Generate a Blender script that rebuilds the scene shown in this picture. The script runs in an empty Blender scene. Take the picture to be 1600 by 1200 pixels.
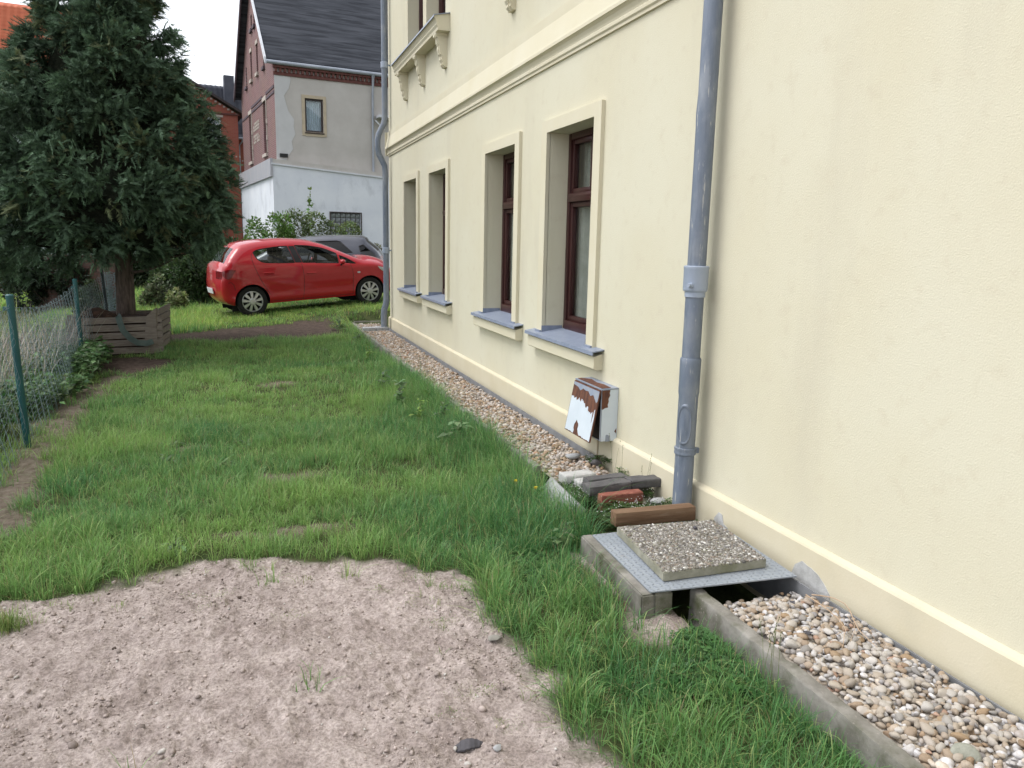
import bpy, bmesh, math
import numpy as np
from mathutils import Vector, Matrix, geometry

rng = np.random.default_rng(11)
sc = bpy.context.scene
COL = sc.collection

# ------------------------------------------------------------------ camera
# x: into the house wall (wall plane x=0), y: along the wall away from the camera, z: up (0 = gravel level)
RM = np.array([[0.94545509, -0.03983183, 0.32330804],
               [-0.3251186, -0.17726704, 0.92891027],
               [0.02031166, -0.98335641, -0.1805481]])
CP = np.array([-2.54, 0.0, 1.6])
cam_d = bpy.data.cameras.new('camera')
cam_d.sensor_width = 36.0
cam_d.lens = 27.0
cam_d.clip_start = 0.05
cam_d.clip_end = 2000
cam = bpy.data.objects.new('camera', cam_d)
COL.objects.link(cam)
mw = Matrix.Identity(4)
for i in range(3):
    mw[i][0] = RM[i, 0]; mw[i][1] = -RM[i, 1]; mw[i][2] = -RM[i, 2]; mw[i][3] = CP[i]
cam.matrix_world = mw
sc.camera = cam

# ------------------------------------------------------------------ world, sun, exposure
SUN = Vector((-0.48, 0.12, 0.87)).normalized()
world = bpy.data.worlds.new('World')
sc.world = world
world.use_nodes = True
wn = world.node_tree
wn.nodes.clear()
wo = wn.nodes.new('ShaderNodeOutputWorld')
wb = wn.nodes.new('ShaderNodeBackground')
wb.inputs['Strength'].default_value = 0.15
ws = wn.nodes.new('ShaderNodeTexSky')
ws.sky_type = 'NISHITA'
ws.sun_disc = False
ws.sun_elevation = math.asin(SUN.z)
ws.sun_rotation = math.atan2(SUN.x, SUN.y)
ws.air_density = 1.0
ws.dust_density = 2.0
ws.ozone_density = 1.0
wh = wn.nodes.new('ShaderNodeHueSaturation')
wh.inputs['Saturation'].default_value = 0.22
wn.links.new(ws.outputs[0], wh.inputs['Color'])
wn.links.new(wh.outputs[0], wb.inputs['Color'])
wn.links.new(wb.outputs[0], wo.inputs['Surface'])

sd = bpy.data.lights.new('sun', 'SUN')
sd.energy = 0.7
sd.angle = math.radians(28)
sd.color = (1.0, 0.98, 0.95)
so = bpy.data.objects.new('sun', sd)
so.rotation_euler = SUN.to_track_quat('Z', 'Y').to_euler()
so.location = (-8, 6, 14)
COL.objects.link(so)

vs = sc.view_settings
vs.view_transform = 'Standard'
vs.look = 'None'
vs.exposure = 1.08
vs.gamma = 1.0
vs.use_curve_mapping = False
sc.cycles.max_bounces = 6
sc.cycles.transparent_max_bounces = 12
sc.cycles.use_denoising = True


# ------------------------------------------------------------------ point helpers
def ray(px, py):
    return RM @ np.array([px - 800.0, py - 600.0, 1200.0])


def G(px, py, z=0.0):
    r = ray(px, py)
    return CP + (z - CP[2]) / r[2] * r


def DEP(px, py, d):
    return CP + RM @ np.array([(px - 800) / 1200 * d, (py - 600) / 1200 * d, d])


# ------------------------------------------------------------------ noise (numpy)
def _h(ix, iy, s):
    v = np.sin(ix * 127.1 + iy * 311.7 + s * 74.7) * 43758.5453
    return v - np.floor(v)


def vnoise(x, y, s=0):
    x = np.asarray(x, float); y = np.asarray(y, float)
    ix = np.floor(x); iy = np.floor(y)
    fx = x - ix; fy = y - iy
    fx = fx * fx * fx * (fx * (fx * 6 - 15) + 10); fy = fy * fy * fy * (fy * (fy * 6 - 15) + 10)
    a = _h(ix, iy, s); b = _h(ix + 1, iy, s); c = _h(ix, iy + 1, s); d = _h(ix + 1, iy + 1, s)
    return (a * (1 - fx) + b * fx) * (1 - fy) + (c * (1 - fx) + d * fx) * fy


def fbm(x, y, s=0, o=4):
    t = 0.0; a = 0.5; x = np.asarray(x, float); y = np.asarray(y, float)
    for i in range(o):
        t = t + a * (vnoise(x, y, s + i) - 0.5) * 2
        x, y = (x * 1.6 + y * 1.2) + 3.1, (y * 1.6 - x * 1.2) + 7.7
        a *= 0.5
    return t


def sstep(a, b, x):
    t = np.clip((np.asarray(x, float) - a) / (b - a), 0, 1)
    return t * t * (3 - 2 * t)


# ------------------------------------------------------------------ materials
def mat(name, base, rough=0.75, metal=0.0, spec=0.4, var=None, vscale=4.0, vdet=6, vlo=0.35, vhi=0.65,
        layers=(), bump=0.0, bscale=60.0, bdet=5, bdist=0.01, attr=None, trans=0.0, coat=0.0, stretch=(1, 1, 1),
        objrand=None, emit=None):
    m = bpy.data.materials.new(name)
    m.use_nodes = True
    nt = m.node_tree
    N = nt.nodes; L = nt.links
    bs = N['Principled BSDF']
    bs.inputs['Roughness'].default_value = rough
    bs.inputs['Metallic'].default_value = metal
    bs.inputs['Specular IOR Level'].default_value = spec
    bs.inputs['Coat Weight'].default_value = coat
    bs.inputs['Coat Roughness'].default_value = 0.04
    tc = N.new('ShaderNodeTexCoord')

    def noise(scale, det, st=(1, 1, 1), rough_=0.6):
        mp = N.new('ShaderNodeMapping')
        mp.inputs['Scale'].default_value = st
        L.new(tc.outputs['Object'], mp.inputs['Vector'])
        t = N.new('ShaderNodeTexNoise')
        t.inputs['Scale'].default_value = scale
        t.inputs['Detail'].default_value = det
        t.inputs['Roughness'].default_value = rough_
        L.new(mp.outputs[0], t.inputs['Vector'])
        return t.outputs['Fac']

    def ramp(fac, lo, hi):
        r = N.new('ShaderNodeMapRange')
        r.inputs['From Min'].default_value = lo
        r.inputs['From Max'].default_value = hi
        L.new(fac, r.inputs['Value'])
        return r.outputs[0]

    def mix(fac, a, b, mode='MIX'):
        x = N.new('ShaderNodeMix')
        x.data_type = 'RGBA'
        x.blend_type = mode
        for sock, v in ((x.inputs['Factor'], fac), (x.inputs['A'], a), (x.inputs['B'], b)):
            pass
        if isinstance(fac, (int, float)):
            x.inputs[0].default_value = fac
        else:
            L.new(fac, x.inputs[0])
        for idx, v in ((6, a), (7, b)):
            if isinstance(v, tuple):
                x.inputs[idx].default_value = (*v, 1) if len(v) == 3 else v
            else:
                L.new(v, x.inputs[idx])
        return x.outputs[2]

    cur = tuple(base)
    if attr:
        a = N.new('ShaderNodeAttribute')
        a.attribute_name = attr
        cur = a.outputs['Color']
    if objrand:
        oi = N.new('ShaderNodeObjectInfo')
        cr = N.new('ShaderNodeValToRGB')
        els = cr.color_ramp.elements
        while len(els) < len(objrand):
            els.new(0.5)
        for i, c in enumerate(objrand):
            els[i].position = i / max(1, len(objrand) - 1)
            els[i].color = (*c, 1)
        L.new(oi.outputs['Random'], cr.inputs[0])
        cur = cr.outputs[0]
    if var is not None:
        f = ramp(noise(vscale, vdet, stretch), vlo, vhi)
        if attr or objrand:
            cur = mix(f, cur, mix(1.0, cur, tuple(var), 'MULTIPLY'))
        else:
            cur = mix(f, cur, tuple(var))
    for (c, s, lo, hi, st) in layers:
        cur = mix(ramp(noise(s, 8, st), lo, hi), cur, tuple(c))
    if isinstance(cur, tuple):
        bs.inputs['Base Color'].default_value = (*cur, 1)
    else:
        L.new(cur, bs.inputs['Base Color'])
    if bump > 0:
        b = N.new('ShaderNodeBump')
        b.inputs['Strength'].default_value = bump
        b.inputs['Distance'].default_value = bdist
        L.new(noise(bscale, bdet, stretch), b.inputs['Height'])
        L.new(b.outputs[0], bs.inputs['Normal'])
    if trans > 0:
        out = N['Material Output']
        tl = N.new('ShaderNodeBsdfTranslucent')
        if isinstance(cur, tuple):
            tl.inputs['Color'].default_value = (*cur, 1)
        else:
            L.new(cur, tl.inputs['Color'])
        ms = N.new('ShaderNodeMixShader')
        ms.inputs[0].default_value = trans
        L.new(bs.outputs[0], ms.inputs[1]); L.new(tl.outputs[0], ms.inputs[2])
        L.new(ms.outputs[0], out.inputs['Surface'])
    return m


def glass_mat(name, tint=(0.96, 0.98, 0.97), ior=1.5):
    m = bpy.data.materials.new(name)
    m.use_nodes = True
    N = m.node_tree.nodes; L = m.node_tree.links
    N.remove(N['Principled BSDF'])
    fr = N.new('ShaderNodeFresnel'); ge = N.new('ShaderNodeNewGeometry'); ma = N.new('ShaderNodeMath'); ma.operation = 'MULTIPLY_ADD'
    ma.inputs[1].default_value = 1 / ior - ior; ma.inputs[2].default_value = ior      # same reflectance from either side of the sheet
    L.new(ge.outputs['Backfacing'], ma.inputs[0]); L.new(ma.outputs[0], fr.inputs[0])
    tr = N.new('ShaderNodeBsdfTransparent'); tr.inputs[0].default_value = (*tint, 1)
    gl = N.new('ShaderNodeBsdfGlossy'); gl.inputs['Roughness'].default_value = 0.02
    ms = N.new('ShaderNodeMixShader')
    L.new(fr.outputs[0], ms.inputs[0]); L.new(tr.outputs[0], ms.inputs[1]); L.new(gl.outputs[0], ms.inputs[2])
    L.new(ms.outputs[0], N['Material Output'].inputs['Surface'])
    return m


def inner_dark(m):
    N = m.node_tree.nodes; L = m.node_tree.links
    out = N['Material Output']; src = out.inputs['Surface'].links[0].from_socket
    g = N.new('ShaderNodeNewGeometry'); d = N.new('ShaderNodeBsdfDiffuse'); d.inputs[0].default_value = (.02, .02, .022, 1)
    ms = N.new('ShaderNodeMixShader')
    L.new(g.outputs['Backfacing'], ms.inputs[0]); L.new(src, ms.inputs[1]); L.new(d.outputs[0], ms.inputs[2]); L.new(ms.outputs[0], out.inputs['Surface'])


def brick_mat(name, c1, c2, mortar, scale=1.0, axis='YZ', bw=0.25, bh=0.075, mort=0.012, layers=()):
    m = bpy.data.materials.new(name)
    m.use_nodes = True
    N = m.node_tree.nodes; L = m.node_tree.links
    bs = N['Principled BSDF']; bs.inputs['Roughness'].default_value = 0.85
    bs.inputs['Specular IOR Level'].default_value = 0.2
    tc = N.new('ShaderNodeTexCoord'); sx = N.new('ShaderNodeSeparateXYZ'); cb = N.new('ShaderNodeCombineXYZ')
    L.new(tc.outputs['Object'], sx.inputs[0])
    L.new(sx.outputs[axis[0]], cb.inputs[0]); L.new(sx.outputs[axis[1]], cb.inputs[1])
    b = N.new('ShaderNodeTexBrick')
    b.inputs['Scale'].default_value = 1.0
    b.inputs['Brick Width'].default_value = bw; b.inputs['Row Height'].default_value = bh
    b.inputs['Mortar Size'].default_value = mort
    b.inputs['Color1'].default_value = (*c1, 1); b.inputs['Color2'].default_value = (*c2, 1)
    b.inputs['Mortar'].default_value = (*mortar, 1)
    L.new(cb.outputs[0], b.inputs['Vector'])
    t = N.new('ShaderNodeTexNoise'); t.inputs['Scale'].default_value = 1.3; t.inputs['Detail'].default_value = 8
    L.new(tc.outputs['Object'], t.inputs['Vector'])
    x = N.new('ShaderNodeMix'); x.data_type = 'RGBA'; x.blend_type = 'MULTIPLY'
    x.inputs[0].default_value = 0.5
    L.new(b.outputs[0], x.inputs[6]); L.new(t.outputs['Color'], x.inputs[7])
    x2 = N.new('ShaderNodeMix'); x2.data_type = 'RGBA'; x2.inputs[0].default_value = 0.6
    L.new(x.outputs[2], x2.inputs[6]); L.new(b.outputs[0], x2.inputs[7])
    L.new(x2.outputs[2], bs.inputs['Base Color'])
    bp = N.new('ShaderNodeBump'); bp.inputs['Strength'].default_value = 0.3
    L.new(b.outputs['Fac'], bp.inputs['Height']); bp.invert = True
    L.new(bp.outputs[0], bs.inputs['Normal'])
    return m


MT = {}
MT['render'] = mat('cream_render', (0.595, 0.555, 0.418), rough=0.9, spec=0.15, var=(0.62, 0.592, 0.468), vscale=0.7, vdet=8,
                   layers=[((0.525, 0.488, 0.385), 1.1, 0.54, 0.86, (1.5, 1.5, 0.35)), ((0.565, 0.52, 0.40), 9.0, 0.55, 0.8, (1, 1, 1))],
                   bump=0.42, bscale=130, bdet=6, bdist=0.005)
MT['trim'] = mat('cream_trim', (0.605, 0.558, 0.415), rough=0.85, spec=0.15, var=(0.63, 0.59, 0.46), vscale=2.0,
                 layers=[((0.58, 0.52, 0.38), 1.6, 0.62, 0.95, (1, 1, 1))], bump=0.25, bscale=120, bdist=0.003)
MT['plinth'] = mat('cream_plinth', (0.565, 0.51, 0.37), rough=0.85, spec=0.15, var=(0.60, 0.55, 0.42), vscale=2.5,
                   layers=[((0.52, 0.48, 0.37), 2.2, 0.60, 0.85, (1, 1, 1))], bump=0.3, bscale=90, bdist=0.004)
MT['patch'] = mat('grey_patch', (0.36, 0.36, 0.35), rough=0.9, var=(0.48, 0.48, 0.47), vscale=20, bump=0.4, bscale=90)
MT['zinc'] = mat('zinc_paint', (0.19, 0.225, 0.30), rough=0.40, spec=0.5, var=(0.24, 0.275, 0.35), vscale=5, stretch=(3, 3, 0.5),
                 layers=[((0.36, 0.40, 0.46), 14.0, 0.66, 0.80, (2, 2, 0.4))], bump=0.06, bscale=12)
MT['pipe'] = mat('pipe_paint', (0.125, 0.155, 0.205), rough=0.45, spec=0.5, var=(0.16, 0.19, 0.245), vscale=6, stretch=(3, 3, 0.6),
                 layers=[((0.21, 0.235, 0.275), 6.0, 0.48, 0.64, (1, 1, .5)), ((0.085, 0.108, 0.145), 9.0, 0.58, 0.80, (2, 2, .25)), ((0.42, 0.42, 0.40), 30.0, 0.62, 0.68, (2, 2, 0.2))], bump=0.08, bscale=10)
MT['pipe_new'] = mat('plastic_collar', (0.30, 0.35, 0.44), rough=0.4, var=(0.34, 0.39, 0.48), vscale=7)
MT['mahogany'] = mat('mahogany_frame', (0.034, 0.009, 0.009), rough=0.35, spec=0.4, var=(0.048, 0.014, 0.013), vscale=9, stretch=(1, 1, 0.1))
MT['glass'] = glass_mat('window_glass')
MT['curtain'] = mat('curtain', (0.17, 0.178, 0.165), rough=0.95, var=(0.23, 0.24, 0.225), vscale=8)
MT['room'] = mat('room_plaster', (0.45, 0.43, 0.4), rough=0.95, var=(0.4, 0.39, 0.36), vscale=3)
MT['roof_dark'] = mat('dark_roofing', (0.034, 0.038, 0.047), rough=0.85, spec=0.2, var=(0.062, 0.067, 0.08), vscale=1.2, stretch=(0.35, 3, 3),
                      layers=[((0.022, 0.025, 0.032), 1.6, 0.48, 0.60, (0.35, 4, 4))], bump=0.4, bscale=14)
MT['membrane'] = mat('membrane', (0.16, 0.165, 0.175), rough=0.7, var=(0.22, 0.225, 0.235), vscale=9, layers=[((0.3, 0.28, 0.25), 6, 0.62, 0.8, (1, 1, 1))])
MT['concrete'] = mat('weathered_concrete', (0.165, 0.155, 0.135), rough=0.92, spec=0.2, var=(0.29, 0.275, 0.25), vscale=9,
                     layers=[((0.075, 0.08, 0.045), 4.0, 0.50, 0.68, (1, 1, 1)), ((0.36, 0.32, 0.29), 60, 0.62, 0.75, (1, 1, 1))], bump=0.5, bscale=130, bdist=0.004)
MT['concrete_pale'] = mat('pale_concrete', (0.29, 0.295, 0.30), rough=0.9, var=(0.38, 0.385, 0.39), vscale=8,
                          layers=[((0.25, 0.25, 0.22), 7, 0.58, 0.8, (1, 1, 1))], bump=0.5, bscale=90, bdist=0.004)
MT['steel'] = mat('galvanised_tread', (0.30, 0.335, 0.385), rough=0.5, metal=0.35, var=(0.38, 0.415, 0.465), vscale=6,
                  layers=[((0.23, 0.20, 0.17), 8, 0.62, 0.82, (1, 1, 1))], bump=0.1, bscale=30)
MT['pebble_attr'] = mat('pebbles', (0.5, 0.5, 0.5), rough=0.75, spec=0.3, attr='Col', var=(0.72, 0.68, 0.62), vscale=45, vdet=4, bump=0.3, bscale=160, bdist=0.003)
MT['pebble_obj'] = mat('pebble_single', (0.5, 0.5, 0.5), rough=0.75, spec=0.3,
                       objrand=[(0.50, 0.49, 0.475), (0.33, 0.245, 0.17), (0.58, 0.57, 0.56), (0.42, 0.36, 0.29), (0.27, 0.265, 0.265), (0.48, 0.455, 0.42), (0.35, 0.25, 0.155), (0.60, 0.59, 0.585), (0.44, 0.39, 0.33), (0.53, 0.515, 0.495)],
                       var=(0.70, 0.64, 0.56), vscale=35, vdet=5, bump=0.35, bscale=120, bdist=0.003)
MT['clod'] = mat('soil_crumb', (0.3, 0.25, 0.22), rough=0.95, spec=0.1, attr='Col', var=(0.75, 0.72, 0.7), vscale=60)
MT['grass'] = mat('grass_blade', (0.08, 0.14, 0.04), rough=0.42, spec=0.45, attr='Col', trans=0.48)
MT['leaf'] = mat('leaf', (0.06, 0.12, 0.04), rough=0.5, spec=0.35, attr='Col', trans=0.28)
MT['conifer'] = mat('conifer_spray', (0.04, 0.06, 0.045), rough=0.7, spec=0.2, attr='Col', trans=0.12)
MT['bark'] = mat('bark', (0.055, 0.042, 0.035), rough=0.95, var=(0.13, 0.10, 0.085), vscale=16, stretch=(2, 2, 0.35), bump=0.9, bscale=30, bdist=0.02)
MT['oldwood'] = mat('grey_weathered_wood', (0.15, 0.125, 0.105), rough=0.9, var=(0.23, 0.20, 0.175), vscale=9, stretch=(0.6, 4, 8),
                    layers=[((0.075, 0.07, 0.05), 5, 0.58, 0.8, (1, 1, 2))], bump=0.4, bscale=40)
MT['beam'] = mat('brown_beam', (0.125, 0.068, 0.036), rough=0.8, var=(0.20, 0.125, 0.075), vscale=7, stretch=(0.5, 6, 6),
                 layers=[((0.26, 0.21, 0.16), 6, 0.6, 0.85, (0.6, 3, 3))], bump=0.3, bscale=30)
MT['slate_brick'] = mat('charcoal_brick', (0.075, 0.072, 0.075), rough=0.85, var=(0.12, 0.115, 0.115), vscale=14, bump=0.5, bscale=60)
MT['red_brick'] = mat('red_brick', (0.20, 0.062, 0.045), rough=0.9, var=(0.29, 0.11, 0.08), vscale=14, bump=0.6, bscale=60)
MT['white_brick'] = mat('white_brick', (0.40, 0.395, 0.385), rough=0.9, var=(0.50, 0.495, 0.48), vscale=12, layers=[((0.28, 0.27, 0.24), 9, 0.55, 0.75, (1, 1, 1))], bump=0.5, bscale=60)
MT['fence_green'] = mat('green_post_paint', (0.010, 0.068, 0.076), rough=0.4, var=(0.016, 0.09, 0.095), vscale=5)
MT['fence_dark'] = mat('dark_post_paint', (0.01, 0.022, 0.03), rough=0.5, var=(0.02, 0.035, 0.045), vscale=5)
MT['wire'] = mat('fence_wire', (0.14, 0.20, 0.22), rough=0.45, metal=0.3, var=(0.2, 0.27, 0.29), vscale=9)
MT['straw'] = mat('straw', (0.4, 0.34, 0.22), rough=0.7, attr='Col', trans=0.15)
MT['cloth'] = mat('green_strap', (0.06, 0.085, 0.08), rough=0.95, var=(0.09, 0.12, 0.11), vscale=12)
MT['mulch'] = mat('mulch', (0.030, 0.021, 0.017), rough=0.95, var=(0.085, 0.045, 0.03), vscale=18, bump=1.0, bscale=30, bdist=0.03)
MT['carred'] = mat('red_car_paint', (0.44, 0.006, 0.016), rough=0.45, spec=0.3, coat=1.0)
MT['cargrey'] = mat('grey_car_paint', (0.05, 0.054, 0.072), rough=0.35, metal=0.3, coat=1.0)
inner_dark(MT['carred']); inner_dark(MT['cargrey'])
MT['tyre'] = mat('tyre', (0.012, 0.012, 0.013), rough=0.85, var=(0.02, 0.02, 0.02), vscale=20)
MT['rim'] = mat('silver_rim', (0.55, 0.56, 0.57), rough=0.3, metal=0.6)
MT['black'] = mat('black_trim', (0.012, 0.012, 0.013), rough=0.45)
MT['cabin'] = mat('car_interior', (0.03, 0.03, 0.033), rough=0.9)
MT['carglass'] = glass_mat('car_glass', (0.82, 0.86, 0.85), 1.6)
MT['darkglass'] = glass_mat('tinted_glass', (0.10, 0.10, 0.11), 1.55)
MT['taillight'] = mat('tail_light', (0.16, 0.002, 0.005), rough=0.25, spec=0.4, coat=0.3)
MT['white_paint'] = mat('white_paint', (0.72, 0.74, 0.76), rough=0.4, var=(0.66, 0.68, 0.7), vscale=5)
MT['box_paint'] = mat('flaking_white_enamel', (0.60, 0.66, 0.72), rough=0.35, spec=0.5, var=(0.55, 0.61, 0.67), vscale=6)
MT['rust'] = mat('rust', (0.075, 0.033, 0.024), rough=0.95, var=(0.16, 0.068, 0.038), vscale=16, stretch=(2, 2, 0.5), layers=[((0.07, 0.035, 0.03), 12, 0.55, 0.7, (1, 1, 1))], bump=0.5, bscale=70)
MT['primer'] = mat('grey_primer', (0.22, 0.26, 0.34), rough=0.6, var=(0.3, 0.32, 0.36), vscale=14)
MT['stucco_grey'] = mat('old_grey_stucco', (0.45, 0.425, 0.395), rough=0.95, spec=0.1, var=(0.53, 0.505, 0.475), vscale=0.9,
                        layers=[((0.40, 0.35, 0.30), 1.2, 0.6, 0.85, (1, 1, 0.5))], bump=0.3, bscale=20)
MT['stucco_pale'] = mat('pale_patch_stucco', (0.51, 0.51, 0.51), rough=0.95, var=(0.55, 0.55, 0.55), vscale=2)
MT['annex'] = mat('whitewashed_stucco', (0.64, 0.67, 0.73), rough=0.95, spec=0.1, var=(0.73, 0.755, 0.80), vscale=0.8, vdet=9,
                  layers=[((0.50, 0.52, 0.56), 1.6, 0.56, 0.75, (1, 1, 0.6))], bump=0.3, bscale=14)
MT['fascia'] = mat('grey_fascia', (0.33, 0.35, 0.39), rough=0.6, var=(0.42, 0.40, 0.42), vscale=1.3, stretch=(3, 3, 0.5))
MT['metal_white'] = mat('white_metal_trim', (0.62, 0.64, 0.68), rough=0.4, var=(0.55, 0.57, 0.6), vscale=3)
MT['zinc_far'] = mat('weathered_zinc', (0.38, 0.41, 0.46), rough=0.45, metal=0.3, var=(0.3, 0.33, 0.38), vscale=3)
MT['gable_brick'] = brick_mat('gable_brick', (0.205, 0.105, 0.102), (0.25, 0.135, 0.128), (0.28, 0.22, 0.215), axis='YZ')
MT['cornice_brick'] = mat('cornice_brick', (0.10, 0.038, 0.034), rough=0.9, var=(0.16, 0.065, 0.055), vscale=9)
MT['band_dark'] = mat('dark_band_brick', (0.085, 0.065, 0.08), rough=0.9, var=(0.12, 0.095, 0.11), vscale=9)
MT['stone_pale'] = mat('pale_stone', (0.50, 0.45, 0.40), rough=0.9, var=(0.42, 0.37, 0.33), vscale=7)
MT['frame_cream'] = mat('cream_frame', (0.5, 0.42, 0.30), rough=0.8, var=(0.42, 0.36, 0.27), vscale=6)
MT['frame_dark'] = mat('dark_brown_frame', (0.035, 0.025, 0.025), rough=0.5, var=(0.05, 0.035, 0.033), vscale=6)
MT['dark_glass'] = mat('dark_window', (0.02, 0.018, 0.02), rough=0.15, spec=0.5)
MT['blue_curtain'] = mat('blue_grey_curtain', (0.40, 0.46, 0.54), rough=0.9, var=(0.52, 0.58, 0.66), vscale=6, stretch=(8, 8, 0.3))
MT['orange_brick'] = brick_mat('orange_brick', (0.33, 0.095, 0.065), (0.37, 0.115, 0.08), (0.33, 0.14, 0.105), axis='XZ')
MT['slate_tile'] = mat('anthracite_tile', (0.05, 0.055, 0.075), rough=0.45, var=(0.075, 0.08, 0.10), vscale=2)
MT['orange_tile'] = mat('orange_tile', (0.52, 0.135, 0.065), rough=0.7, var=(0.58, 0.17, 0.085), vscale=1.2, layers=[((0.42, 0.10, 0.06), 3, 0.55, 0.8, (1, 1, 1))])
MT['mint'] = mat('mint_render', (0.55, 0.66, 0.62), rough=0.9, var=(0.6, 0.7, 0.66), vscale=1)
MT['garden_brick'] = mat('garden_brick', (0.2, 0.09, 0.07), rough=0.9, objrand=[(0.11, 0.06, 0.05), (0.15, 0.085, 0.07), (0.09, 0.055, 0.048), (0.13, 0.08, 0.066)], var=(0.7, 0.7, 0.7), vscale=12, bump=0.4, bscale=40)
MT['mortar'] = mat('mortar', (0.12, 0.10, 0.09), rough=0.95, var=(0.09, 0.08, 0.07), vscale=5)
MT['blockglass'] = mat('glass_block', (0.10, 0.115, 0.125), rough=0.12, spec=0.7, var=(0.22, 0.24, 0.25), vscale=4, objrand=None, bump=0.25, bscale=9, bdist=0.02)
MT['yellow'] = mat('dandelion_yellow', (0.85, 0.66, 0.03), rough=0.7)
MT['stonegreen'] = mat('mossy_stone', (0.20, 0.21, 0.17), rough=0.9, var=(0.33, 0.33, 0.28), vscale=18, layers=[((0.12, 0.15, 0.09), 9, 0.55, 0.7, (1, 1, 1))], bump=0.6, bscale=60)
MT['twig'] = mat('dry_twig', (0.46, 0.34, 0.24), rough=0.85, var=(0.38, 0.27, 0.18), vscale=20)
MT['deadleaf'] = mat('dead_leaf', (0.05, 0.048, 0.055), rough=0.7, var=(0.08, 0.075, 0.085), vscale=30)
MT['aggregate'] = mat('slab_aggregate', (0.3, 0.3, 0.3), rough=0.8, attr='Col', var=(0.75, 0.74, 0.68), vscale=50)
MT['slab'] = mat('slab_concrete', (0.20, 0.195, 0.15), rough=0.95, var=(0.31, 0.30, 0.24), vscale=14, layers=[((0.17, 0.17, 0.10), 6, 0.5, 0.7, (1, 1, 1))], bump=0.6, bscale=110, bdist=0.004)


# ------------------------------------------------------------------ object helpers
WM = {}


def tag(o, label=None, cat=None, group=None, kind=None):
    if label: o['label'] = label
    if cat: o['category'] = cat
    if group: o['group'] = group
    if kind: o['kind'] = kind
    return o


def thing(name, label, cat, loc=(0, 0, 0), mw_=None, group=None):
    o = bpy.data.objects.new(name, None)
    o.empty_display_size = 0.1
    COL.objects.link(o)
    m = mw_ if mw_ is not None else Matrix.Translation(Vector([float(v) for v in loc]))
    o.matrix_world = m
    WM[o] = m
    return tag(o, label, cat, group)


def link(name, me, parent=None, local=False):
    o = bpy.data.objects.new(name, me)
    COL.objects.link(o)
    if parent is not None:
        o.parent = parent
        if not local:
            pm = WM.get(parent)
            if pm is not None:
                o.matrix_parent_inverse = pm.inverted()
    return o


def setmat(me, mats):
    for m in (mats if isinstance(mats, (list, tuple)) else [mats]):
        me.materials.append(MT[m] if isinstance(m, str) else m)


def tri_mesh(name, V, F, mats, C=None, smooth=False, mi=None):
    V = np.ascontiguousarray(V, np.float32); F = np.ascontiguousarray(F, np.int32)
    me = bpy.data.meshes.new(name)
    n = len(F); k = F.shape[1]
    me.vertices.add(len(V)); me.vertices.foreach_set('co', V.ravel())
    me.loops.add(n * k); me.loops.foreach_set('vertex_index', F.ravel())
    me.polygons.add(n); me.polygons.foreach_set('loop_start', np.arange(0, n * k, k, dtype=np.int32))
    if smooth:
        me.polygons.foreach_set('use_smooth', np.ones(n, bool))
    if mi is not None:
        me.polygons.foreach_set('material_index', np.asarray(mi, np.int32))
    if C is not None:
        a = me.color_attributes.new('Col', 'FLOAT_COLOR', 'POINT')
        c4 = np.ones((len(V), 4), np.float32); c4[:, :3] = C
        a.data.foreach_set('color', c4.ravel())
    setmat(me, mats)
    me.update()
    me.validate()
    return me


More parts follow.
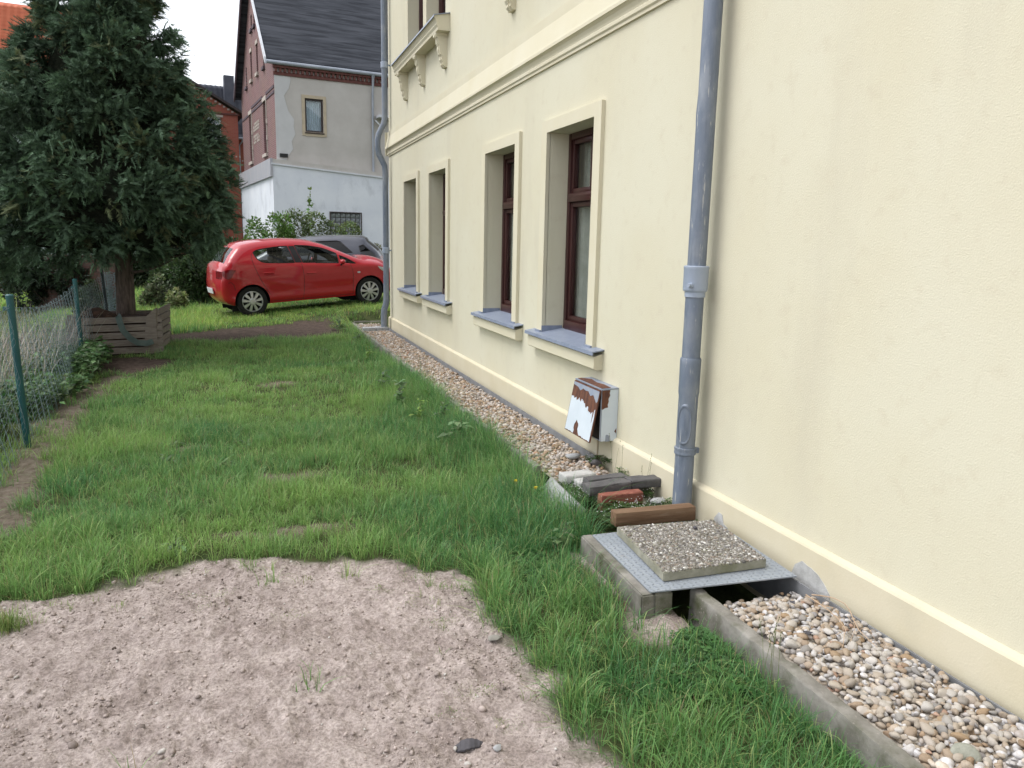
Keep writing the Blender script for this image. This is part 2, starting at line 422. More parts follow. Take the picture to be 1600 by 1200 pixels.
class MB:
    def __init__(s):
        s.v = []; s.f = []; s.m = []

    def add(s, V, F, mi=0):
        b = len(s.v)
        s.v += [tuple(map(float, p)) for p in V]
        for f in F:
            s.f.append(tuple(b + int(i) for i in f)); s.m.append(mi)
        return s

    def box(s, x0, x1, y0, y1, z0, z1, mi=0):
        V = [(x0, y0, z0), (x1, y0, z0), (x1, y1, z0), (x0, y1, z0), (x0, y0, z1), (x1, y0, z1), (x1, y1, z1), (x0, y1, z1)]
        return s.add(V, [(0, 3, 2, 1), (4, 5, 6, 7), (0, 1, 5, 4), (1, 2, 6, 5), (2, 3, 7, 6), (3, 0, 4, 7)], mi)

    def hexa(s, bot, top, mi=0):
        V = list(bot) + list(top)
        return s.add(V, [(0, 3, 2, 1), (4, 5, 6, 7), (0, 1, 5, 4), (1, 2, 6, 5), (2, 3, 7, 6), (3, 0, 4, 7)], mi)

    def rbox(s, c, size, bev=0.005, M=None, seg=2, jit=0.0, cuts=0, mi=0):
        bm = bmesh.new()
        bmesh.ops.create_cube(bm, size=1.0)
        for v in bm.verts:
            v.co = Vector((v.co.x * size[0], v.co.y * size[1], v.co.z * size[2]))
        if cuts:
            bmesh.ops.subdivide_edges(bm, edges=bm.edges[:], cuts=cuts, use_grid_fill=True)
        if bev > 0:
            ed = [e for e in bm.edges if e.calc_face_angle(0) > 0.5]
            bmesh.ops.bevel(bm, geom=ed, offset=bev, segments=seg, affect='EDGES', profile=0.5)
        bm.verts.ensure_lookup_table()
        V = []
        for v in bm.verts:
            p = v.co.copy()
            if jit:
                p += Vector(rng.normal(0, jit, 3))
            if M is not None:
                p = M @ p
            V.append((p.x + c[0], p.y + c[1], p.z + c[2]))
        bm.verts.index_update()
        F = [[v.index for v in f.verts] for f in bm.faces]
        bm.free()
        return s.add(V, F, mi)

    def tube(s, path, r, n=12, cap=True, mi=0):
        P = np.array(path, float); k = len(P)
        R_ = np.full(k, r) if np.isscalar(r) else np.array(r, float)
        T = np.gradient(P, axis=0); T /= np.linalg.norm(T, axis=1)[:, None] + 1e-12
        up = np.array([0, 0, 1.0]) if abs(T[0][2]) < 0.9 else np.array([1.0, 0, 0])
        V = []
        for i in range(k):
            a = up - T[i] * np.dot(up, T[i]); a /= np.linalg.norm(a); b = np.cross(T[i], a); up = a
            for j in range(n):
                t = 2 * math.pi * j / n
                V.append(P[i] + R_[i] * (math.cos(t) * a + math.sin(t) * b))
        F = []
        for i in range(k - 1):
            for j in range(n):
                F.append((i * n + j, i * n + (j + 1) % n, (i + 1) * n + (j + 1) % n, (i + 1) * n + j))
        if cap:
            F.append(tuple(range(n))[::-1]); F.append(tuple((k - 1) * n + j for j in range(n)))
        return s.add(V, F, mi)

    def lathe(s, prof, n=32, M=None, mi=0):
        V = []
        for r, z in prof:
            for j in range(n):
                t = 2 * math.pi * j / n
                p = Vector((r * math.cos(t), r * math.sin(t), z))
                V.append(tuple(M @ p) if M is not None else tuple(p))
        k = len(prof); F = []
        for i in range(k - 1):
            for j in range(n):
                F.append((i * n + j, i * n + (j + 1) % n, (i + 1) * n + (j + 1) % n, (i + 1) * n + j))
        return s.add(V, F, mi)

    def prism(s, poly, d0, d1, fn, mi=0):
        n = len(poly)
        V = [fn(a, b, d0) for a, b in poly] + [fn(a, b, d1) for a, b in poly]
        F = [tuple(range(n))[::-1], tuple(range(n, 2 * n))] + [(i, (i + 1) % n, n + (i + 1) % n, n + i) for i in range(n)]
        return s.add(V, F, mi)

    def mesh(s, name, mats, smooth=False, angle=40):
        me = bpy.data.meshes.new(name)
        me.from_pydata(s.v, [], s.f)
        setmat(me, mats)
        if any(s.m):
            me.polygons.foreach_set('material_index', np.array(s.m, np.int32))
        bm = bmesh.new(); bm.from_mesh(me)
        bmesh.ops.recalc_face_normals(bm, faces=bm.faces[:])
        bm.to_mesh(me); bm.free()
        if smooth:
            me.polygons.foreach_set('use_smooth', np.ones(len(me.polygons), bool))
            me.set_sharp_from_angle(angle=math.radians(angle))
        me.update()
        return me

    def build(s, name, mats, parent=None, smooth=False, local=False, angle=40):
        return link(name, s.mesh(name, mats, smooth, angle), parent, local)


def rotz(a):
    return Matrix.Rotation(a, 3, 'Z')


def rand_rot(n):
    q = rng.normal(size=(n, 4)); q /= np.linalg.norm(q, axis=1)[:, None]
    w, x, y, z = q.T
    return np.stack([np.stack([1 - 2 * (y * y + z * z), 2 * (x * y - z * w), 2 * (x * z + y * w)], 1),
                     np.stack([2 * (x * y + z * w), 1 - 2 * (x * x + z * z), 2 * (y * z - x * w)], 1),
                     np.stack([2 * (x * z - y * w), 2 * (y * z + x * w), 1 - 2 * (x * x + y * y)], 1)], 1)


def yaw_rot(n, tilt=0.0):
    a = rng.uniform(0, 2 * np.pi, n); c, s_ = np.cos(a), np.sin(a); z = np.zeros(n); o = np.ones(n)
    Rz = np.stack([np.stack([c, -s_, z], 1), np.stack([s_, c, z], 1), np.stack([z, z, o], 1)], 1)
    if tilt:
        b = rng.normal(0, tilt, n); c, s_ = np.cos(b), np.sin(b)
        Rx = np.stack([np.stack([o, z, z], 1), np.stack([z, c, -s_], 1), np.stack([z, s_, c], 1)], 1)
        Rz = Rz @ Rx
    return Rz


def dir_rot(fwd, nrm):
    """local y -> fwd, local z ~ nrm"""
    f = fwd / (np.linalg.norm(fwd, axis=1)[:, None] + 1e-9)
    x = np.cross(f, nrm); x /= np.linalg.norm(x, axis=1)[:, None] + 1e-9
    z = np.cross(x, f)
    return np.stack([x, f, z], 2)


def scatter(bases, pos, scale, rot, colr, base_idx=None):
    """bases: list of (V,F) with equal topology"""
    n = len(pos)
    BV = np.stack([b[0] for b in bases]); F0 = bases[0][1]
    if base_idx is None:
        base_idx = rng.integers(0, len(bases), n)
    scale = np.asarray(scale, float)
    if scale.ndim == 1:
        scale = np.repeat(scale[:, None], 3, 1)
    V = BV[base_idx] * scale[:, None, :]
    V = np.einsum('nij,nkj->nki', rot, V) + pos[:, None, :]
    k = V.shape[1]
    F = (F0[None] + (np.arange(n) * k)[:, None, None]).reshape(-1, F0.shape[1])
    C = np.repeat(colr, k, 0) if colr is not None else None
    return V.reshape(-1, 3), F, C


def ico(sub, jit, seed, power=1.0):
    bm = bmesh.new()
    bmesh.ops.create_icosphere(bm, subdivisions=sub, radius=1.0)
    r = np.random.default_rng(seed)
    V = np.array([v.co[:] for v in bm.verts])
    d = r.normal(size=(7, 3)); d /= np.linalg.norm(d, axis=1)[:, None]
    cut = r.uniform(0.42, 0.9, 7)
    for k in range(7):           # facet the stone with a few cutting planes
        h = V @ d[k]
        ex = np.clip(h - cut[k], 0, None)
        V -= ex[:, None] * d[k] * 0.85
    V *= 1 + r.normal(0, jit, (len(V), 1))
    F = np.array([[v.index for v in f.verts] for f in bm.faces])
    bm.free()
    return V, F


LEAF = (np.array([[0, 0, 0], [-0.32, 0.42, 0.10], [0, 1, -0.05], [0.32, 0.42, 0.10]], float), np.array([[0, 1, 2], [0, 2, 3]]))
LEAF_WIDE = (np.array([[0, 0, 0], [-0.45, 0.5, 0.08], [0, 1, -0.08], [0.45, 0.5, 0.08]], float), np.array([[0, 1, 2], [0, 2, 3]]))
LEAF_THIN = (np.array([[0, 0, 0], [-0.13, 0.45, 0.04], [0, 1, -0.04], [0.13, 0.45, 0.04]], float), np.array([[0, 1, 2], [0, 2, 3]]))


def jitter_col(base, n, amt=0.2, hue=0.1):
    b = np.array(base)[None] * np.ones((n, 1))
    b = b * (1 + rng.normal(0, amt, (n, 1)))
    b = b * (1 + rng.normal(0, hue, (n, 3)))
    return np.clip(b, 0.004, 0.9)


# ------------------------------------------------------------------ terrain masks
def gbase(x, y):
    x = np.asarray(x, float); y = np.asarray(y, float)
    s = sstep(12.6, 16.4, y)
    z = -0.09 + s * np.clip(0.12 + 0.073 * (x + 2.41), -0.03, 0.45)
    z = z + 0.022 * fbm(x * 0.8, y * 0.8, 3, 3) * sstep(0.3, 1.0, -x)
    return z + 0.04 * np.exp(-(((x + .98) / .30) ** 2 + ((y - 3.05) / .6) ** 2))


def soil_mask(x, y):
    n1 = 0.16 * fbm(x * 2.3, y * 2.3, 21, 4) + 0.09 * fbm(x * 9, y * 9, 22, 2)
    yb = np.interp(x, [-7, -3.66, -3.2, -2.8, -2.4, -1.93, -1.5], [3.7, 3.87, 3.98, 4.08, 3.98, 3.90, 3.55])
    xr = np.interp(y, [0, 2.03, 2.28, 2.8, 3.5], [-1.36, -1.44, -1.48, -1.50, -1.50])
    return sstep(-0.05, 0.07, np.minimum(yb + n1 - y, xr + n1 * 0.8 - x))


BARE = [(*G(455, 745, -.09)[:2], .26, .14), (*G(485, 830, -.09)[:2], .30, .11), (*G(300, 700, -.09)[:2], .16, .10), (*G(430, 600, -.09)[:2], .25, .2), (*G(370, 838, -.09)[:2], .16, .06), (*G(105, 645, -.09)[:2], .18, .45),
        (*G(75, 705, -.09)[:2], .22, .20), (*G(15, 775, -.09)[:2], .22, .30), (*G(10, 830, -.09)[:2], .14, .2), (*G(985, 925, -.09)[:2], .18, .42), (*G(1050, 985, -.09)[:2], .22, .16),
        (*G(905, 880, -.09)[:2], .06, .18)]


PATH = [G(px, py, -.09)[:2] for px, py in ((175, 590), (128, 622), (98, 655), (58, 708), (22, 755), (-25, 830))]


def bare_mask(x, y):
    m = np.zeros_like(np.asarray(x, float))
    nz = 0.9 * fbm(np.asarray(x) * 6, np.asarray(y) * 6, 33, 3)
    for bx, by, rx, ry in BARE:
        d = ((x - bx) / rx) ** 2 + ((y - by) / ry) ** 2
        m = np.maximum(m, sstep(1.5, 0.25, d + nz))
    q = np.stack([np.asarray(x, float).ravel(), np.asarray(y, float).ravel()], 1); d = np.full(len(q), 9.0)
    for a, b in zip(PATH[:-1], PATH[1:]):
        ab = b - a; t = np.clip(((q - a) @ ab) / (ab @ ab), 0, 1); d = np.minimum(d, np.linalg.norm(q - (a + t[:, None] * ab), axis=1))
    d = d.reshape(m.shape)
    m = np.maximum(m, .9 * sstep(.29, .06, d + .18 * nz))
    return m


def dirt_mask(x, y):
    nz = 0.35 * fbm(np.asarray(x) * 1.8, np.asarray(y) * 1.8, 44, 4)
    a = sstep(0.0, 0.35, np.minimum(np.minimum(y - (13.1 + 0.10 * (x + 3)), (14.95 + 0.22 * (x + 3)) - y), np.minimum(x + 4.3, -0.75 - x)) + nz)
    d = ((x + 4.05) / 0.55) ** 2 + ((y - 11.1) / 0.75) ** 2
    b = sstep(1.2, 0.7, d + nz)
    return np.maximum(a, b)


# ------------------------------------------------------------------ ground sheet
def axis_coords(segs):
    out = [segs[0][0]]
    for a, b, st in segs:
        n = max(1, int(round((b - a) / st)))
        out += list(np.linspace(a, b, n + 1)[1:])
    return np.array(out)


xs = axis_coords([(-400, -60, 60), (-60, -14, 6), (-14, -7, 0.6), (-7, -4.2, 0.09), (-4.2, -3.7, 0.03), (-3.7, -1.4, 0.0105), (-1.4, -0.5, 0.03), (-0.5, 1.0, 0.15), (1, 12, 1.5), (12, 400, 60)])
ys = axis_coords([(-60, -4, 8), (-4, 1.4, 0.4), (1.4, 1.9, 0.03), (1.9, 4.2, 0.0105), (4.2, 4.3, 0.05), (4.3, 8, 0.05), (8, 17, 0.10), (17, 26, 0.5), (26, 80, 6), (80, 600, 80)])
GX, GY = np.meshgrid(xs, ys)
gz = gbase(GX, GY)
sm = soil_mask(GX, GY); bmk = bare_mask(GX, GY); dm = dirt_mask(GX, GY)
nearw = sstep(9, 4.5, GY) * sstep(-5, -4.1, GX)
rough_w = np.maximum(sm, bmk * 0.8) * nearw
lump = 0.026 * fbm(GX * 3.2, GY * 3.2, 5, 3) + 0.026 * np.clip(fbm(GX * 8, GY * 8, 6, 3), -0.1, 1) + 0.026 * np.clip(fbm(GX * 20, GY * 20, 8, 3) - .08, 0, 1) + 0.014 * np.clip(fbm(GX * 42, GY * 42, 9, 2), -.3, 1) * (.4 + vnoise(GX * 3, GY * 3, 14))
gz = gz + rough_w * lump + 0.015 * nearw * fbm(GX * 4, GY * 4, 12, 3) * (1 - rough_w)
inset = sstep(-0.72, -0.60, GX) * (GY < 15.6)
gz = gz - inset * 0.13
ny, nx = GX.shape
V = np.stack([GX, GY, gz], 2).reshape(-1, 3)
idx = np.arange(nx * ny).reshape(ny, nx)
F = np.stack([idx[:-1, :-1], idx[:-1, 1:], idx[1:, 1:], idx[1:, :-1]], 2).reshape(-1, 4)
Cg = np.stack([np.maximum(sm, bmk * (GX > -1.3)), dm, bmk], 2).reshape(-1, 3)


def ground_mat():
    m = bpy.data.materials.new('ground_soil')
    m.use_nodes = True
    N = m.node_tree.nodes; L = m.node_tree.links
    bs = N['Principled BSDF']; bs.inputs['Roughness'].default_value = 0.95; bs.inputs['Specular IOR Level'].default_value = 0.1
    at = N.new('ShaderNodeAttribute'); at.attribute_name = 'Col'
    sp = N.new('ShaderNodeSeparateColor'); L.new(at.outputs['Color'], sp.inputs[0])
    tc = N.new('ShaderNodeTexCoord')

    def ns(sc_, det, lo, hi, c1, c2):
        t = N.new('ShaderNodeTexNoise'); t.inputs['Scale'].default_value = sc_; t.inputs['Detail'].default_value = det; t.inputs['Roughness'].default_value = 0.65
        L.new(tc.outputs['Object'], t.inputs['Vector'])
        r = N.new('ShaderNodeValToRGB')
        r.color_ramp.elements[0].position = lo; r.color_ramp.elements[0].color = (*c1, 1)
        r.color_ramp.elements[1].position = hi; r.color_ramp.elements[1].color = (*c2, 1)
        L.new(t.outputs['Fac'], r.inputs[0])
        return r.outputs[0], t.outputs['Fac']

    def mx(f, a, b, mode='MIX'):
        x = N.new('ShaderNodeMix'); x.data_type = 'RGBA'; x.blend_type = mode
        if isinstance(f, float): x.inputs[0].default_value = f
        else: L.new(f, x.inputs[0])
        L.new(a, x.inputs[6]); L.new(b, x.inputs[7])
        return x.outputs[2]
    sand1, _ = ns(7.0, 12, 0.34, 0.62, (0.29, 0.244, 0.226), (0.455, 0.398, 0.375))
    sand2, f2 = ns(75, 6, 0.36, 0.64, (0.50, 0.47, 0.45), (1.25, 1.22, 1.2))
    sand = mx(0.75, sand1, sand2, 'MULTIPLY')
    dirt, _ = ns(14, 8, 0.35, 0.7, (0.05, 0.036, 0.029), (0.125, 0.095, 0.078))
    lawn, _ = ns(9, 8, 0.35, 0.7, (0.040, 0.058, 0.022), (0.085, 0.095, 0.04))
    c = mx(sp.outputs['Green'], lawn, dirt)
    earth, _ = ns(22, 8, 0.35, 0.7, (0.105, 0.082, 0.062), (0.22, 0.185, 0.15))
    c = mx(sp.outputs['Blue'], c, earth)
    c = mx(sp.outputs['Red'], c, sand)
    L.new(c, bs.inputs['Base Color'])
    b = N.new('ShaderNodeBump'); b.inputs['Strength'].default_value = 0.9; b.inputs['Distance'].default_value = 0.012
    L.new(f2, b.inputs['Height']); L.new(b.outputs[0], bs.inputs['Normal'])
    return m


gme = tri_mesh('ground', V, F, ground_mat(), Cg, smooth=True)
ground = tag(link('ground', gme), kind='structure')

_gi = None


def gh(x, y):
    """ground height incl. relief, bilinear from the sheet"""
    x = np.asarray(x, float); y = np.asarray(y, float)
    i = np.clip(np.searchsorted(xs, x) - 1, 0, nx - 2); j = np.clip(np.searchsorted(ys, y) - 1, 0, ny - 2)
    tx = np.clip((x - xs[i]) / (xs[i + 1] - xs[i]), 0, 1); ty = np.clip((y - ys[j]) / (ys[j + 1] - ys[j]), 0, 1)
    return (gz[j, i] * (1 - tx) + gz[j, i + 1] * tx) * (1 - ty) + (gz[j + 1, i] * (1 - tx) + gz[j + 1, i + 1] * tx) * ty

# ================================================================== the cream house
HY0, HY1, HX1, HZT = -6.0, 14.3, 9.0, 7.6
house = thing('cream_house', 'cream rendered house with brown windows filling the right side', 'house', (0, 4.0, 0))
OPEN = [(5.47, 6.43, 0.84, 2.54), (7.27, 8.25, 0.84, 2.54), (10.00, 10.97, 0.84, 2.54), (11.83, 12.79, 0.84, 2.54)]
UP = [(10.16, 11.26, 4.42, 6.2), (11.47, 12.56, 4.42, 6.2), (5.0, 6.1, 4.42, 6.2), (6.31, 7.4, 4.42, 6.2), (0.2, 1.3, 4.42, 6.2)]


def holed_wall(mb, y0, y1, z0, z1, holes, depth):
    Y = sorted(set([y0, y1] + [v for h in holes for v in h[:2]]))
    Z = sorted(set([z0, z1] + [v for h in holes for v in h[2:]]))
    for i in range(len(Y) - 1):
        for j in range(len(Z) - 1):
            cy, cz = (Y[i] + Y[i + 1]) / 2, (Z[j] + Z[j + 1]) / 2
            if any(h[0] < cy < h[1] and h[2] < cz < h[3] for h in holes):
                continue
            mb.add([(0, Y[i], Z[j]), (0, Y[i], Z[j + 1]), (0, Y[i + 1], Z[j + 1]), (0, Y[i + 1], Z[j])], [(0, 1, 2, 3)])
    for a, b, c, d in holes:
        q = [((0, a, c), (depth, a, c), (depth, a, d), (0, a, d)), ((0, b, c), (0, b, d), (depth, b, d), (depth, b, c)),
             ((0, a, d), (depth, a, d), (depth, b, d), (0, b, d)), ((0, a, c), (0, b, c), (depth, b, c), (depth, a, c))]
        for r in q:
            mb.add(r, [(0, 1, 2, 3)])


w = MB()
holed_wall(w, HY0, HY1, -0.4, HZT, [(a, b, c - .06, d) for a, b, c, d in OPEN] + UP, 0.30)
w.add([(0, HY1, -.4), (0, HY1, HZT), (HX1, HY1, HZT), (HX1, HY1, -.4)], [(0, 1, 2, 3)])
w.add([(0, HY0, -.4), (HX1, HY0, -.4), (HX1, HY0, HZT), (0, HY0, HZT)], [(0, 1, 2, 3)])
w.add([(HX1, HY0, -.4), (HX1, HY1, -.4), (HX1, HY1, HZT), (HX1, HY0, HZT)], [(0, 1, 2, 3)])
me = bpy.data.meshes.new('wall'); me.from_pydata(w.v, [], w.f); setmat(me, 'render'); me.update()
link('wall', me, house)

# roof with eaves (above the frame)
r = MB()
r.prism([(-0.45, HZT), (HX1 + 0.45, HZT), (HX1 + 0.45, HZT + 0.15), (HX1 / 2, HZT + 3.4), (-0.45, HZT + 0.15)], HY0 - 0.3, HY1 + 0.3, lambda a, b, d: (a, d, b))
r.build('roof', 'roof_dark', house)


def profile_run(name, prof, matn, y0, y1, smooth=False):
    mb = MB()
    mb.prism(prof, y0, y1, lambda a, b, d: (a, d, b))
    return mb.build(name, matn, house, smooth=smooth)


# string course: small lower fillet, hollow, drip edge, weathered band
profile_run('string_course', [(0.05, 3.085), (-0.018, 3.085), (-0.018, 3.105), (-0.030, 3.116), (-0.030, 3.135), (-0.020, 3.148), (-0.022, 3.165), (-0.034, 3.190),
                              (-0.052, 3.203), (-0.062, 3.206), (-0.062, 3.23), (-0.056, 3.25), (-0.022, 3.42), (-0.022, 3.50), (-0.004, 3.512), (0.05, 3.512)], 'trim', HY0, HY1 + 0.02)
# the return of the string course round the far corner
mb = MB(); mb.box(-0.06, HX1, HY1 + 0.022, HY1 + 0.06, 3.10, 3.5); mb.build('string_course', 'trim', house)
profile_run('plinth', [(0.05, 0.208), (-0.002, 0.208), (-0.024, 0.194), (-0.030, 0.184), (-0.030, -0.35), (0.05, -0.35)], 'plinth', HY0, HY1 + 0.015)


# plaster patches on the plinth where the coat is missing
def patch(pts, name):
    mb = MB()
    k = len(pts)
    V = [(-0.0335, y + rng.normal(0, .004), z + rng.normal(0, .004)) for y, z in pts]
    mb.add(V + [(-0.028, p[1], p[2]) for p in V], [tuple(range(k))] + [(i, (i + 1) % k, k + (i + 1) % k, k + i) for i in range(k)])
    mb.build(name, 'patch', house)


patch([(2.93, 0.00), (2.90, 0.075), (2.86, 0.11), (2.82, 0.10), (2.79, 0.105), (2.74, 0.085), (2.70, 0.06), (2.66, 0.02), (2.65, -0.03), (2.9, -0.03)], 'bare_plaster_patch')
patch([(3.62, 0.0), (3.60, 0.07), (3.57, 0.115), (3.53, 0.11), (3.52, 0.06), (3.47, 0.05), (3.46, -0.02), (3.6, -0.03)], 'bare_plaster_patch')

# membrane upstand between gravel and plinth
for a, b in ((-3.0, 3.60), (5.12, 9.4), (9.415, 14.25)):  # stretch inside the pit is added to darken it, standing in for shade
    mb = MB(); mb.box(-0.078, -0.068, a, b, -0.16, 0.022)
    mb.build('membrane_strip', 'membrane', house)


def window_unit(a, b, c, d, upper=False):
    X = 0.17
    t = 0.055
    fr = MB()
    fr.rbox((X + .04, a + t / 2, (c + d) / 2), (0.07, t, d - c), 0.006)
    fr.rbox((X + .04, b - t / 2, (c + d) / 2), (0.07, t, d - c), 0.006)
    fr.rbox((X + .04, (a + b) / 2, d - t / 2), (0.07, b - a - 2 * t, t), 0.006)
    fr.rbox((X + .035, (a + b) / 2, c + 0.045), (0.09, b - a - 2 * t, 0.09), 0.006)
    win = fr.build('window', 'mahogany', house, smooth=True)
    tz = d - (d - c) * 0.32
    tr = MB(); tr.rbox((X + .03, (a + b) / 2, tz), (0.085, b - a - 2 * t, 0.075), 0.012)
    tr.rbox((X + .0, (a + b) / 2, tz + 0.01), (0.03, b - a - 2 * t, 0.03), 0.008)
    tr.build('transom', 'mahogany', win, smooth=True)
    sashes = [(a + t, (a + b) / 2, tz + .0375, d - t), ((a + b) / 2, b - t, tz + .0375, d - t), (a + t, b - t, c + .09, tz - .0375)]
    for (p, q, u, v) in sashes:
        s = MB(); e = 0.042
        s.rbox((X + .045, p + e / 2, (u + v) / 2), (0.05, e, v - u), 0.006)
        s.rbox((X + .045, q - e / 2, (u + v) / 2), (0.05, e, v - u), 0.006)
        s.rbox((X + .045, (p + q) / 2, u + e / 2), (0.05, q - p - 2 * e, e), 0.006)
        s.rbox((X + .045, (p + q) / 2, v - e / 2), (0.05, q - p - 2 * e, e), 0.006)
        s.build('sash', 'mahogany', win, smooth=True)
        g = MB(); g.box(X + .05, X + .056, p + e, q - e, u + e, v - e)
        g.build('pane', 'glass', win)
    # net curtain with folds and the room behind
    n = 60
    yy = np.linspace(a + .06, b - .06, n)
    for (u, v, x_) in ((c + .1, tz - .06, .262), (tz + .05, d - .06, .30)):
        xx = x_ + 0.012 * np.sin(yy * 40) + 0.006 * np.sin(yy * 91 + a)
        Vc = [(xx[i], yy[i], u) for i in range(n)] + [(xx[i] + .004, yy[i], v) for i in range(n)]
        cm = MB(); cm.add(Vc, [(i, i + 1, n + i + 1, n + i) for i in range(n - 1)])
        cm.build('curtain', 'curtain', win, smooth=True)
    bx = MB()
    for q in (((0.30, a - .3, c - .3), (0.30, a - .3, d + .3), (1.6, a - .3, d + .3), (1.6, a - .3, c - .3)), ((0.30, b + .3, c - .3), (1.6, b + .3, c - .3), (1.6, b + .3, d + .3), (0.30, b + .3, d + .3)),
              ((1.6, a - .3, c - .3), (1.6, b + .3, c - .3), (1.6, b + .3, d + .3), (1.6, a - .3, d + .3)), ((0.3, a - .3, d + .3), (1.6, a - .3, d + .3), (1.6, b + .3, d + .3), (0.3, b + .3, d + .3)),
              ((0.3, a - .3, c - .3), (0.3, b + .3, c - .3), (1.6, b + .3, c - .3), (1.6, a - .3, c - .3))):
        bx.add(q, [(0, 1, 2, 3)])
    bx.build('room_lining', 'room', win)


for (a, b, c, d) in OPEN:
    window_unit(a, b, c, d)
    sw = 0.125
    s = MB()
    s.prism([(a - sw, c - .045), (a, c - .045), (a, d), (b, d), (b, c - .045), (b + sw, c - .045), (b + sw, d + .10), (a - sw, d + .10)], 0.0, -0.032, lambda p, q, h: (h + (0.0 if h < -.001 else .004), p, q))
    s.build('window_surround', 'trim', house)
    sill = MB()
    sill.prism([(0.02, c - .045), (-0.075, c - .075), (-0.075, c - .165), (-0.06, c - .175), (0.02, c - .175)], a - .255, b + .235, lambda p, q, h: (p, h, q))
    so_ = sill.build('sill', 'trim', house)
    z = MB()
    # sheet-metal cover: sloping top, folded drip, upstands
    z.prism([(0.168, c + .012), (-0.098, c - .032), (-0.102, c - .060), (-0.094, c - .060), (-0.090, c - .040), (0.168, c + .003)], a - .275, b + .255, lambda p, q, h: (p, h, q))
    z.box(-0.05, -0.033, a - .12, a - .005, c - .03, c - .008)
    z.box(-0.05, -0.033, b + .005, b + .12, c - .03, c - .008)
    z.box(-0.034, 0.165, a + .0015, a + .006, c - .02, c + .035)
    z.box(-0.034, 0.165, b - .006, b - .0015, c - .02, c + .035)
    z.build('metal_cover', 'zinc', so_)

for (a, b, c, d) in UP:
    window_unit(a, b, c, d)


def corbel(mb, y, zt):
    # scrolled bracket: stepped, narrowing downwards, with a fluted front
    prof = [(0.0, zt), (-0.150, zt), (-0.150, zt - .045), (-0.125, zt - .06), (-0.118, zt - .12), (-0.10, zt - .15), (-0.105, zt - .19), (-0.088, zt - .25), (-0.07, zt - .265), (-0.075, zt - .31),
            (-0.055, zt - .345), (-0.058, zt - .37), (-0.03, zt - .40), (0.0, zt - .40)]
    mb.prism(prof, y - .062, y + .062, lambda p, q, h: (p, h, q))
    p2 = [(p - .012 if p < -.02 else p, q - .004 if q < zt - .02 else q - .02) for p, q in prof]
    mb.prism(p2, y - .028, y + .028, lambda p, q, h: (p, h, q))
    mb.box(-0.155, 0, y - .075, y + .075, zt - .03, zt + .004)


for (y0, y1, ks) in ((9.93, 12.86, (10.12, 11.38, 12.62)), (4.75, 7.67, (4.95, 6.2, 7.47))):
    cz = 4.36
    cn = MB()
    cn.prism([(0.0, cz - .175), (-0.155, cz - .175), (-0.155, cz - .14), (-0.172, cz - .11), (-0.168, cz - .09), (-0.185, cz - .05), (-0.20, cz - .04), (-0.20, cz - .01), (0.0, cz + .03)], y0, y1, lambda p, q, h: (p, h, q))
    co = cn.build('window_cornice', 'trim', house)
    cv = MB(); cv.prism([(0.165, cz + .075), (-0.205, cz - .004), (-0.215, cz - .035), (-0.208, cz - .035), (-0.200, cz - .012), (0.165, cz + .062)], y0 - .02, y1 + .02, lambda p, q, h: (p, h, q))
    cv.build('metal_cover', 'zinc', co)
    for k in ks:
        cb = MB(); corbel(cb, k, cz - .176)
        cb.build('corbel', 'trim', co)

# ---- near downpipe
PX, PY = -0.105, 3.84
dp = MB()
dp.tube([(PX, PY, 0.93), (PX, PY, 1.6), (PX, PY, 2.25), (PX - .002, PY, 2.32), (PX + .004, PY + .004, 2.42), (PX + .004, PY + .004, 7.5)], [.0525, .0525, .0525, .0535, .0515, .0515], 32)
dpo = dp.build('downpipe', 'pipe', house, smooth=True)
dpo['label'] = 'near grey-blue downpipe with collar and inspection hatch'
sp_ = MB(); sp_.lathe([(0.0565, -0.12), (0.0565, .40), (.0565, .74), (.060, .76), (.0605, .93), (.061, .955), (.0575, .965), (.05, .965)], 32, Matrix.Translation((PX, PY, 0)))
spo = sp_.build('standpipe', 'pipe', dpo, smooth=True)
rg = MB(); rg.lathe([(.055, .385), (.0635, .39), (.0645, .40), (.062, .408), (.0645, .416), (.0635, .428), (.055, .432)], 32, Matrix.Translation((PX, PY, 0)))
rg.rbox((PX + .066, PY - .015, .408), (.03, .025, .035), .004)
rg.build('ring_clamp', 'pipe', dpo, smooth=True)
cl = MB(); cl.lathe([(.053, 1.315), (.0585, 1.318), (.0585, 1.345), (.068, 1.352), (.070, 1.36), (.070, 1.475), (.0715, 1.478), (.0715, 1.49), (.066, 1.494), (.053, 1.494)], 36, Matrix.Translation((PX, PY, 0)))
cl.build('collar', 'pipe_new', dpo, smooth=True)
nz = MB(); dv = Vector((-0.80, -0.6, 0))
nz.tube([Vector((PX, PY, 1.385)) + dv * t for t in (.06, .085, .086, .115)], [.016, .014, .0105, .0105], 14)
nz.build('tap_nozzle', 'pipe_new', dpo, smooth=True)
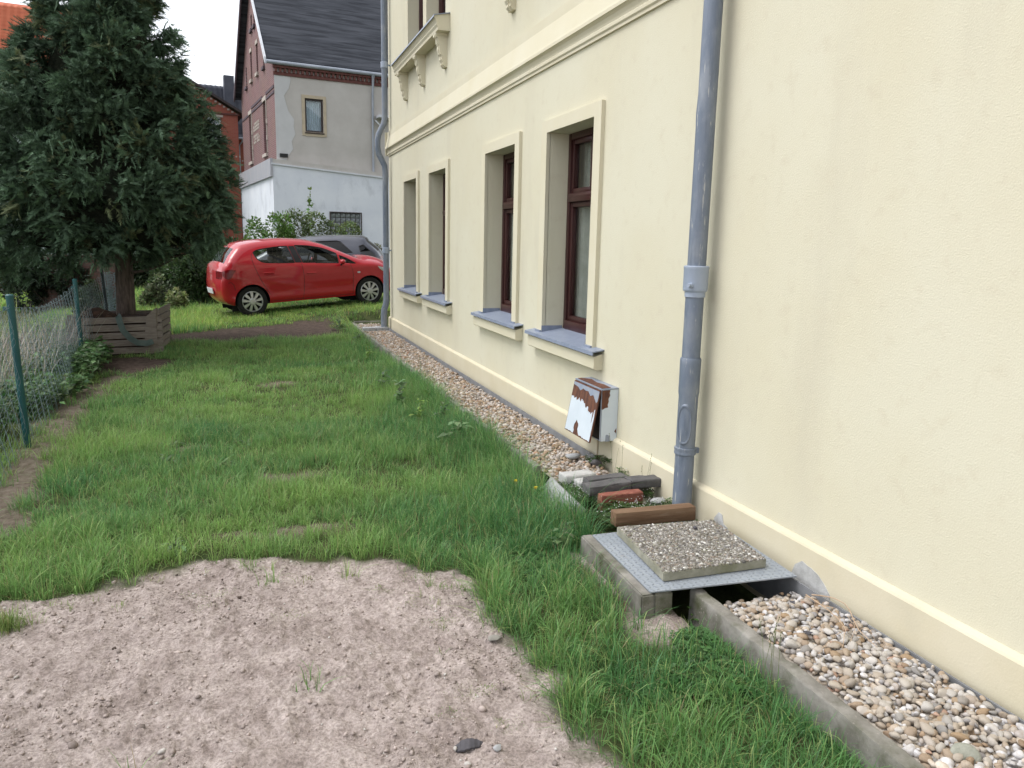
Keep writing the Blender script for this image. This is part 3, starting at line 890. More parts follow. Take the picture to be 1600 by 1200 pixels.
# oval inspection hatch: a raised, curved oval plate facing the camera side
hv, hf = [], []
ang0 = math.atan2(-3.84, -2.4)
nu, nr = 40, 7
rr_ = [0.0, .5, .84, .86, .92, .94, 1.0]; oo_ = [.0055, .0055, .0055, .010, .010, .004, .0]
for i in range(nr):
    for j in range(nu):
        t = 2 * math.pi * j / nu
        ex = np.sign(math.cos(t)) * abs(math.cos(t)) ** .8; ez = np.sign(math.sin(t)) * abs(math.sin(t)) ** .9
        a_ = ang0 - .25 + ex * rr_[i] * .70
        R1 = .0565 + oo_[i]
        hv.append((PX + R1 * math.cos(a_), PY + R1 * math.sin(a_), .575 + ez * rr_[i] * .125))
for i in range(nr - 1):
    for j in range(nu):
        hf.append((i * nu + j, i * nu + (j + 1) % nu, (i + 1) * nu + (j + 1) % nu, (i + 1) * nu + j))
hm = MB(); hm.add(hv, hf); ho = hm.build('inspection_hatch', 'pipe', dpo, smooth=True, angle=60)

# ---- far downpipe with the swan neck round the string course
fx, fy = -0.10, 14.12
fp = MB()
path = [(fx, fy, 7.5), (fx, fy, 4.0), (fx, fy, 3.72), (fx - .015, fy, 3.62), (fx - .06, fy + .02, 3.53), (fx - .105, fy + .03, 3.44), (fx - .125, fy + .03, 3.34), (fx - .125, fy + .03, 3.2),
        (fx - .105, fy + .03, 3.10), (fx - .05, fy + .01, 2.99), (fx - .01, fy, 2.90), (fx, fy, 2.78), (fx, fy, 1.5), (fx, fy, .62), (fx + .0, fy, .52), (fx - .012, fy - .0, .44), (fx - .035, fy + .01, .36), (fx - .045, fy + .01, .26), (fx - .045, fy + .01, -.1)]
fp.tube(path, [.051] * 13 + [.053, .056, .056, .057, .057, .057], 24)
fpo = fp.build('downpipe', 'pipe', house, smooth=True)
fpo['label'] = 'far grey-blue downpipe with a swan neck at the corner'
for zz in (1.42, 4.6):
    br = MB(); br.lathe([(.05, zz - .055), (.062, zz - .05), (.064, zz), (.064, zz + .05), (.05, zz + .055)], 24, Matrix.Translation((fx, fy, 0)))
    br.box(fx + .05, -0.002, fy - .012, fy + .012, zz - .012, zz + .012)
    br.build('bracket', 'pipe_new', fpo, smooth=True)

# ================================================================== rusty meter box on the wall
box = thing('meter_box', 'small white metal cabinet with rusty peeling paint on the house wall', 'cabinet', (-0.07, 5.17, 0.18))
bx0, by0, by1, bz0, bz1, bd = -0.002, 4.93, 5.40, 0.185, 0.575, 0.132


def ragged(n, amp, seed):
    r_ = np.random.default_rng(seed); v = r_.uniform(-1, 1, n); v2 = np.repeat(r_.uniform(-1, 1, n // 3 + 1), 3)[:n]
    return amp * (0.5 * v + 0.7 * v2)


bb = MB()
bb.box(-bd, -bd + .002, by0, by0 + .02, bz0, bz1)
bb.box(-bd, bx0, by1 - .003, by1, bz0, bz1)
bb.box(-bd, bx0, by0 + .003, by1 - .003, bz0, bz0 + .003)
bb.box(-.012, bx0, by0 + .003, by1 - .003, bz0 + .003, bz1)
bb.build('cabinet_body', 'box_paint', box)
ik = MB(); ik.box(-bd + .006, -bd + .008, by0 + .004, by1 - .004, bz0 + .004, bz1 - .01); ik.build('gap_shade_plate', 'black', box)  # black plate across the opening stands in for the shade behind the door
sd_ = MB(); sd_.box(-bd, bx0, by0, by0 + .003, bz0, bz1 - .006)
sd_.build('side_panel', 'box_paint', box)
def flake(name, poly, fn, matn, th=.0018, parent=box):
    k = len(poly)
    V = [fn(a, b, th) for a, b in poly] + [fn(a, b, -.0004) for a, b in poly]
    mb = MB(); mb.add(V, [tuple(range(k))] + [(i, (i + 1) % k, k + (i + 1) % k, k + i) for i in range(k)])
    return mb.build(name, matn, parent)


tp = MB()
tp.prism([(-bd - .006, bz1), (-bd - .006, bz1 - .008), (-bd - .004, bz1 - .010), (bx0, bz1 - .004), (bx0, bz1 + .006)], by0 - .003, by1 + .003, lambda p, q, h: (p, h, q))
lid = tp.build('lid', 'primer', box)
flake('rust_patch', [(.02, .03), (.55, .02), (.62, .3), (.5, .5), (.66, .8), (.3, .97), (.03, .95)], lambda a, b, h: (-bd + a * bd, by0 + b * (by1 - by0), bz1 + .002 + .006 * a + h), 'rust', parent=lid)


# door: hinged at the top, bottom swung outwards; the paint is a sheet with a torn edge over rusty steel
dz1 = bz1 - .012; dz0 = bz0 - .004; out = .072
DN = Vector((-(dz1 - dz0), 0, -out)).normalized()


def door_pt(u, v, h):       # u across 0..1 (near -> far), v down 0..1
    return (-bd - .004 - out * v + DN.x * h, by0 + .004 + (by1 - by0 - .012) * u, dz1 + (dz0 - dz1) * v + DN.z * h)


dr = MB()
for (h0, h1) in ((0.0, .012),):
    V = [door_pt(0, 0, h0), door_pt(1, 0, h0), door_pt(1, 1, h0), door_pt(0, 1, h0), door_pt(0, 0, h1), door_pt(1, 0, h1), door_pt(1, 1, h1), door_pt(0, 1, h1)]
    dr.add(V, [(0, 3, 2, 1), (4, 5, 6, 7), (0, 1, 5, 4), (1, 2, 6, 5), (2, 3, 7, 6), (3, 0, 4, 7)])
door = dr.build('door', 'rust', box)
n = 44
top = [(u, .26 + .20 * (1 - u) + .03 * math.sin(u * 9) + r_) for u, r_ in zip(np.linspace(0.11, .985, n), ragged(n, .05, 3))]
top = [(0.012, .52), (0.03, .36), (.05, .38), (.07, .62), (.085, .63), (.10, .42)] + top
bot = [(u, .985 + r_) for u, r_ in zip(np.linspace(.985, 0.015, 26), -np.abs(ragged(26, .03, 5)))]
hole = [(.66, .985), (.64, .93), (.67, .88), (.66, .80), (.62, .74), (.60, .70), (.56, .74), (.52, .76), (.50, .80), (.51, .87), (.47, .93), (.44, .96)]
bot = [p for p in bot if p[0] > .67] + hole + [p for p in bot if p[0] < .43]
flake('paint_film', top + bot, lambda a, b, h: door_pt(a, b, .012 + h), 'box_paint', parent=door)
flake('primer_edge', [(0.01, .015), (.99, .015), (.99, .07), (.8, .09), (.7, .14), (.6, .08), (.5, .10), (.4, .09), (.3, .16), (.2, .12), (.1, .2), (.05, .24), (0.01, .2)], lambda a, b, h: door_pt(a, b, .0122 + h * .5), 'primer', parent=door)


def side_pt(u, v, h):       # u from front edge to wall, v down
    return (-bd + u * (bd - .004), by0 - h, bz1 - .008 + (bz0 - bz1) * v)


flake('rust_patch', [(0.0, 0.0), (.50, 0.0), (.46, .06), (.50, .10), (.40, .17), (.42, .22), (.36, .28), (.40, .33), (.2, .34), (.05, .37), (0, .36)], side_pt, 'rust')
flake('rust_patch', [(.97, .74), (.85, .80), (.97, .84)], side_pt, 'rust')
flake('primer_patch', [(.32, .86), (.40, .85), (.58, .88), (.58, .985), (.30, .985)], side_pt, 'primer')
ht = thing('meter_cable', 'thin vertical cable conduit under the rusty cabinet', 'cable', (-0.036, 5.17, -0.1))
mb = MB(); mb.tube([(-.037, 5.17, -.1), (-.037, 5.17, bz0 + .002)], .006, 10); mb.build('conduit', 'frame_cream', ht, smooth=True)
tag(box)

# ================================================================== gravel strips, edging, pit
def pebble_cols(n, bright=1.0):
    pal = np.array([(0.50, 0.49, 0.475), (0.57, 0.56, 0.55), (0.38, 0.305, 0.225), (0.43, 0.36, 0.28), (0.33, 0.24, 0.16), (0.30, 0.285, 0.275), (0.52, 0.46, 0.38), (0.62, 0.61, 0.60), (0.44, 0.40, 0.36), (0.40, 0.27, 0.2)])
    pr = np.array([.16, .14, .10, .14, .06, .07, .12, .09, .09, .03]); pr /= pr.sum()
    c = pal[rng.choice(len(pal), n, p=pr)] * np.array([1.0, 1.0, 1.04])
    return np.clip(c * (1 + rng.normal(0, .10, (n, 1))) * bright, .03, .75)


PEB = [ico(2, 0.03, 100 + i) for i in range(14)]
PEB1 = [ico(1, 0.05, 200 + i) for i in range(14)]


def sheet(name, x0, x1, y0, y1, zf, matn, nx_=12, ny_=80, kind='structure'):
    X, Y = np.meshgrid(np.linspace(x0, x1, nx_), np.linspace(y0, y1, ny_))
    Z = zf(X, Y)
    id_ = np.arange(X.size).reshape(X.shape)
    F_ = np.stack([id_[:-1, :-1], id_[:-1, 1:], id_[1:, 1:], id_[1:, :-1]], 2).reshape(-1, 4)
    return tag(link(name, tri_mesh(name, np.stack([X, Y, Z], 2).reshape(-1, 3), F_, matn, smooth=True)), kind=kind)


MT['grit'] = mat('grit', (0.30, 0.265, 0.22), rough=0.95, var=(0.42, 0.38, 0.33), vscale=40, bump=0.6, bscale=60)


def near_top(X, Y):
    return -0.004 - 0.065 * sstep(2.55, 2.88, Y) + 0.012 * fbm(X * 6, Y * 6, 51, 3)


def far_top(X, Y):
    return -0.035 + 0.014 * fbm(X * 5, Y * 5, 52, 3)


bed_n = sheet('gravel_bed', -0.575, -0.07, -3.0, 2.87, near_top, 'grit')
bed_n['label'] = 'near gravel strip between concrete edging and the house wall'
bed_f = sheet('gravel_bed', -0.545, -0.07, 4.55, 15.25, far_top, 'grit', ny_=200)
bed_f['label'] = 'far gravel strip running along the house wall'


def pack(x0, x1, y0, y1, d, layers=2):
    """jittered hex packing"""
    out = []
    for l in range(layers):
        gy = np.arange(y0, y1, d * .80)
        for k, yy in enumerate(gy):
            gx = np.arange(x0 + (k % 2) * d * .5, x1, d)
            out.append(np.stack([gx, np.full(len(gx), yy), np.full(len(gx), l)], 1))
    P = np.concatenate(out)
    P[:, :2] += rng.normal(0, d * .24, (len(P), 2))
    ok = (P[:, 0] > x0) & (P[:, 0] < x1) & (P[:, 1] < y1)
    return P[ok]


# near strip
P = pack(-0.56, -0.085, 1.3, 2.84, .031, 2)
n = len(P)
size = np.clip(rng.lognormal(math.log(.0150), .32, n), .007, .0255)
pos = np.stack([P[:, 0], P[:, 1], near_top(P[:, 0], P[:, 1]) + np.where(P[:, 2] == 0, .004, .020) + rng.normal(0, .005, n)], 1)
asp = np.stack([rng.uniform(.95, 1.35, n), rng.uniform(.8, 1.05, n), rng.uniform(.55, .85, n)], 1)
scl = size[:, None] * asp
rot = yaw_rot(n, .45)
cam_dist = np.linalg.norm(pos - CP, axis=1)
# the 300 pebbles that show largest become single pebbles
pix = []
for p in pos:
    c = RM.T @ (p - CP)
    pix.append((800 + 1200 * c[0] / c[2], 600 + 1200 * c[1] / c[2]) if c[2] > .2 else (-1, -1))
pix = np.array(pix)
vis = (P[:, 2] == 1) & (pix[:, 0] > 0) & (pix[:, 0] < 1590) & (pix[:, 1] < 1192)
score = np.where(vis, size / cam_dist, -1)
order = np.argsort(-score)[:300]
single = np.zeros(n, bool); single[order] = True
peb_me = []
for i, (v_, f_) in enumerate(PEB):
    peb_me.append(tri_mesh('pebble', v_, f_, 'pebble_obj', smooth=True))
for i in order:
    o = bpy.data.objects.new('pebble', peb_me[rng.integers(0, len(peb_me))])
    COL.objects.link(o)
    m3 = Matrix([list(map(float, rw)) for rw in rot[i]]).to_4x4() @ Matrix.Diagonal((*map(float, scl[i]), 1.0))
    o.parent = bed_n
    o.matrix_basis = Matrix.Translation(Vector(pos[i].tolist())) @ m3
rest = ~single
Vp, Fp, Cp = scatter(PEB, pos[rest], scl[rest], rot[rest], pebble_cols(rest.sum()))
tag(link('pebbles', tri_mesh('pebbles', Vp, Fp, 'pebble_attr', Cp, smooth=True), bed_n), kind='stuff')

# far strip
P = pack(-0.535, -0.085, 4.62, 13.9, .029, 1)
P2 = pack(-0.535, -0.085, 14.32, 15.22, .032, 1)
P = np.concatenate([P, P2]); n = len(P)
# bricks and weeds stand on the first part of the strip
size = np.clip(rng.lognormal(math.log(.0158), .30, n), .008, .034)
pos = np.stack([P[:, 0], P[:, 1], far_top(P[:, 0], P[:, 1]) + .006 + rng.normal(0, .006, n)], 1)
scl = size[:, None] * np.stack([rng.uniform(.95, 1.3, n), rng.uniform(.8, 1.05, n), rng.uniform(.55, .85, n)], 1)
pc = pebble_cols(n, .92) * np.array([1.04, .97, .89])
Vp, Fp, Cp = scatter(PEB1, pos, scl, yaw_rot(n, .5), pc)
tag(link('pebbles', tri_mesh('pebbles', Vp, Fp, 'pebble_attr', Cp, smooth=True), bed_f), kind='stuff')

# single larger stones in the beds
def stone(name, label, c, s, matn, seed, cat='stone', rot_=0.0):
    v_, f_ = ico(3, .012, seed)
    v_ = v_ * np.array(s)
    R_ = np.array(rotz(rot_)); v_ = v_ @ R_.T + np.array(c)
    o = link(name, tri_mesh(name, v_, f_, matn, smooth=True))
    return tag(o, label, cat)


stone('cobble', 'large round grey-green stone among the near pebbles', G(1507, 1180, 0.02) + np.array([0, 0, -.003]), (.052, .046, .036), 'stonegreen', 5)
stone('cobble', 'flat grey stone at the near end of the far gravel strip', G(895, 712, 0.0), (.07, .05, .025), 'concrete_pale', 6, rot_=.5)
stone('cobble', 'dark grey stone against the wall at the near end of the far gravel', (-.12, 5.02, .0), (.05, .045, .035), 'slate_brick', 8)
stone('cobble', 'pale broken stone lying in the weeds beside the near downpipe', G(1028, 783, .0), (.055, .035, .022), 'concrete_pale', 9)


# concrete edging boards
MT['tread_mark'] = mat('tread_mark', (0.22, 0.245, 0.285), rough=0.45, metal=0.3, var=(0.29, 0.32, 0.36), vscale=20)
def edging(label, a, b, w_, zt, zb, matn='concrete', bev=.008, group=None):
    a = np.array(a); b = np.array(b); L_ = np.linalg.norm(b - a); ang = math.atan2(b[1] - a[1], b[0] - a[0])
    mb = MB(); ns_ = max(6, int(L_ / .03)); d_ = (b - a) / L_; nn_ = np.array([-d_[1], d_[0]])
    hw = w_ / 2; prof = [(-hw, zb), (-hw, zt - .05), (-hw, zt - bev), (-hw + bev * .4, zt - bev * .3), (-hw + bev, zt), (hw - bev, zt), (hw - bev * .4, zt - bev * .3), (hw, zt - bev), (hw, zt - .05), (hw, zb)]
    chip = np.zeros((ns_ + 1, 2))
    for q in range(max(1, int(L_ * 2.2))):
        k_ = rng.integers(0, ns_ + 1); chip[k_, rng.integers(0, 2)] = rng.uniform(.004, .012)
        if k_ + 1 <= ns_: chip[k_ + 1] = chip[k_] * .6
    wob = np.cumsum(rng.normal(0, .0006, ns_ + 1)); V_ = []
    for i_ in range(ns_ + 1):
        p0 = a + d_ * (L_ * i_ / ns_)
        for (o__, z__) in prof:
            j_ = rng.normal(0, .0009, 2); ch = chip[i_, 0 if o__ < 0 else 1] if z__ > zt - .02 else 0
            oo = o__ + wob[i_] + j_[0] - np.sign(o__) * ch; p_ = p0 + nn_ * oo
            V_.append((p_[0], p_[1], z__ + j_[1] - ch * .8))
    k_ = len(prof); F_ = [(i_ * k_ + j_, i_ * k_ + j_ + 1, (i_ + 1) * k_ + j_ + 1, (i_ + 1) * k_ + j_) for i_ in range(ns_) for j_ in range(k_ - 1)]
    F_ += [tuple(range(k_))[::-1], tuple(ns_ * k_ + j_ for j_ in range(k_))]
    mb.add(V_, F_)
    o = mb.build('edging_stone', matn, smooth=True)
    return tag(o, label, 'edging stone', group)


edging('nearest concrete edging board beside the pale pebble strip', (-0.592, 2.90), (-0.632, 1.55), .066, .022, -.20)
edging('concrete edging board leaving the bottom edge of the picture', (-0.632, 1.54), (-0.66, .54), .066, .018, -.20)
ORD = ['first', 'second', 'third', 'fourth', 'fifth', 'sixth', 'seventh', 'eighth', 'ninth', 'tenth', 'eleventh', 'twelfth']
ys_e = [5.05, 6.05, 7.05, 8.05, 9.05, 10.05, 11.05, 12.05, 13.05, 14.05, 15.3]
for i in range(len(ys_e) - 1):
    edging(ORD[i] + ' concrete edging board of the far gravel strip, counted from the kerb stone', (-.572 + rng.normal(0, .003), ys_e[i] + .004), (-.572 + rng.normal(0, .003), ys_e[i + 1] - .004), .05, .0 + rng.normal(0, .004), -.2, group='edging boards of the far gravel strip')
edging('dark edging board across the far end of the gravel', (-.54, 15.3), (0.0, 15.3), .05, .02, -.2)
# row of grey setts under the far downpipe
for i in range(4):
    mb = MB(); mb.rbox((-.49 + i * .118, 14.07 + .02 * i, -.012), (.112, .20, .09), .012, jit=.002)
    tag(mb.build('sett', 'concrete_pale', smooth=True), ORD[3 - i] + ' grey paving sett from the wall under the far downpipe', 'paving sett', 'setts under the far downpipe')

# tilted pale kerb stone lying half in the grass
mb = MB(); mb.rbox((0, 0, 0), (.085, .56, .15), .012, Matrix.Rotation(math.radians(-5), 3, 'Z') @ Matrix.Rotation(math.radians(38), 3, 'Y'), jit=.0015)
o = mb.build('kerb_stone', 'concrete_pale', smooth=True); o.location = (-.655, 4.40, -.045)
tag(o, 'pale tilted kerb stone half sunk in the grass', 'kerb stone')

# pit surround: concrete frame, tread plate, exposed aggregate slab
pit = thing('inspection_pit', 'concrete pit surround covered by a steel tread plate', 'inspection pit', (-0.5, 3.2, -0.1))
fr = MB()
fr.hexa([(-.905, 2.86, -.2), (-.835, 2.86, -.2), (-.80, 3.62, -.2), (-.87, 3.62, -.2)], [(-.900, 2.865, .042), (-.835, 2.865, .042), (-.80, 3.62, .042), (-.865, 3.62, .042)])
fr.hexa([(-.834, 2.86, -.2), (-.735, 2.86, -.2), (-.735, 2.92, -.2), (-.834, 2.92, -.2)], [(-.834, 2.867, .040), (-.737, 2.867, .040), (-.737, 2.92, .040), (-.834, 2.92, .040)])
fr.box(-.80, -.035, 3.56, 3.62, -.2, .040)
bmx = fr.mesh('concrete_frame', 'concrete')
bm = bmesh.new(); bm.from_mesh(bmx); bmesh.ops.bevel(bm, geom=[e for e in bm.edges], offset=.007, segments=2, affect='EDGES'); bm.to_mesh(bmx); bm.free()
link('concrete_frame', bmx, pit)
mb = MB(); mb.add([(-.80, 2.80, -.30), (-.03, 2.80, -.30), (-.03, 3.6, -.30), (-.80, 3.6, -.30)], [(0, 1, 2, 3)])
PC = [np.array(p) for p in ((-.852, 2.872, .046), (-.085, 2.825, .046), (-.045, 3.575, .046), (-.812, 3.585, .046))]


def bil(Q, u, v, dz=0.0):
    p = Q[0] * (1 - u) * (1 - v) + Q[1] * u * (1 - v) + Q[2] * u * v + Q[3] * (1 - u) * v
    return (p[0], p[1], p[2] + dz)


pl = MB(); pl.hexa([bil(PC, *uv) for uv in ((0, 0), (1, 0), (1, 1), (0, 1))], [bil(PC, *uv, .006) for uv in ((0, 0), (1, 0), (1, 1), (0, 1))])
plate = pl.build('tread_plate', 'steel', pit)
# raised lozenges of the tread plate
loz = (np.array([[-.5, 0, 0], [0, -.16, 0], [.5, 0, 0], [0, .16, 0], [-.2, 0, 1], [.2, 0, 1]], float), np.array([[0, 1, 4], [1, 5, 4], [1, 2, 5], [2, 3, 5], [3, 4, 5], [3, 0, 4]]))
nu = 26; pts = []; ang = []
for i in range(nu):
    for j in range(nu):
        pts.append(bil(PC, (i + .5) / nu, (j + .5) / nu, .0058)); ang.append(math.pi / 4 if (i + j) % 2 else -math.pi / 4)
pts = np.array(pts); ang = np.array(ang); z0 = np.zeros_like(ang)
Rz = np.stack([np.stack([np.cos(ang), -np.sin(ang), z0], 1), np.stack([np.sin(ang), np.cos(ang), z0], 1), np.stack([z0, z0, z0 + 1], 1)], 1)
Vl, Fl, _ = scatter([loz], pts, np.tile([[.030, .036, .0038]], (len(pts), 1)), Rz, None)
tag(link('tread_pattern', tri_mesh('tread_pattern', Vl, Fl, 'tread_mark'), plate), kind='stuff')

slab = thing('pebble_slab', 'square exposed-aggregate paving slab lying on the tread plate', 'paving slab', (-.43, 3.23, .055))
SC = [np.array(p) for p in ((-.745, 2.945, .054), (-.172, 2.945, .054), (-.112, 3.495, .054), (-.688, 3.545, .054))]
sb = MB(); sb.hexa([bil(SC, *uv) for uv in ((0, 0), (1, 0), (1, 1), (0, 1))], [bil(SC, *uv, .046) for uv in ((0, 0), (1, 0), (1, 1), (0, 1))])
smx = sb.mesh('concrete_base', 'slab')
bm = bmesh.new(); bm.from_mesh(smx); bmesh.ops.bevel(bm, geom=[e for e in bm.edges], offset=.004, segments=2, affect='EDGES'); bm.to_mesh(smx); bm.free()
link('concrete_base', smx, slab)
P = pack(.012, .988, .012, .988, .0185, 1); n = len(P)
pos = np.array([bil(SC, u, v, .0455) for u, v, _ in P]); pos[:, 2] += rng.normal(0, .0012, n)
size = np.clip(rng.lognormal(math.log(.0076), .28, n), .004, .014)
pal = np.array([(.19, .178, .168), (.25, .235, .22), (.155, .14, .12), (.31, .29, .275), (.50, .49, .475), (.225, .185, .155), (.13, .122, .118)])
cc = pal[rng.choice(7, n, p=[.2, .2, .17, .16, .09, .1, .08])] * (1.15 + rng.normal(0, .15, (n, 1)))
Vp, Fp, Cp = scatter([ico(1, .05, 300 + i) for i in range(8)], pos, size[:, None] * np.array([1.15, .95, .75]), yaw_rot(n, .25), cc)
tag(link('aggregate', tri_mesh('aggregate', Vp, Fp, 'aggregate', Cp, smooth=True), slab), kind='stuff')
stone('pine_cone', 'small dark cone lying on the pebble slab', np.array(bil(SC, .70, .78, .058)), (.014, .013, .010), 'deadleaf', 12, cat='cone')

# timber beam behind the slab
mb = MB(); mb.rbox((0, 0, 0), (.50, .078, .082), .006, jit=.0008)
o = mb.build('timber_beam', 'beam', smooth=True); o.location = (-.385, 3.685, .088); o.rotation_euler = (0, 0, math.radians(-2.5))
tag(o, 'brown timber beam lying behind the pebble slab', 'beam')


def brick(label, c, size, matn, rz=0.0, rx=0.0, cat='brick', group=None, bev=.006):
    mb = MB(); mb.rbox((0, 0, 0), size, bev, jit=.0022, cuts=3)
    o = mb.build('loose_brick', matn, smooth=True, angle=55)
    o.location = c; o.rotation_euler = (rx, math.radians(rng.normal(0, 1)), math.radians(rz))
    return tag(o, label, cat, group)


brick('red brick lying in front of the charcoal bricks', (-.365, 4.135, .025), (.29, .07, .10), 'red_brick', 2)
brick('long charcoal brick resting above the red brick', (-.405, 4.245, .082), (.30, .10, .056), 'slate_brick', 2)
brick('charcoal brick nearest the house wall, end to end with another', (-.14, 4.262, .086), (.225, .10, .056), 'slate_brick', 3)
brick('short charcoal brick behind the long charcoal brick', (-.345, 4.395, .072), (.29, .085, .058), 'slate_brick', 5)
brick('grey brick hidden under the charcoal bricks', (-.30, 4.33, .008), (.40, .17, .07), 'concrete', 3)
brick('chalky white brick on end beside the far gravel', (-.455, 4.60, .02), (.24, .11, .11), 'white_brick', 6, bev=.012)
brick('chalky white brick touching the short charcoal brick', (-.415, 4.48, .012), (.20, .10, .10), 'white_brick', 2, bev=.012)

# dry twig on the near gravel
tw = thing('dry_twig', 'dry branching twig lying on the near gravel against the wall', 'twig', (-.14, 2.5, 0))
def arc(pts, lift=.02, nn=14):
    P_ = np.array(pts, float); t = np.linspace(0, 1, len(P_)); tt = np.linspace(0, 1, nn)
    return np.stack([np.interp(tt, t, P_[:, k]) for k in range(3)], 1) + np.stack([rng.normal(0, .002, nn), rng.normal(0, .002, nn), lift * np.sin(np.pi * tt)], 1)
for pts_, rr in (([(1285, 927), (1335, 940), (1355, 985), (1388, 1008)], .0032), ([(1275, 927), (1315, 960), (1338, 985), (1332, 1010)], .003), ([(1330, 985), (1310, 1008), (1297, 1018)], .0015),
                 ([(1340, 960), (1352, 985), (1345, 1000)], .0013), ([(1296, 1018), (1300, 1032)], .0012), ([(1300, 945), (1322, 955), (1336, 988)], .0015), ([(1355, 985), (1372, 985), (1385, 1000)], .0012)):
    mb = MB(); P_ = arc([G(px, py, .040) - np.array([.055, 0, 0]) for px, py in pts_], .02); P_[:, 0] = np.minimum(P_[:, 0], -.085); mb.tube(P_, np.linspace(rr, rr * .4, len(P_)), 6)
    mb.build('stem', 'twig', tw, smooth=True)
for lab, px, py, s in (('dark fallen leaf on the near gravel beside the pit', 1233, 938, .022), ('dark fallen leaf in the middle of the near gravel', 1263, 992, .028)):
    V_ = (LEAF_WIDE[0] * s * 1.6) @ np.array(rotz(rng.uniform(0, 6))).T + G(px, py, .042)
    V_ = np.concatenate([V_, V_ + np.array([0, 0, -.001])])
    mb = MB(); mb.add(V_, [(0, 1, 2, 3), (7, 6, 5, 4)]); tag(mb.build('fallen_leaf', 'deadleaf'), lab, 'leaf')

# ================================================================== cars
def in_poly(P, poly):
    x, y = P[:, 0], P[:, 1]; r = np.zeros(len(P), bool); n = len(poly); j = n - 1
    for i in range(n):
        xi, yi = poly[i]; xj, yj = poly[j]
        c = ((yi > y) != (yj > y)) & (x < (xj - xi) * (y - yi) / (yj - yi + 1e-12) + xi)
        r ^= c; j = i
    return r


def resample(pts, step, closed=False):
    P = np.array(pts + ([pts[0]] if closed else []), float)
    # catmull-rom through the points
    if not closed:
        Q = np.vstack([2 * P[0] - P[1], P, 2 * P[-1] - P[-2]])
    else:
        Q = np.vstack([P[-2], P, P[1]])
    out = []
    for i in range(1, len(Q) - 2):
        a, b, c, d = Q[i - 1:i + 3]
        m = max(1, int(np.linalg.norm(c - b) / step))
        for k in range(m):
            t = k / m
            def tg(p, q, r_):
                u_, v_ = q - p, r_ - q
                cs = u_ @ v_ / (np.linalg.norm(u_) * np.linalg.norm(v_) + 1e-9)
                return .5 * (r_ - p) if cs > .6 else np.zeros(2)
            m0, m1 = tg(a, b, c), tg(b, c, d); L0 = np.linalg.norm(c - b)
            m0 = m0 * min(1, L0 / (np.linalg.norm(m0) + 1e-9)); m1 = m1 * min(1, L0 / (np.linalg.norm(m1) + 1e-9))
            out.append((2 * t ** 3 - 3 * t * t + 1) * b + (t ** 3 - 2 * t * t + t) * m0 + (-2 * t ** 3 + 3 * t * t) * c + (t ** 3 - t * t) * m1)
    if not closed: out.append(P[-1])
    return np.array(out)


def poly_step(pts, step):
    P = pts + [pts[0]]; out = []
    for a, b in zip(P[:-1], P[1:]):
        a = np.array(a); b = np.array(b); m = max(1, int(np.linalg.norm(b - a) / step))
        for k in range(m): out.append(a + (b - a) * k / m)
    return np.array(out)


def seg_dist(P, line):
    d = np.full(len(P), 9.0)
    for a, b in zip(line[:-1], line[1:]):
        ab = b - a; t = np.clip(((P - a) @ ab) / (ab @ ab + 1e-12), 0, 1)
        d = np.minimum(d, np.linalg.norm(P - (a + t[:, None] * ab), axis=1))
    return d


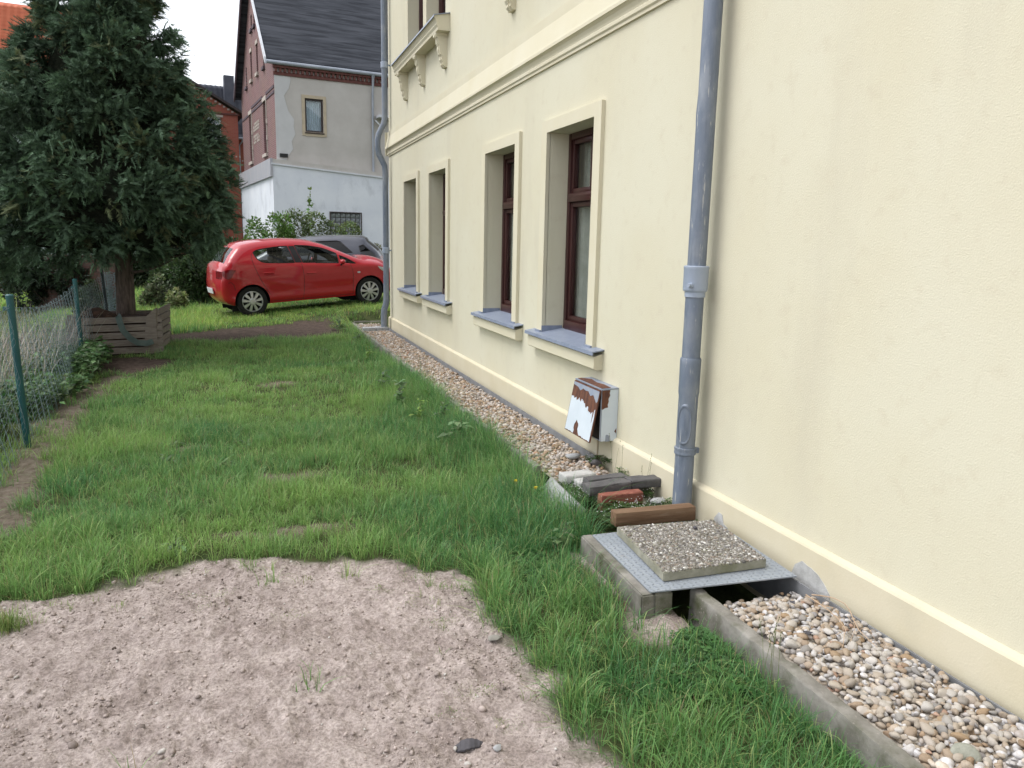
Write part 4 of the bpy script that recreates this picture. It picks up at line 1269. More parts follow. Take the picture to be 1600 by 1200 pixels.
def build_car(root, spec, paint):
    upper = resample(spec['upper'], .05)              # rear bottom -> tail -> roof -> hood -> nose bottom
    zb = spec['sill']
    WB = spec['wb']
    rr = spec['arch']
    outline = np.vstack([upper, poly_step([tuple(upper[-1]), (upper[0][0], upper[0][1])], .06)[1:-1][:int((upper[-1][0] - upper[0][0]) / .06) - 1]])
    circ = []
    for cx_ in (0.0, WB):
        t = np.linspace(0, 2 * np.pi, 48, endpoint=False)
        circ.append(np.stack([cx_ + rr * np.cos(t), .30 + rr * np.sin(t)], 1))
    wins = [resample(w_, .04, True) if spec.get('smoothwin', True) else poly_step(w_, .04) for w_ in spec['windows']]
    xr0, xr1 = upper[:, 0].min(), upper[:, 0].max()

    def belt(x): return spec['belt'][0] + spec['belt'][1] * x

    def width(x, z):
        x = np.asarray(x, float); z = np.asarray(z, float)
        v = np.interp(z, [.15, .24, .34, .44, .60, .78, .92, 1.02], [.76, .79, .825, .818, .842, .86, .852, .83])
        h = np.clip(z - belt(x), 0, None)
        v = np.minimum(v, .838 - .012 * (h > 0)) * (h > 0) + v * (h <= 0) - .56 * h * np.clip(.7 + h, .7, 1.0)
        p = 1 - .17 * np.clip((-.20 - x) / .55, 0, 1.3) ** 2 - .16 * np.clip((x - WB + .05) / .75, 0, 1.2) ** 2
        return v * p * spec.get('wscale', 1.0)

    def side_y(P):
        y = width(P[:, 0], P[:, 1])
        d = seg_dist(P, upper)
        r_ = .085
        y = y - .050 * np.clip(1 - d / r_, 0, 1) ** 2
        # flared arches
        for cx_ in (0.0, WB):
            q = np.hypot(P[:, 0] - cx_, P[:, 1] - .30)
            y = y + .012 * np.exp(-((q - rr - .01) / .05) ** 2)
        return y

    # grid points
    gx, gy = np.meshgrid(np.arange(xr0 + .03, xr1, .055), np.arange(zb + .03, upper[:, 1].max(), .05))
    gp = np.stack([gx.ravel(), gy.ravel()], 1)
    gp = gp[in_poly(gp, outline)]
    allc = [outline] + circ + wins
    for c in allc:
        gp = gp[seg_dist(gp, np.vstack([c, c[:1]])) > .018]
    pts = []; edges = []
    for c in allc:
        b = len(pts); pts += [Vector(p) for p in c.tolist()]
        edges += [(b + i, b + (i + 1) % len(c)) for i in range(len(c))]
    pts += [Vector(p) for p in gp.tolist()]
    rv, re, rf = geometry.delaunay_2d_cdt(pts, edges, [], 0, 1e-5)[:3]
    P2 = np.array([tuple(v) for v in rv]); T = np.array([tuple(f) for f in rf])
    cen = P2[T].mean(1)
    keep = in_poly(cen, outline)
    for c in circ: keep &= ~in_poly(cen, c)
    winmask = np.zeros(len(T), int)
    for k, c in enumerate(wins): winmask[in_poly(cen, c)] = k + 1
    Y = side_y(P2)
    V3 = lambda s: np.stack([P2[:, 0], s * Y, P2[:, 1]], 1)
    # centre loft between the two sides
    E = upper; yE = side_y(E)
    tan = np.gradient(E, axis=0); nrm = np.stack([-tan[:, 1], tan[:, 0]], 1); nrm /= np.linalg.norm(nrm, axis=1)[:, None]
    bul = np.interp(np.arange(len(E)), np.linspace(0, len(E) - 1, len(spec['bulge'])), spec['bulge'])
    S = np.concatenate([[-1, -.97, -.92], np.linspace(-.84, .84, 15), [.92, .97, 1]])
    LV = np.zeros((len(E), len(S), 3))
    for j, s in enumerate(S):
        k = (1 - abs(s) ** 2.4)
        LV[:, j, 0] = E[:, 0] + nrm[:, 0] * bul * k; LV[:, j, 2] = E[:, 1] + nrm[:, 1] * bul * k; LV[:, j, 1] = s * yE
    nE, nS = LV.shape[:2]
    id_ = np.arange(nE * nS).reshape(nE, nS)
    LQ = np.stack([id_[:-1, :-1], id_[1:, :-1], id_[1:, 1:], id_[:-1, 1:]], 2).reshape(-1, 4)
    qi = np.repeat(np.arange(nE - 1), nS - 1); qj = np.tile(np.arange(nS - 1), nE - 1)
    sm_ = np.abs((S[:-1] + S[1:]) / 2)[qj]; cx_q = (E[:-1, 0] + E[1:, 0])[qi] / 2; cz_q = (E[:-1, 1] + E[1:, 1])[qi] / 2
    mid = xr0 + .45 * (xr1 - xr0)
    rw = spec['rearwin']; ww = spec['windscreen']
    isrear = (cx_q < mid) & (cz_q > rw[0]) & (cz_q < rw[1]) & (sm_ < .88)
    iswind = (cx_q > mid) & (cz_q > ww[0]) & (cz_q < ww[1]) & (cx_q < ww[2]) & (sm_ < .93)
    tl = spec['tail']
    istail = (cx_q < mid) & (cz_q > tl[0]) & (cz_q < tl[1]) & (cx_q < -.3) & (sm_ > .60)
    LVf = LV.reshape(-1, 3)
    bodyF = [tuple(f) for f in LQ[~(isrear | iswind | istail)]]
    V = LVf.tolist(); F = list(bodyF)
    for s in (-1, 1):
        b = len(V); V += V3(s).tolist()
        F += [tuple(b + int(i) for i in (f if s > 0 else f[::-1])) for f in T[keep & (winmask == 0)]]
    me = bpy.data.meshes.new('body'); me.from_pydata(V, [], F); setmat(me, paint)
    bm = bmesh.new(); bm.from_mesh(me)
    bmesh.ops.remove_doubles(bm, verts=bm.verts[:], dist=.0006)
    bmesh.ops.recalc_face_normals(bm, faces=bm.faces[:])
    for e in bm.edges: e.smooth = True
    for f in bm.faces: f.smooth = True
    bm.to_mesh(me); bm.free()
    body = link('body', me, root, local=True)

    def sub(name, Vv, Ff, mt, parent=body, smooth=True):
        used = sorted({int(i) for f in Ff for i in f}); mp = {u: i for i, u in enumerate(used)}
        mb = MB(); mb.add([Vv[u] for u in used], [[mp[int(i)] for i in f] for f in Ff])
        return mb.build(name, mt, parent, smooth=smooth, local=True, angle=80)
    sub('rear_window', LVf, LQ[isrear], spec['glass'], root); sub('windscreen', LVf, LQ[iswind], spec['glass'], root)
    for s in (-1, 1):
        q = LQ[istail & (np.sign(S[:-1] + S[1:])[qj] == s)]
        if len(q):
            lvt = LVf + np.array([-.004, 0, 0]); sub('tail_light', lvt, q, 'taillight', root)
        Vs = np.stack([P2[:, 0], s * (Y - .010), P2[:, 1]], 1)
        for k in range(len(wins)):
            sub('side_window', Vs, T[winmask == k + 1], spec['glass'], root)

    def ribbon(line, w_, off, s):
        L_ = np.array(line); y = side_y(L_) + off
        tn = np.gradient(L_, axis=0); nn = np.stack([-tn[:, 1], tn[:, 0]], 1); nn /= np.linalg.norm(nn, axis=1)[:, None] + 1e-9
        A = L_ + nn * w_ / 2; B = L_ - nn * w_ / 2
        V = [(a[0], s * yy, a[1]) for a, yy in zip(A, y)] + [(a[0], s * yy, a[1]) for a, yy in zip(B, y)]
        k = len(L_); return V, [(i, i + 1, k + i + 1, k + i) for i in range(k - 1)]

    def panel(poly, off, s):
        pl_ = poly_step(poly, .03); g = np.array(pl_)
        xx, zz = np.meshgrid(np.arange(g[:, 0].min(), g[:, 0].max(), .03), np.arange(g[:, 1].min(), g[:, 1].max(), .03))
        ip = np.stack([xx.ravel(), zz.ravel()], 1)
        if len(ip): ip = ip[in_poly(ip, g) & (seg_dist(ip, np.vstack([g, g[:1]])) > .01)]
        al = np.vstack([g, ip]); ed = [(i, (i + 1) % len(g)) for i in range(len(g))]
        v_, e_, f_ = geometry.delaunay_2d_cdt([Vector(p) for p in al.tolist()], ed, [], 0, 1e-5)[:3]
        A = np.array([tuple(p) for p in v_]); T_ = np.array([tuple(f) for f in f_]); T_ = T_[in_poly(A[T_].mean(1), g)]
        return np.stack([A[:, 0], s * (side_y(A) + off), A[:, 1]], 1), T_
    for s in (-1, 1):
        for line in spec['gaps']:
            mb = MB(); mb.add(*ribbon(resample(line, .04), .008, .0025, s)); mb.build('door_gap', 'black', body, local=True)
        for k, c in enumerate(wins):
            mb = MB(); mb.add(*ribbon(np.vstack([c, c[:2]]), .022, .003, s)); mb.build('window_seal', 'black', body, local=True)
        for p_ in spec['black']:
            Vv, Ff = panel(p_, .0035, s); mb = MB(); mb.add(Vv, Ff); mb.build('pillar_trim', 'black', body, local=True)
        for p_ in spec['tailside']:
            Vv, Ff = panel(p_, .006, s); mb = MB(); mb.add(Vv, Ff); mb.build('tail_light', 'taillight', root, local=True, smooth=True)
        for p_ in spec['headside']:
            Vv, Ff = panel(p_, .006, s); mb = MB(); mb.add(Vv, Ff); mb.build('headlight', 'rim', root, local=True, smooth=True)
        for (hx, hz) in spec['handles']:
            mb = MB(); yy = float(side_y(np.array([[hx, hz]]))[0])
            mb.rbox((hx, s * (yy + .018), hz), (.20, .024, .03), .009, Matrix.Rotation(math.radians(2), 3, 'Y'))
            mb.box(hx - .08, hx - .05, min(s * yy * .99, s * (yy + .01)), max(s * yy * .99, s * (yy + .01)), hz - .01, hz + .01)
            mb.box(hx + .05, hx + .08, min(s * yy * .99, s * (yy + .01)), max(s * yy * .99, s * (yy + .01)), hz - .01, hz + .01)
            mb.build('door_handle', paint, root, local=True, smooth=True)
        if spec.get('mirror'):
            mx_, mz_ = spec['mirror']
            v_, f_ = ico(3, 0, 77); v_ = np.sign(v_) * np.abs(v_) ** .8 * np.array([.06, .095, .062]) + np.array([mx_, s * .97, mz_])
            mo = link('mirror', tri_mesh('mirror', v_, f_, paint, smooth=True), root, local=True)
            mb = MB(); mb.tube([(mx_ + .02, s * .80, mz_ - .07), (mx_ + .01, s * .88, mz_ - .065), (mx_, s * .95, mz_ - .04)], .022, 10); mb.build('mirror_arm', 'black', mo, local=True, smooth=True)
        # wheels
        for cx_ in (0.0, WB):
            M_ = Matrix.Translation((cx_, s * .80, .30)) @ Matrix.Rotation(math.pi / 2 * (-s), 4, 'X')
            ty = MB(); ty.lathe([(.205, -.16), (.27, -.165), (.296, -.15), (.304, -.12), (.304, -.03), (.296, -.002), (.275, .012), (.235, .012), (.208, -.002), (.205, -.02)], 48, M_)
            wh_ = ty.build('wheel', 'tyre', root, local=True, smooth=True)
            rm = MB(); rm.lathe([(.207, -.03), (.207, .0), (.197, .004), (.190, -.004), (.186, -.02)], 48, M_)
            for q in range(spec['spokes']):
                t = 2 * math.pi * q / spec['spokes'] + .2
                ca, sa = math.cos(t), math.sin(t)
                def pt(r_, w2, h): return tuple(M_ @ Vector((r_ * ca - w2 * sa, r_ * sa + w2 * ca, h)))
                rm.hexa([pt(.05, -.017, -.02), pt(.192, -.034, -.03), pt(.192, .034, -.03), pt(.05, .017, -.02)], [pt(.05, -.016, .012), pt(.194, -.030, .0), pt(.194, .030, .0), pt(.05, .016, .012)])
            rm.lathe([(.066, -.01), (.064, .012), (.055, .020), (.0, .022)], 24, M_)
            rm.build('rim', 'rim', wh_, local=True, smooth=True, angle=30)
            bk = MB(); bk.lathe([(.206, -.045), (.0, -.045)], 32, M_); bk.build('brake_backing', 'tyre', wh_, local=True)
            ar = MB(); n_ = 24
            Vv = []
            for k in range(n_ + 1):
                t = math.pi * (k / n_) * 1.1 - .15
                Vv += [(cx_ + (rr - .001) * math.cos(t), s * .81, .30 + (rr - .001) * math.sin(t)), (cx_ + (rr - .001) * math.cos(t), s * .45, .30 + (rr - .001) * math.sin(t))]
            ar.add(Vv, [(2 * k, 2 * k + 1, 2 * k + 3, 2 * k + 2) for k in range(n_)])
            b0 = len(Vv); ar.add([(cx_ + rr, s * .45, .1), (cx_ + rr, s * .45, .66), (cx_ - rr, s * .45, .66), (cx_ - rr, s * .45, .1)], [(0, 1, 2, 3)])
            ar.build('wheel_well', 'black', body, local=True)
    # underside and cabin
    fl = MB(); fl.box(xr0 + .25, xr1 - .3, -.70, .70, zb - .01, zb + .05); fl.build('underbody', 'black', body, local=True)
    it = MB()
    for (sx, sy) in ((1.15, -.36), (1.15, .36)):
        it.rbox((sx, sy, .55), (.5, .48, .16), .05)
        it.rbox((sx - .30, sy, .86), (.14, .46, .60), .06, Matrix.Rotation(math.radians(-14), 3, 'Y'))
        it.rbox((sx - .40, sy, 1.24), (.09, .24, .17), .04)
    it.rbox((.35, 0, .55), (.48, 1.2, .16), .05)
    it.rbox((.10, 0, .85), (.14, 1.2, .52), .06, Matrix.Rotation(math.radians(-14), 3, 'Y'))
    for sy in (-.36, .36): it.rbox((.03, sy, 1.16), (.08, .22, .14), .04)
    it.rbox((1.95, 0, .80), (.35, 1.3, .26), .08)
    th = [(1.62 + .03 * math.sin(t), .36 + .17 * math.cos(t), .98 + .17 * math.sin(t)) for t in np.linspace(0, 2 * math.pi, 25)]
    it.tube(th, .017, 8, cap=False)
    it.build('seats', 'cabin', root, local=True, smooth=True)
    if spec.get('plate'):
        px_, pz_ = spec['plate']
        mb = MB(); mb.rbox((px_, 0, pz_), (.015, .52, .11), .004, Matrix.Rotation(math.radians(-8), 3, 'Y')); mb.build('number_plate', 'white_paint', root, local=True)
    return body


def car_matrix(origin, fwd):
    f = Vector(fwd).normalized(); l = Vector((0, 0, 1)).cross(f).normalized(); u = f.cross(l)
    M_ = Matrix.Identity(4)
    for i in range(3):
        M_[i][0] = f[i]; M_[i][1] = l[i]; M_[i][2] = u[i]; M_[i][3] = origin[i]
    return M_


RED = dict(wb=2.51, sill=.235, arch=.345, belt=(1.045, -.058), spokes=9, glass='carglass', bulge=[.02, .07, .12, .12, .08, .05, .045, .045, .045, .05, .06, .06, .07, .14, .17, .12, .02],
           upper=[(-.34, .235), (-.50, .27), (-.66, .36), (-.715, .50), (-.72, .62), (-.70, .73), (-.665, .83), (-.655, .93), (-.61, 1.02), (-.50, 1.06), (-.34, 1.20), (-.19, 1.34), (-.10, 1.405), (.02, 1.432), (.24, 1.462), (.58, 1.478), (.97, 1.468),
                  (1.32, 1.425), (1.58, 1.352), (1.83, 1.245), (2.10, 1.11), (2.33, 1.005), (2.42, .975), (2.69, .915), (2.88, .845), (3.02, .76), (3.12, .65), (3.16, .52), (3.15, .40), (3.08, .28), (2.96, .235)],
           windows=[[(.128, 1.265), (.150, 1.20), (.185, 1.135), (.26, 1.075), (.38, 1.048), (.60, 1.034), (.915, 1.018), (.885, 1.18), (.840, 1.352), (.70, 1.353), (.52, 1.342), (.30, 1.322), (.18, 1.298)],
                    [(1.005, 1.358), (1.04, 1.20), (1.095, 1.008), (1.40, .985), (1.845, .948), (1.852, 1.05), (1.840, 1.150), (1.73, 1.205), (1.58, 1.268), (1.317, 1.330), (1.15, 1.350)],
                    [(1.905, 1.105), (1.915, .955), (2.06, .935), (2.225, .918), (2.10, 1.005), (2.0, 1.06)]],
           black=[[(.865, 1.352), (.935, 1.02), (1.075, 1.012), (.985, 1.355)]],
           gaps=[[(.10, 1.255), (.075, 1.16), (.10, 1.0), (.15, .84), (.22, .67), (.30, .52), (.36, .42)], [(1.055, 1.0), (1.075, .80), (1.08, .60), (1.06, .42), (1.03, .27)], [(2.10, .91), (2.14, .75), (2.145, .60), (2.13, .42), (2.12, .27)],
                 [(.36, .275), (1.0, .275), (1.6, .275), (2.12, .275)], [(-.52, .70), (-.45, .72), (-.36, .66), (-.33, .55)]],
           tailside=[[(-.655, .93), (-.55, .955), (-.38, .965), (-.27, .948), (-.33, .885), (-.42, .80), (-.50, .775), (-.60, .80), (-.655, .85)]],
           headside=[[(2.72, .835), (2.86, .79), (3.0, .70), (2.99, .64), (2.86, .70), (2.76, .77)]],
           handles=[(.37, .853), (1.235, .792)], mirror=(1.88, .985), rearwin=(1.075, 1.345), windscreen=(1.0, 1.40, 2.36), tail=(.78, .96), plate=(-.835, .53))
def squeeze(P): return [(x if x > -.3 else -.3 + (x + .3) * .62, z) for x, z in P]
for k_ in ('upper',): RED[k_] = squeeze(RED[k_])
RED['tailside'] = [squeeze(p) for p in RED['tailside']]; RED['gaps'] = [squeeze(p) for p in RED['gaps']]
RED['bulge'] = [.02, .05, .075, .075, .06] + RED['bulge'][5:]; RED['plate'] = (-.635, .53)

rh = DEP(395, 471.2, 15.5); fh = DEP(580, 454.5, 16.8)
fw = (fh - rh) / np.linalg.norm(fh - rh)
Mr = car_matrix((0, 0, 0), fw)
left = np.array([Mr[i][1] for i in range(3)]); upv = np.array([Mr[i][2] for i in range(3)])
org = rh + left * .80 - upv * .30
red = thing('red_car', 'red hatchback parked on the grass behind the lawn', 'car', mw_=car_matrix(org, fw))
build_car(red, RED, 'carred')
# small pale badge on the front wing
mb = MB(); mb.box(2.24, 2.30, -.866, -.862, .715, .745); mb.build('wing_badge', 'metal_white', red, local=True)

GREY = dict(wb=2.62, sill=.235, arch=.345, belt=(1.03, -.035), spokes=10, glass='darkglass', wscale=1.03, smoothwin=False, bulge=[.02, .06, .10, .10, .07, .05, .045, .045, .045, .05, .06, .06, .07, .14, .17, .12, .02],
            upper=[(-.42, .235), (-.62, .27), (-.76, .38), (-.82, .55), (-.80, .72), (-.77, .88), (-.72, 1.02), (-.60, 1.16), (-.44, 1.31), (-.40, 1.395), (-.30, 1.43), (.10, 1.47), (.55, 1.485), (1.0, 1.475), (1.35, 1.43), (1.65, 1.34), (1.95, 1.20), (2.25, 1.04), (2.42, .985), (2.8, .92), (3.05, .83), (3.22, .70), (3.28, .52), (3.25, .35), (3.1, .24)],
            windows=[[(-.08, 1.07), (.87, 1.045), (.82, 1.365), (.30, 1.37), (.20, 1.34)], [(.98, 1.04), (1.92, 1.0), (1.62, 1.22), (1.30, 1.33), (.95, 1.365)], [(-.52, 1.10), (-.28, 1.085), (-.25, 1.22), (-.36, 1.25)]],
            black=[[(.84, 1.36), (.88, 1.045), (.97, 1.042), (.94, 1.36)]],
            gaps=[[(-.10, 1.05), (-.05, .80), (.2, .6), (.34, .42)], [(.92, 1.04), (.95, .7), (.93, .28)]],
            tailside=[[(-.75, .90), (-.60, .95), (-.35, .985), (-.30, .96), (-.45, .88), (-.62, .82), (-.76, .82)]], headside=[[(2.85, .84), (3.0, .78), (3.12, .68), (3.0, .68), (2.9, .74)]],
            handles=[(.25, .88), (1.2, .84)], mirror=(1.9, 1.02), rearwin=(1.05, 1.36), windscreen=(1.0, 1.40, 2.40), tail=(.82, .98), plate=(-.87, .75))
gf = np.array([-0.985, 0.17, -.05]); gf /= np.linalg.norm(gf)
gorg = np.array([.16, 20.7, .21])
grey = thing('grey_car', 'dark grey car parked behind the red hatchback', 'car', mw_=car_matrix(gorg, gf))
build_car(grey, GREY, 'cargrey')

# ================================================================== buildings behind
def oriented(origin, yaw):
    return Matrix.Translation(Vector(origin)) @ Matrix.Rotation(yaw, 4, 'Z')


YAW = math.radians(7.5)
gho = thing('grey_house', 'grey stucco house with brick gable and dark roof behind the cars', 'house', mw_=oriented((-1.18, 32.47, 0), YAW))
GW, GL, GE, GA = 9.0, 12.0, 8.25, 13.0


def lb(name, x0, x1, y0, y1, z0, z1, m, parent, bev=0):
    mb = MB(); mb.box(x0, x1, y0, y1, z0, z1); return mb.build(name, m, parent, local=True)


mb = MB(); mb.add([(0, 0, -.5), (GL, 0, -.5), (GL, 0, GE), (0, 0, GE)], [(0, 1, 2, 3)])
# side wall with a window opening
mb = MB()
X = [0, 1.14, 1.86, GL]; Z = [-.5, 5.76, 7.03, GE]
for i in range(3):
    for j in range(3):
        if i == 1 and j == 1: continue
        mb.add([(X[i], 0, Z[j]), (X[i + 1], 0, Z[j]), (X[i + 1], 0, Z[j + 1]), (X[i], 0, Z[j + 1])], [(0, 1, 2, 3)])
for q in (((1.14, 0, 5.76), (1.14, .15, 5.76), (1.14, .15, 7.03), (1.14, 0, 7.03)), ((1.86, 0, 5.76), (1.86, 0, 7.03), (1.86, .15, 7.03), (1.86, .15, 5.76)), ((1.14, 0, 7.03), (1.14, .15, 7.03), (1.86, .15, 7.03), (1.86, 0, 7.03)), ((1.14, 0, 5.76), (1.86, 0, 5.76), (1.86, .15, 5.76), (1.14, .15, 5.76))):
    mb.add(q, [(0, 1, 2, 3)])
mb.add([(GL, 0, -.5), (GL, GW, -.5), (GL, GW, GE), (GL, GW / 2, GA), (GL, 0, GE)], [(0, 1, 2, 3, 4)])
mb.add([(0, GW, -.5), (GL, GW, -.5), (GL, GW, GE), (0, GW, GE)], [(0, 1, 2, 3)])
mb.build('side_wall', 'stucco_grey', gho, local=True)
# pale repaired render along the corner, ragged edge
rp = [(0.004, GE - .22)]
r_ = np.random.default_rng(4)
rp = [(0.003, 4.2), (.35, 4.2)] + [(.30 + .45 * abs(math.sin(z * 1.3 + .4)) * r_.uniform(.7, 1.2), z) for z in np.linspace(4.5, 7.6, 12)] + [(.6, 7.9), (.003, 7.95)]
mb = MB(); k = len(rp); mb.add([(a, -.012, b) for a, b in rp], [tuple(range(k))]); mb.build('repair_patch', 'stucco_pale', gho, local=True)
# window of the side wall
fw_ = MB(); fw_.prism([(1.04, 5.62), (1.96, 5.62), (1.96, 7.13), (1.04, 7.13)], -.03, -.002, lambda a, b, d: (a, d, b))
fwo = MB()
for (a, b, c, d) in ((1.02, 1.14, 5.62, 7.15), (1.86, 1.98, 5.62, 7.15), (1.14, 1.86, 7.03, 7.15), (1.14, 1.86, 5.60, 5.76)):
    fwo.box(a, b, -.03, -.002, c, d)
wo_ = fwo.build('window', 'frame_cream', gho, local=True)
fb = MB()
for (a, b, c, d) in ((1.142, 1.21, 5.762, 7.028), (1.79, 1.858, 5.762, 7.028), (1.21, 1.79, 6.96, 7.028), (1.21, 1.79, 5.762, 5.83)):
    fb.box(a, b, .05, .11, c, d)
fb.build('frame', 'frame_dark', wo_, local=True)
n = 50; xx = np.linspace(1.2, 1.8, n)
mb = MB(); mb.add([(x, .16 + .02 * math.sin(x * 75), 5.78) for x in xx] + [(x, .16 + .02 * math.sin(x * 75), 7.0) for x in xx], [(i, i + 1, n + i + 1, n + i) for i in range(n - 1)])
mb.build('curtain', 'blue_curtain', wo_, local=True, smooth=True)
lb('pane', 1.21, 1.79, .075, .08, 5.83, 6.96, 'glass', wo_)
lb('sill', 1.12, 1.88, -.06, .04, 5.70, 5.745, 'frame_dark', wo_)
lb('air_vent', .12, .42, -.10, -.002, 4.72, 4.86, 'black', gho)
# brick cornice: corbelled courses with dentils
cb = MB()
cb.box(-.02, GL, -.05, -.001, GE - .48, GE - .36); cb.box(-.04, GL, -.14, -.001, GE - .22, GE - .08)
for i in range(70):
    cb.box(.02 + i * .17, .11 + i * .17, -.10, -.001, GE - .36, GE - .22)
cb.build('brick_cornice', 'cornice_brick', gho, local=True)

# gable wall in brick with openings
gwin = [(4.85, 5.22, 10.5, 11.1), (4.03, 4.40, 10.5, 11.1), (6.88, 7.24, 8.45, 9.3), (5.28, 5.72, 8.5, 9.65), (3.60, 4.04, 8.5, 9.65), (1.98, 2.34, 8.45, 9.3), (5.95, 6.80, 5.05, 7.15), (1.95, 2.80, 5.05, 7.15), (5.95, 6.8, 1.5, 3.7), (1.95, 2.8, 1.5, 3.7)]
Y = sorted(set([0, GW, GW / 2] + [v for g in gwin for v in g[:2]])); Zs = sorted(set([-.5, GE] + [v for g in gwin for v in g[2:]]))
sl = (GA - GE) / (GW / 2)


def ztop(y): return GE + sl * min(y, GW - y)


mb = MB()
for i in range(len(Y) - 1):
    a, b = Y[i], Y[i + 1]
    zs = [z for z in Zs if z < min(ztop(a), ztop(b)) - 1e-6]
    for j in range(len(zs)):
        cy = (a + b) / 2
        z0 = zs[j]
        if j + 1 < len(zs):
            z1 = zs[j + 1]
            if any(g[0] < cy < g[1] and g[2] < (z0 + z1) / 2 < g[3] for g in gwin): continue
            mb.add([(0, a, z0), (0, b, z0), (0, b, z1), (0, a, z1)], [(0, 1, 2, 3)])
        else:
            mb.add([(0, a, z0), (0, b, z0), (0, b, ztop(b)), (0, a, ztop(a))], [(0, 1, 2, 3)])
for a, b, c, d in gwin:
    for q in (((0, a, c), (.16, a, c), (.16, a, d), (0, a, d)), ((0, b, c), (0, b, d), (.16, b, d), (.16, b, c)), ((0, a, d), (.16, a, d), (.16, b, d), (0, b, d)), ((0, a, c), (0, b, c), (.16, b, c), (.16, a, c))):
        mb.add(q, [(0, 1, 2, 3)])
mb.build('gable_wall', 'gable_brick', gho, local=True)
for k, (a, b, c, d) in enumerate(gwin):
    wn_ = MB(); wn_.box(.09, .13, a, a + .06, c, d); wn_.box(.09, .13, b - .06, b, c, d); wn_.box(.09, .13, a + .06, b - .06, d - .06, d); wn_.box(.09, .13, a + .06, b - .06, c, c + .06)
    wno = wn_.build('window', 'frame_dark', gho, local=True)
    lb('pane', .11, .115, a + .06, b - .06, c + .06, d - .06, 'dark_glass', wno)
    lb('sill', -.09, .02, a - .06, b + .06, c - .13, c - .002, 'band_dark' if k in (0, 1, 2, 5) else 'stone_pale', wno)
    if k in (3, 4, 6, 7):
        lb('lintel', -.03, -.001, a - .06, b + .06, d + .002, d + .16, 'stone_pale', wno)
    if k in (6, 7):
        for zz in (c + .5, c + 1.15):
            lb('quoin', -.04, -.001, a - .16, a - .001, zz, zz + .2, 'stone_pale', wno)
        lb('jamb_stone', -.035, -.001, a - .07, a - .002, c + .02, c + .48, 'stone_pale', wno); lb('jamb_stone', -.035, -.001, a - .07, a - .002, c + .72, c + 1.12, 'stone_pale', wno); lb('jamb_stone', -.035, -.001, a - .07, a - .002, c + 1.37, d, 'stone_pale', wno)
lb('dark_band', -.025, -.001, .05, 1.9, 7.12, 7.22, 'band_dark', gho); lb('dark_band', -.025, -.001, .05, 1.9, 7.32, 7.42, 'band_dark', gho)
lb('dark_band', -.025, -.001, 2.85, 5.9, 7.12, 7.22, 'band_dark', gho); lb('dark_band', -.025, -.001, 2.85, 5.9, 7.32, 7.42, 'band_dark', gho); lb('dark_band', -.025, -.001, 6.85, 8.95, 7.12, 7.22, 'band_dark', gho)
# ornament picked out in pale brick
mbx = MB()
r_ = np.random.default_rng(8)
for row in range(2):
    for k in range(4):
        for q in range(9):
            y = 5.45 - k * .42 - (q % 3) * .11 + r_.normal(0, .012); z = 6.62 - row * .52 - (q // 3) * .13
            if r_.uniform() < .72: mbx.box(-.02, -.001, y - .085, y, z - .10, z)
mbx.build('pale_brick_pattern', 'stone_pale', gho, local=True)
# roof
ov = .30; ev = .10
mb = MB()
th = .16
zl = GE - ev * sl
for (sgn) in (0, 1):
    f = (lambda y: y) if sgn == 0 else (lambda y: GW - y)
    bot = [(-ov, f(-ev), zl + .02), (GL + ov, f(-ev), zl + .02), (GL + ov, f(GW / 2), GA + .02), (-ov, f(GW / 2), GA + .02)]
    top = [(p[0], p[1], p[2] + th) for p in bot]
    mb.hexa(bot, top)
ro = mb.build('roof', 'roof_dark', gho, local=True)
vg = MB(); vg.hexa([(-ov - .05, -ev - .02, zl - .02), (-ov + .01, -ev - .02, zl - .02), (-ov + .01, GW / 2, GA - .0), (-ov - .05, GW / 2, GA - .0)], [(-ov - .05, -ev - .02, zl + .22), (-ov + .01, -ev - .02, zl + .22), (-ov + .01, GW / 2, GA + .24), (-ov - .05, GW / 2, GA + .24)])
vg.build('verge_trim', 'metal_white', ro, local=True)
vg = MB(); vg.hexa([(-ov - .05, GW + ev, zl - .1), (-ov + .01, GW + ev, zl - .1), (-ov + .01, GW / 2, GA - .1), (-ov - .05, GW / 2, GA - .1)], [(-ov - .05, GW + ev, zl + .2), (-ov + .01, GW + ev, zl + .2), (-ov + .01, GW / 2, GA + .2), (-ov - .05, GW / 2, GA + .2)])
vg.build('verge_trim', 'band_dark', ro, local=True)
gt = MB(); gt.tube([(-ov, -ev - .09, zl + .05), (GL + ov, -ev - .09, zl + .02)], .075, 14); gt.build('gutter', 'zinc_far', ro, local=True, smooth=True)
gd = MB(); gd.tube([(3.86, -ev - .09, zl), (3.86, -ev - .05, zl - .15), (3.86, -.14, zl - .45), (3.86, -.08, zl - .7), (3.86, -.08, 4.3)], [.075, .055, .045, .045, .045], 14)
gd.build('downpipe', 'zinc_far', gho, local=True, smooth=True)
# white canopy over a door on the side wall
lb('canopy_edge', 4.0, 5.8, -.5, -.02, 7.05 - .55, 7.15 - .55, 'metal_white', gho)
mb = MB(); mb.tube([(3.95, -.1, 6.42), (4.3, -.25, 6.05)], .03, 8); mb.build('canopy_strut', 'metal_white', gho, local=True)

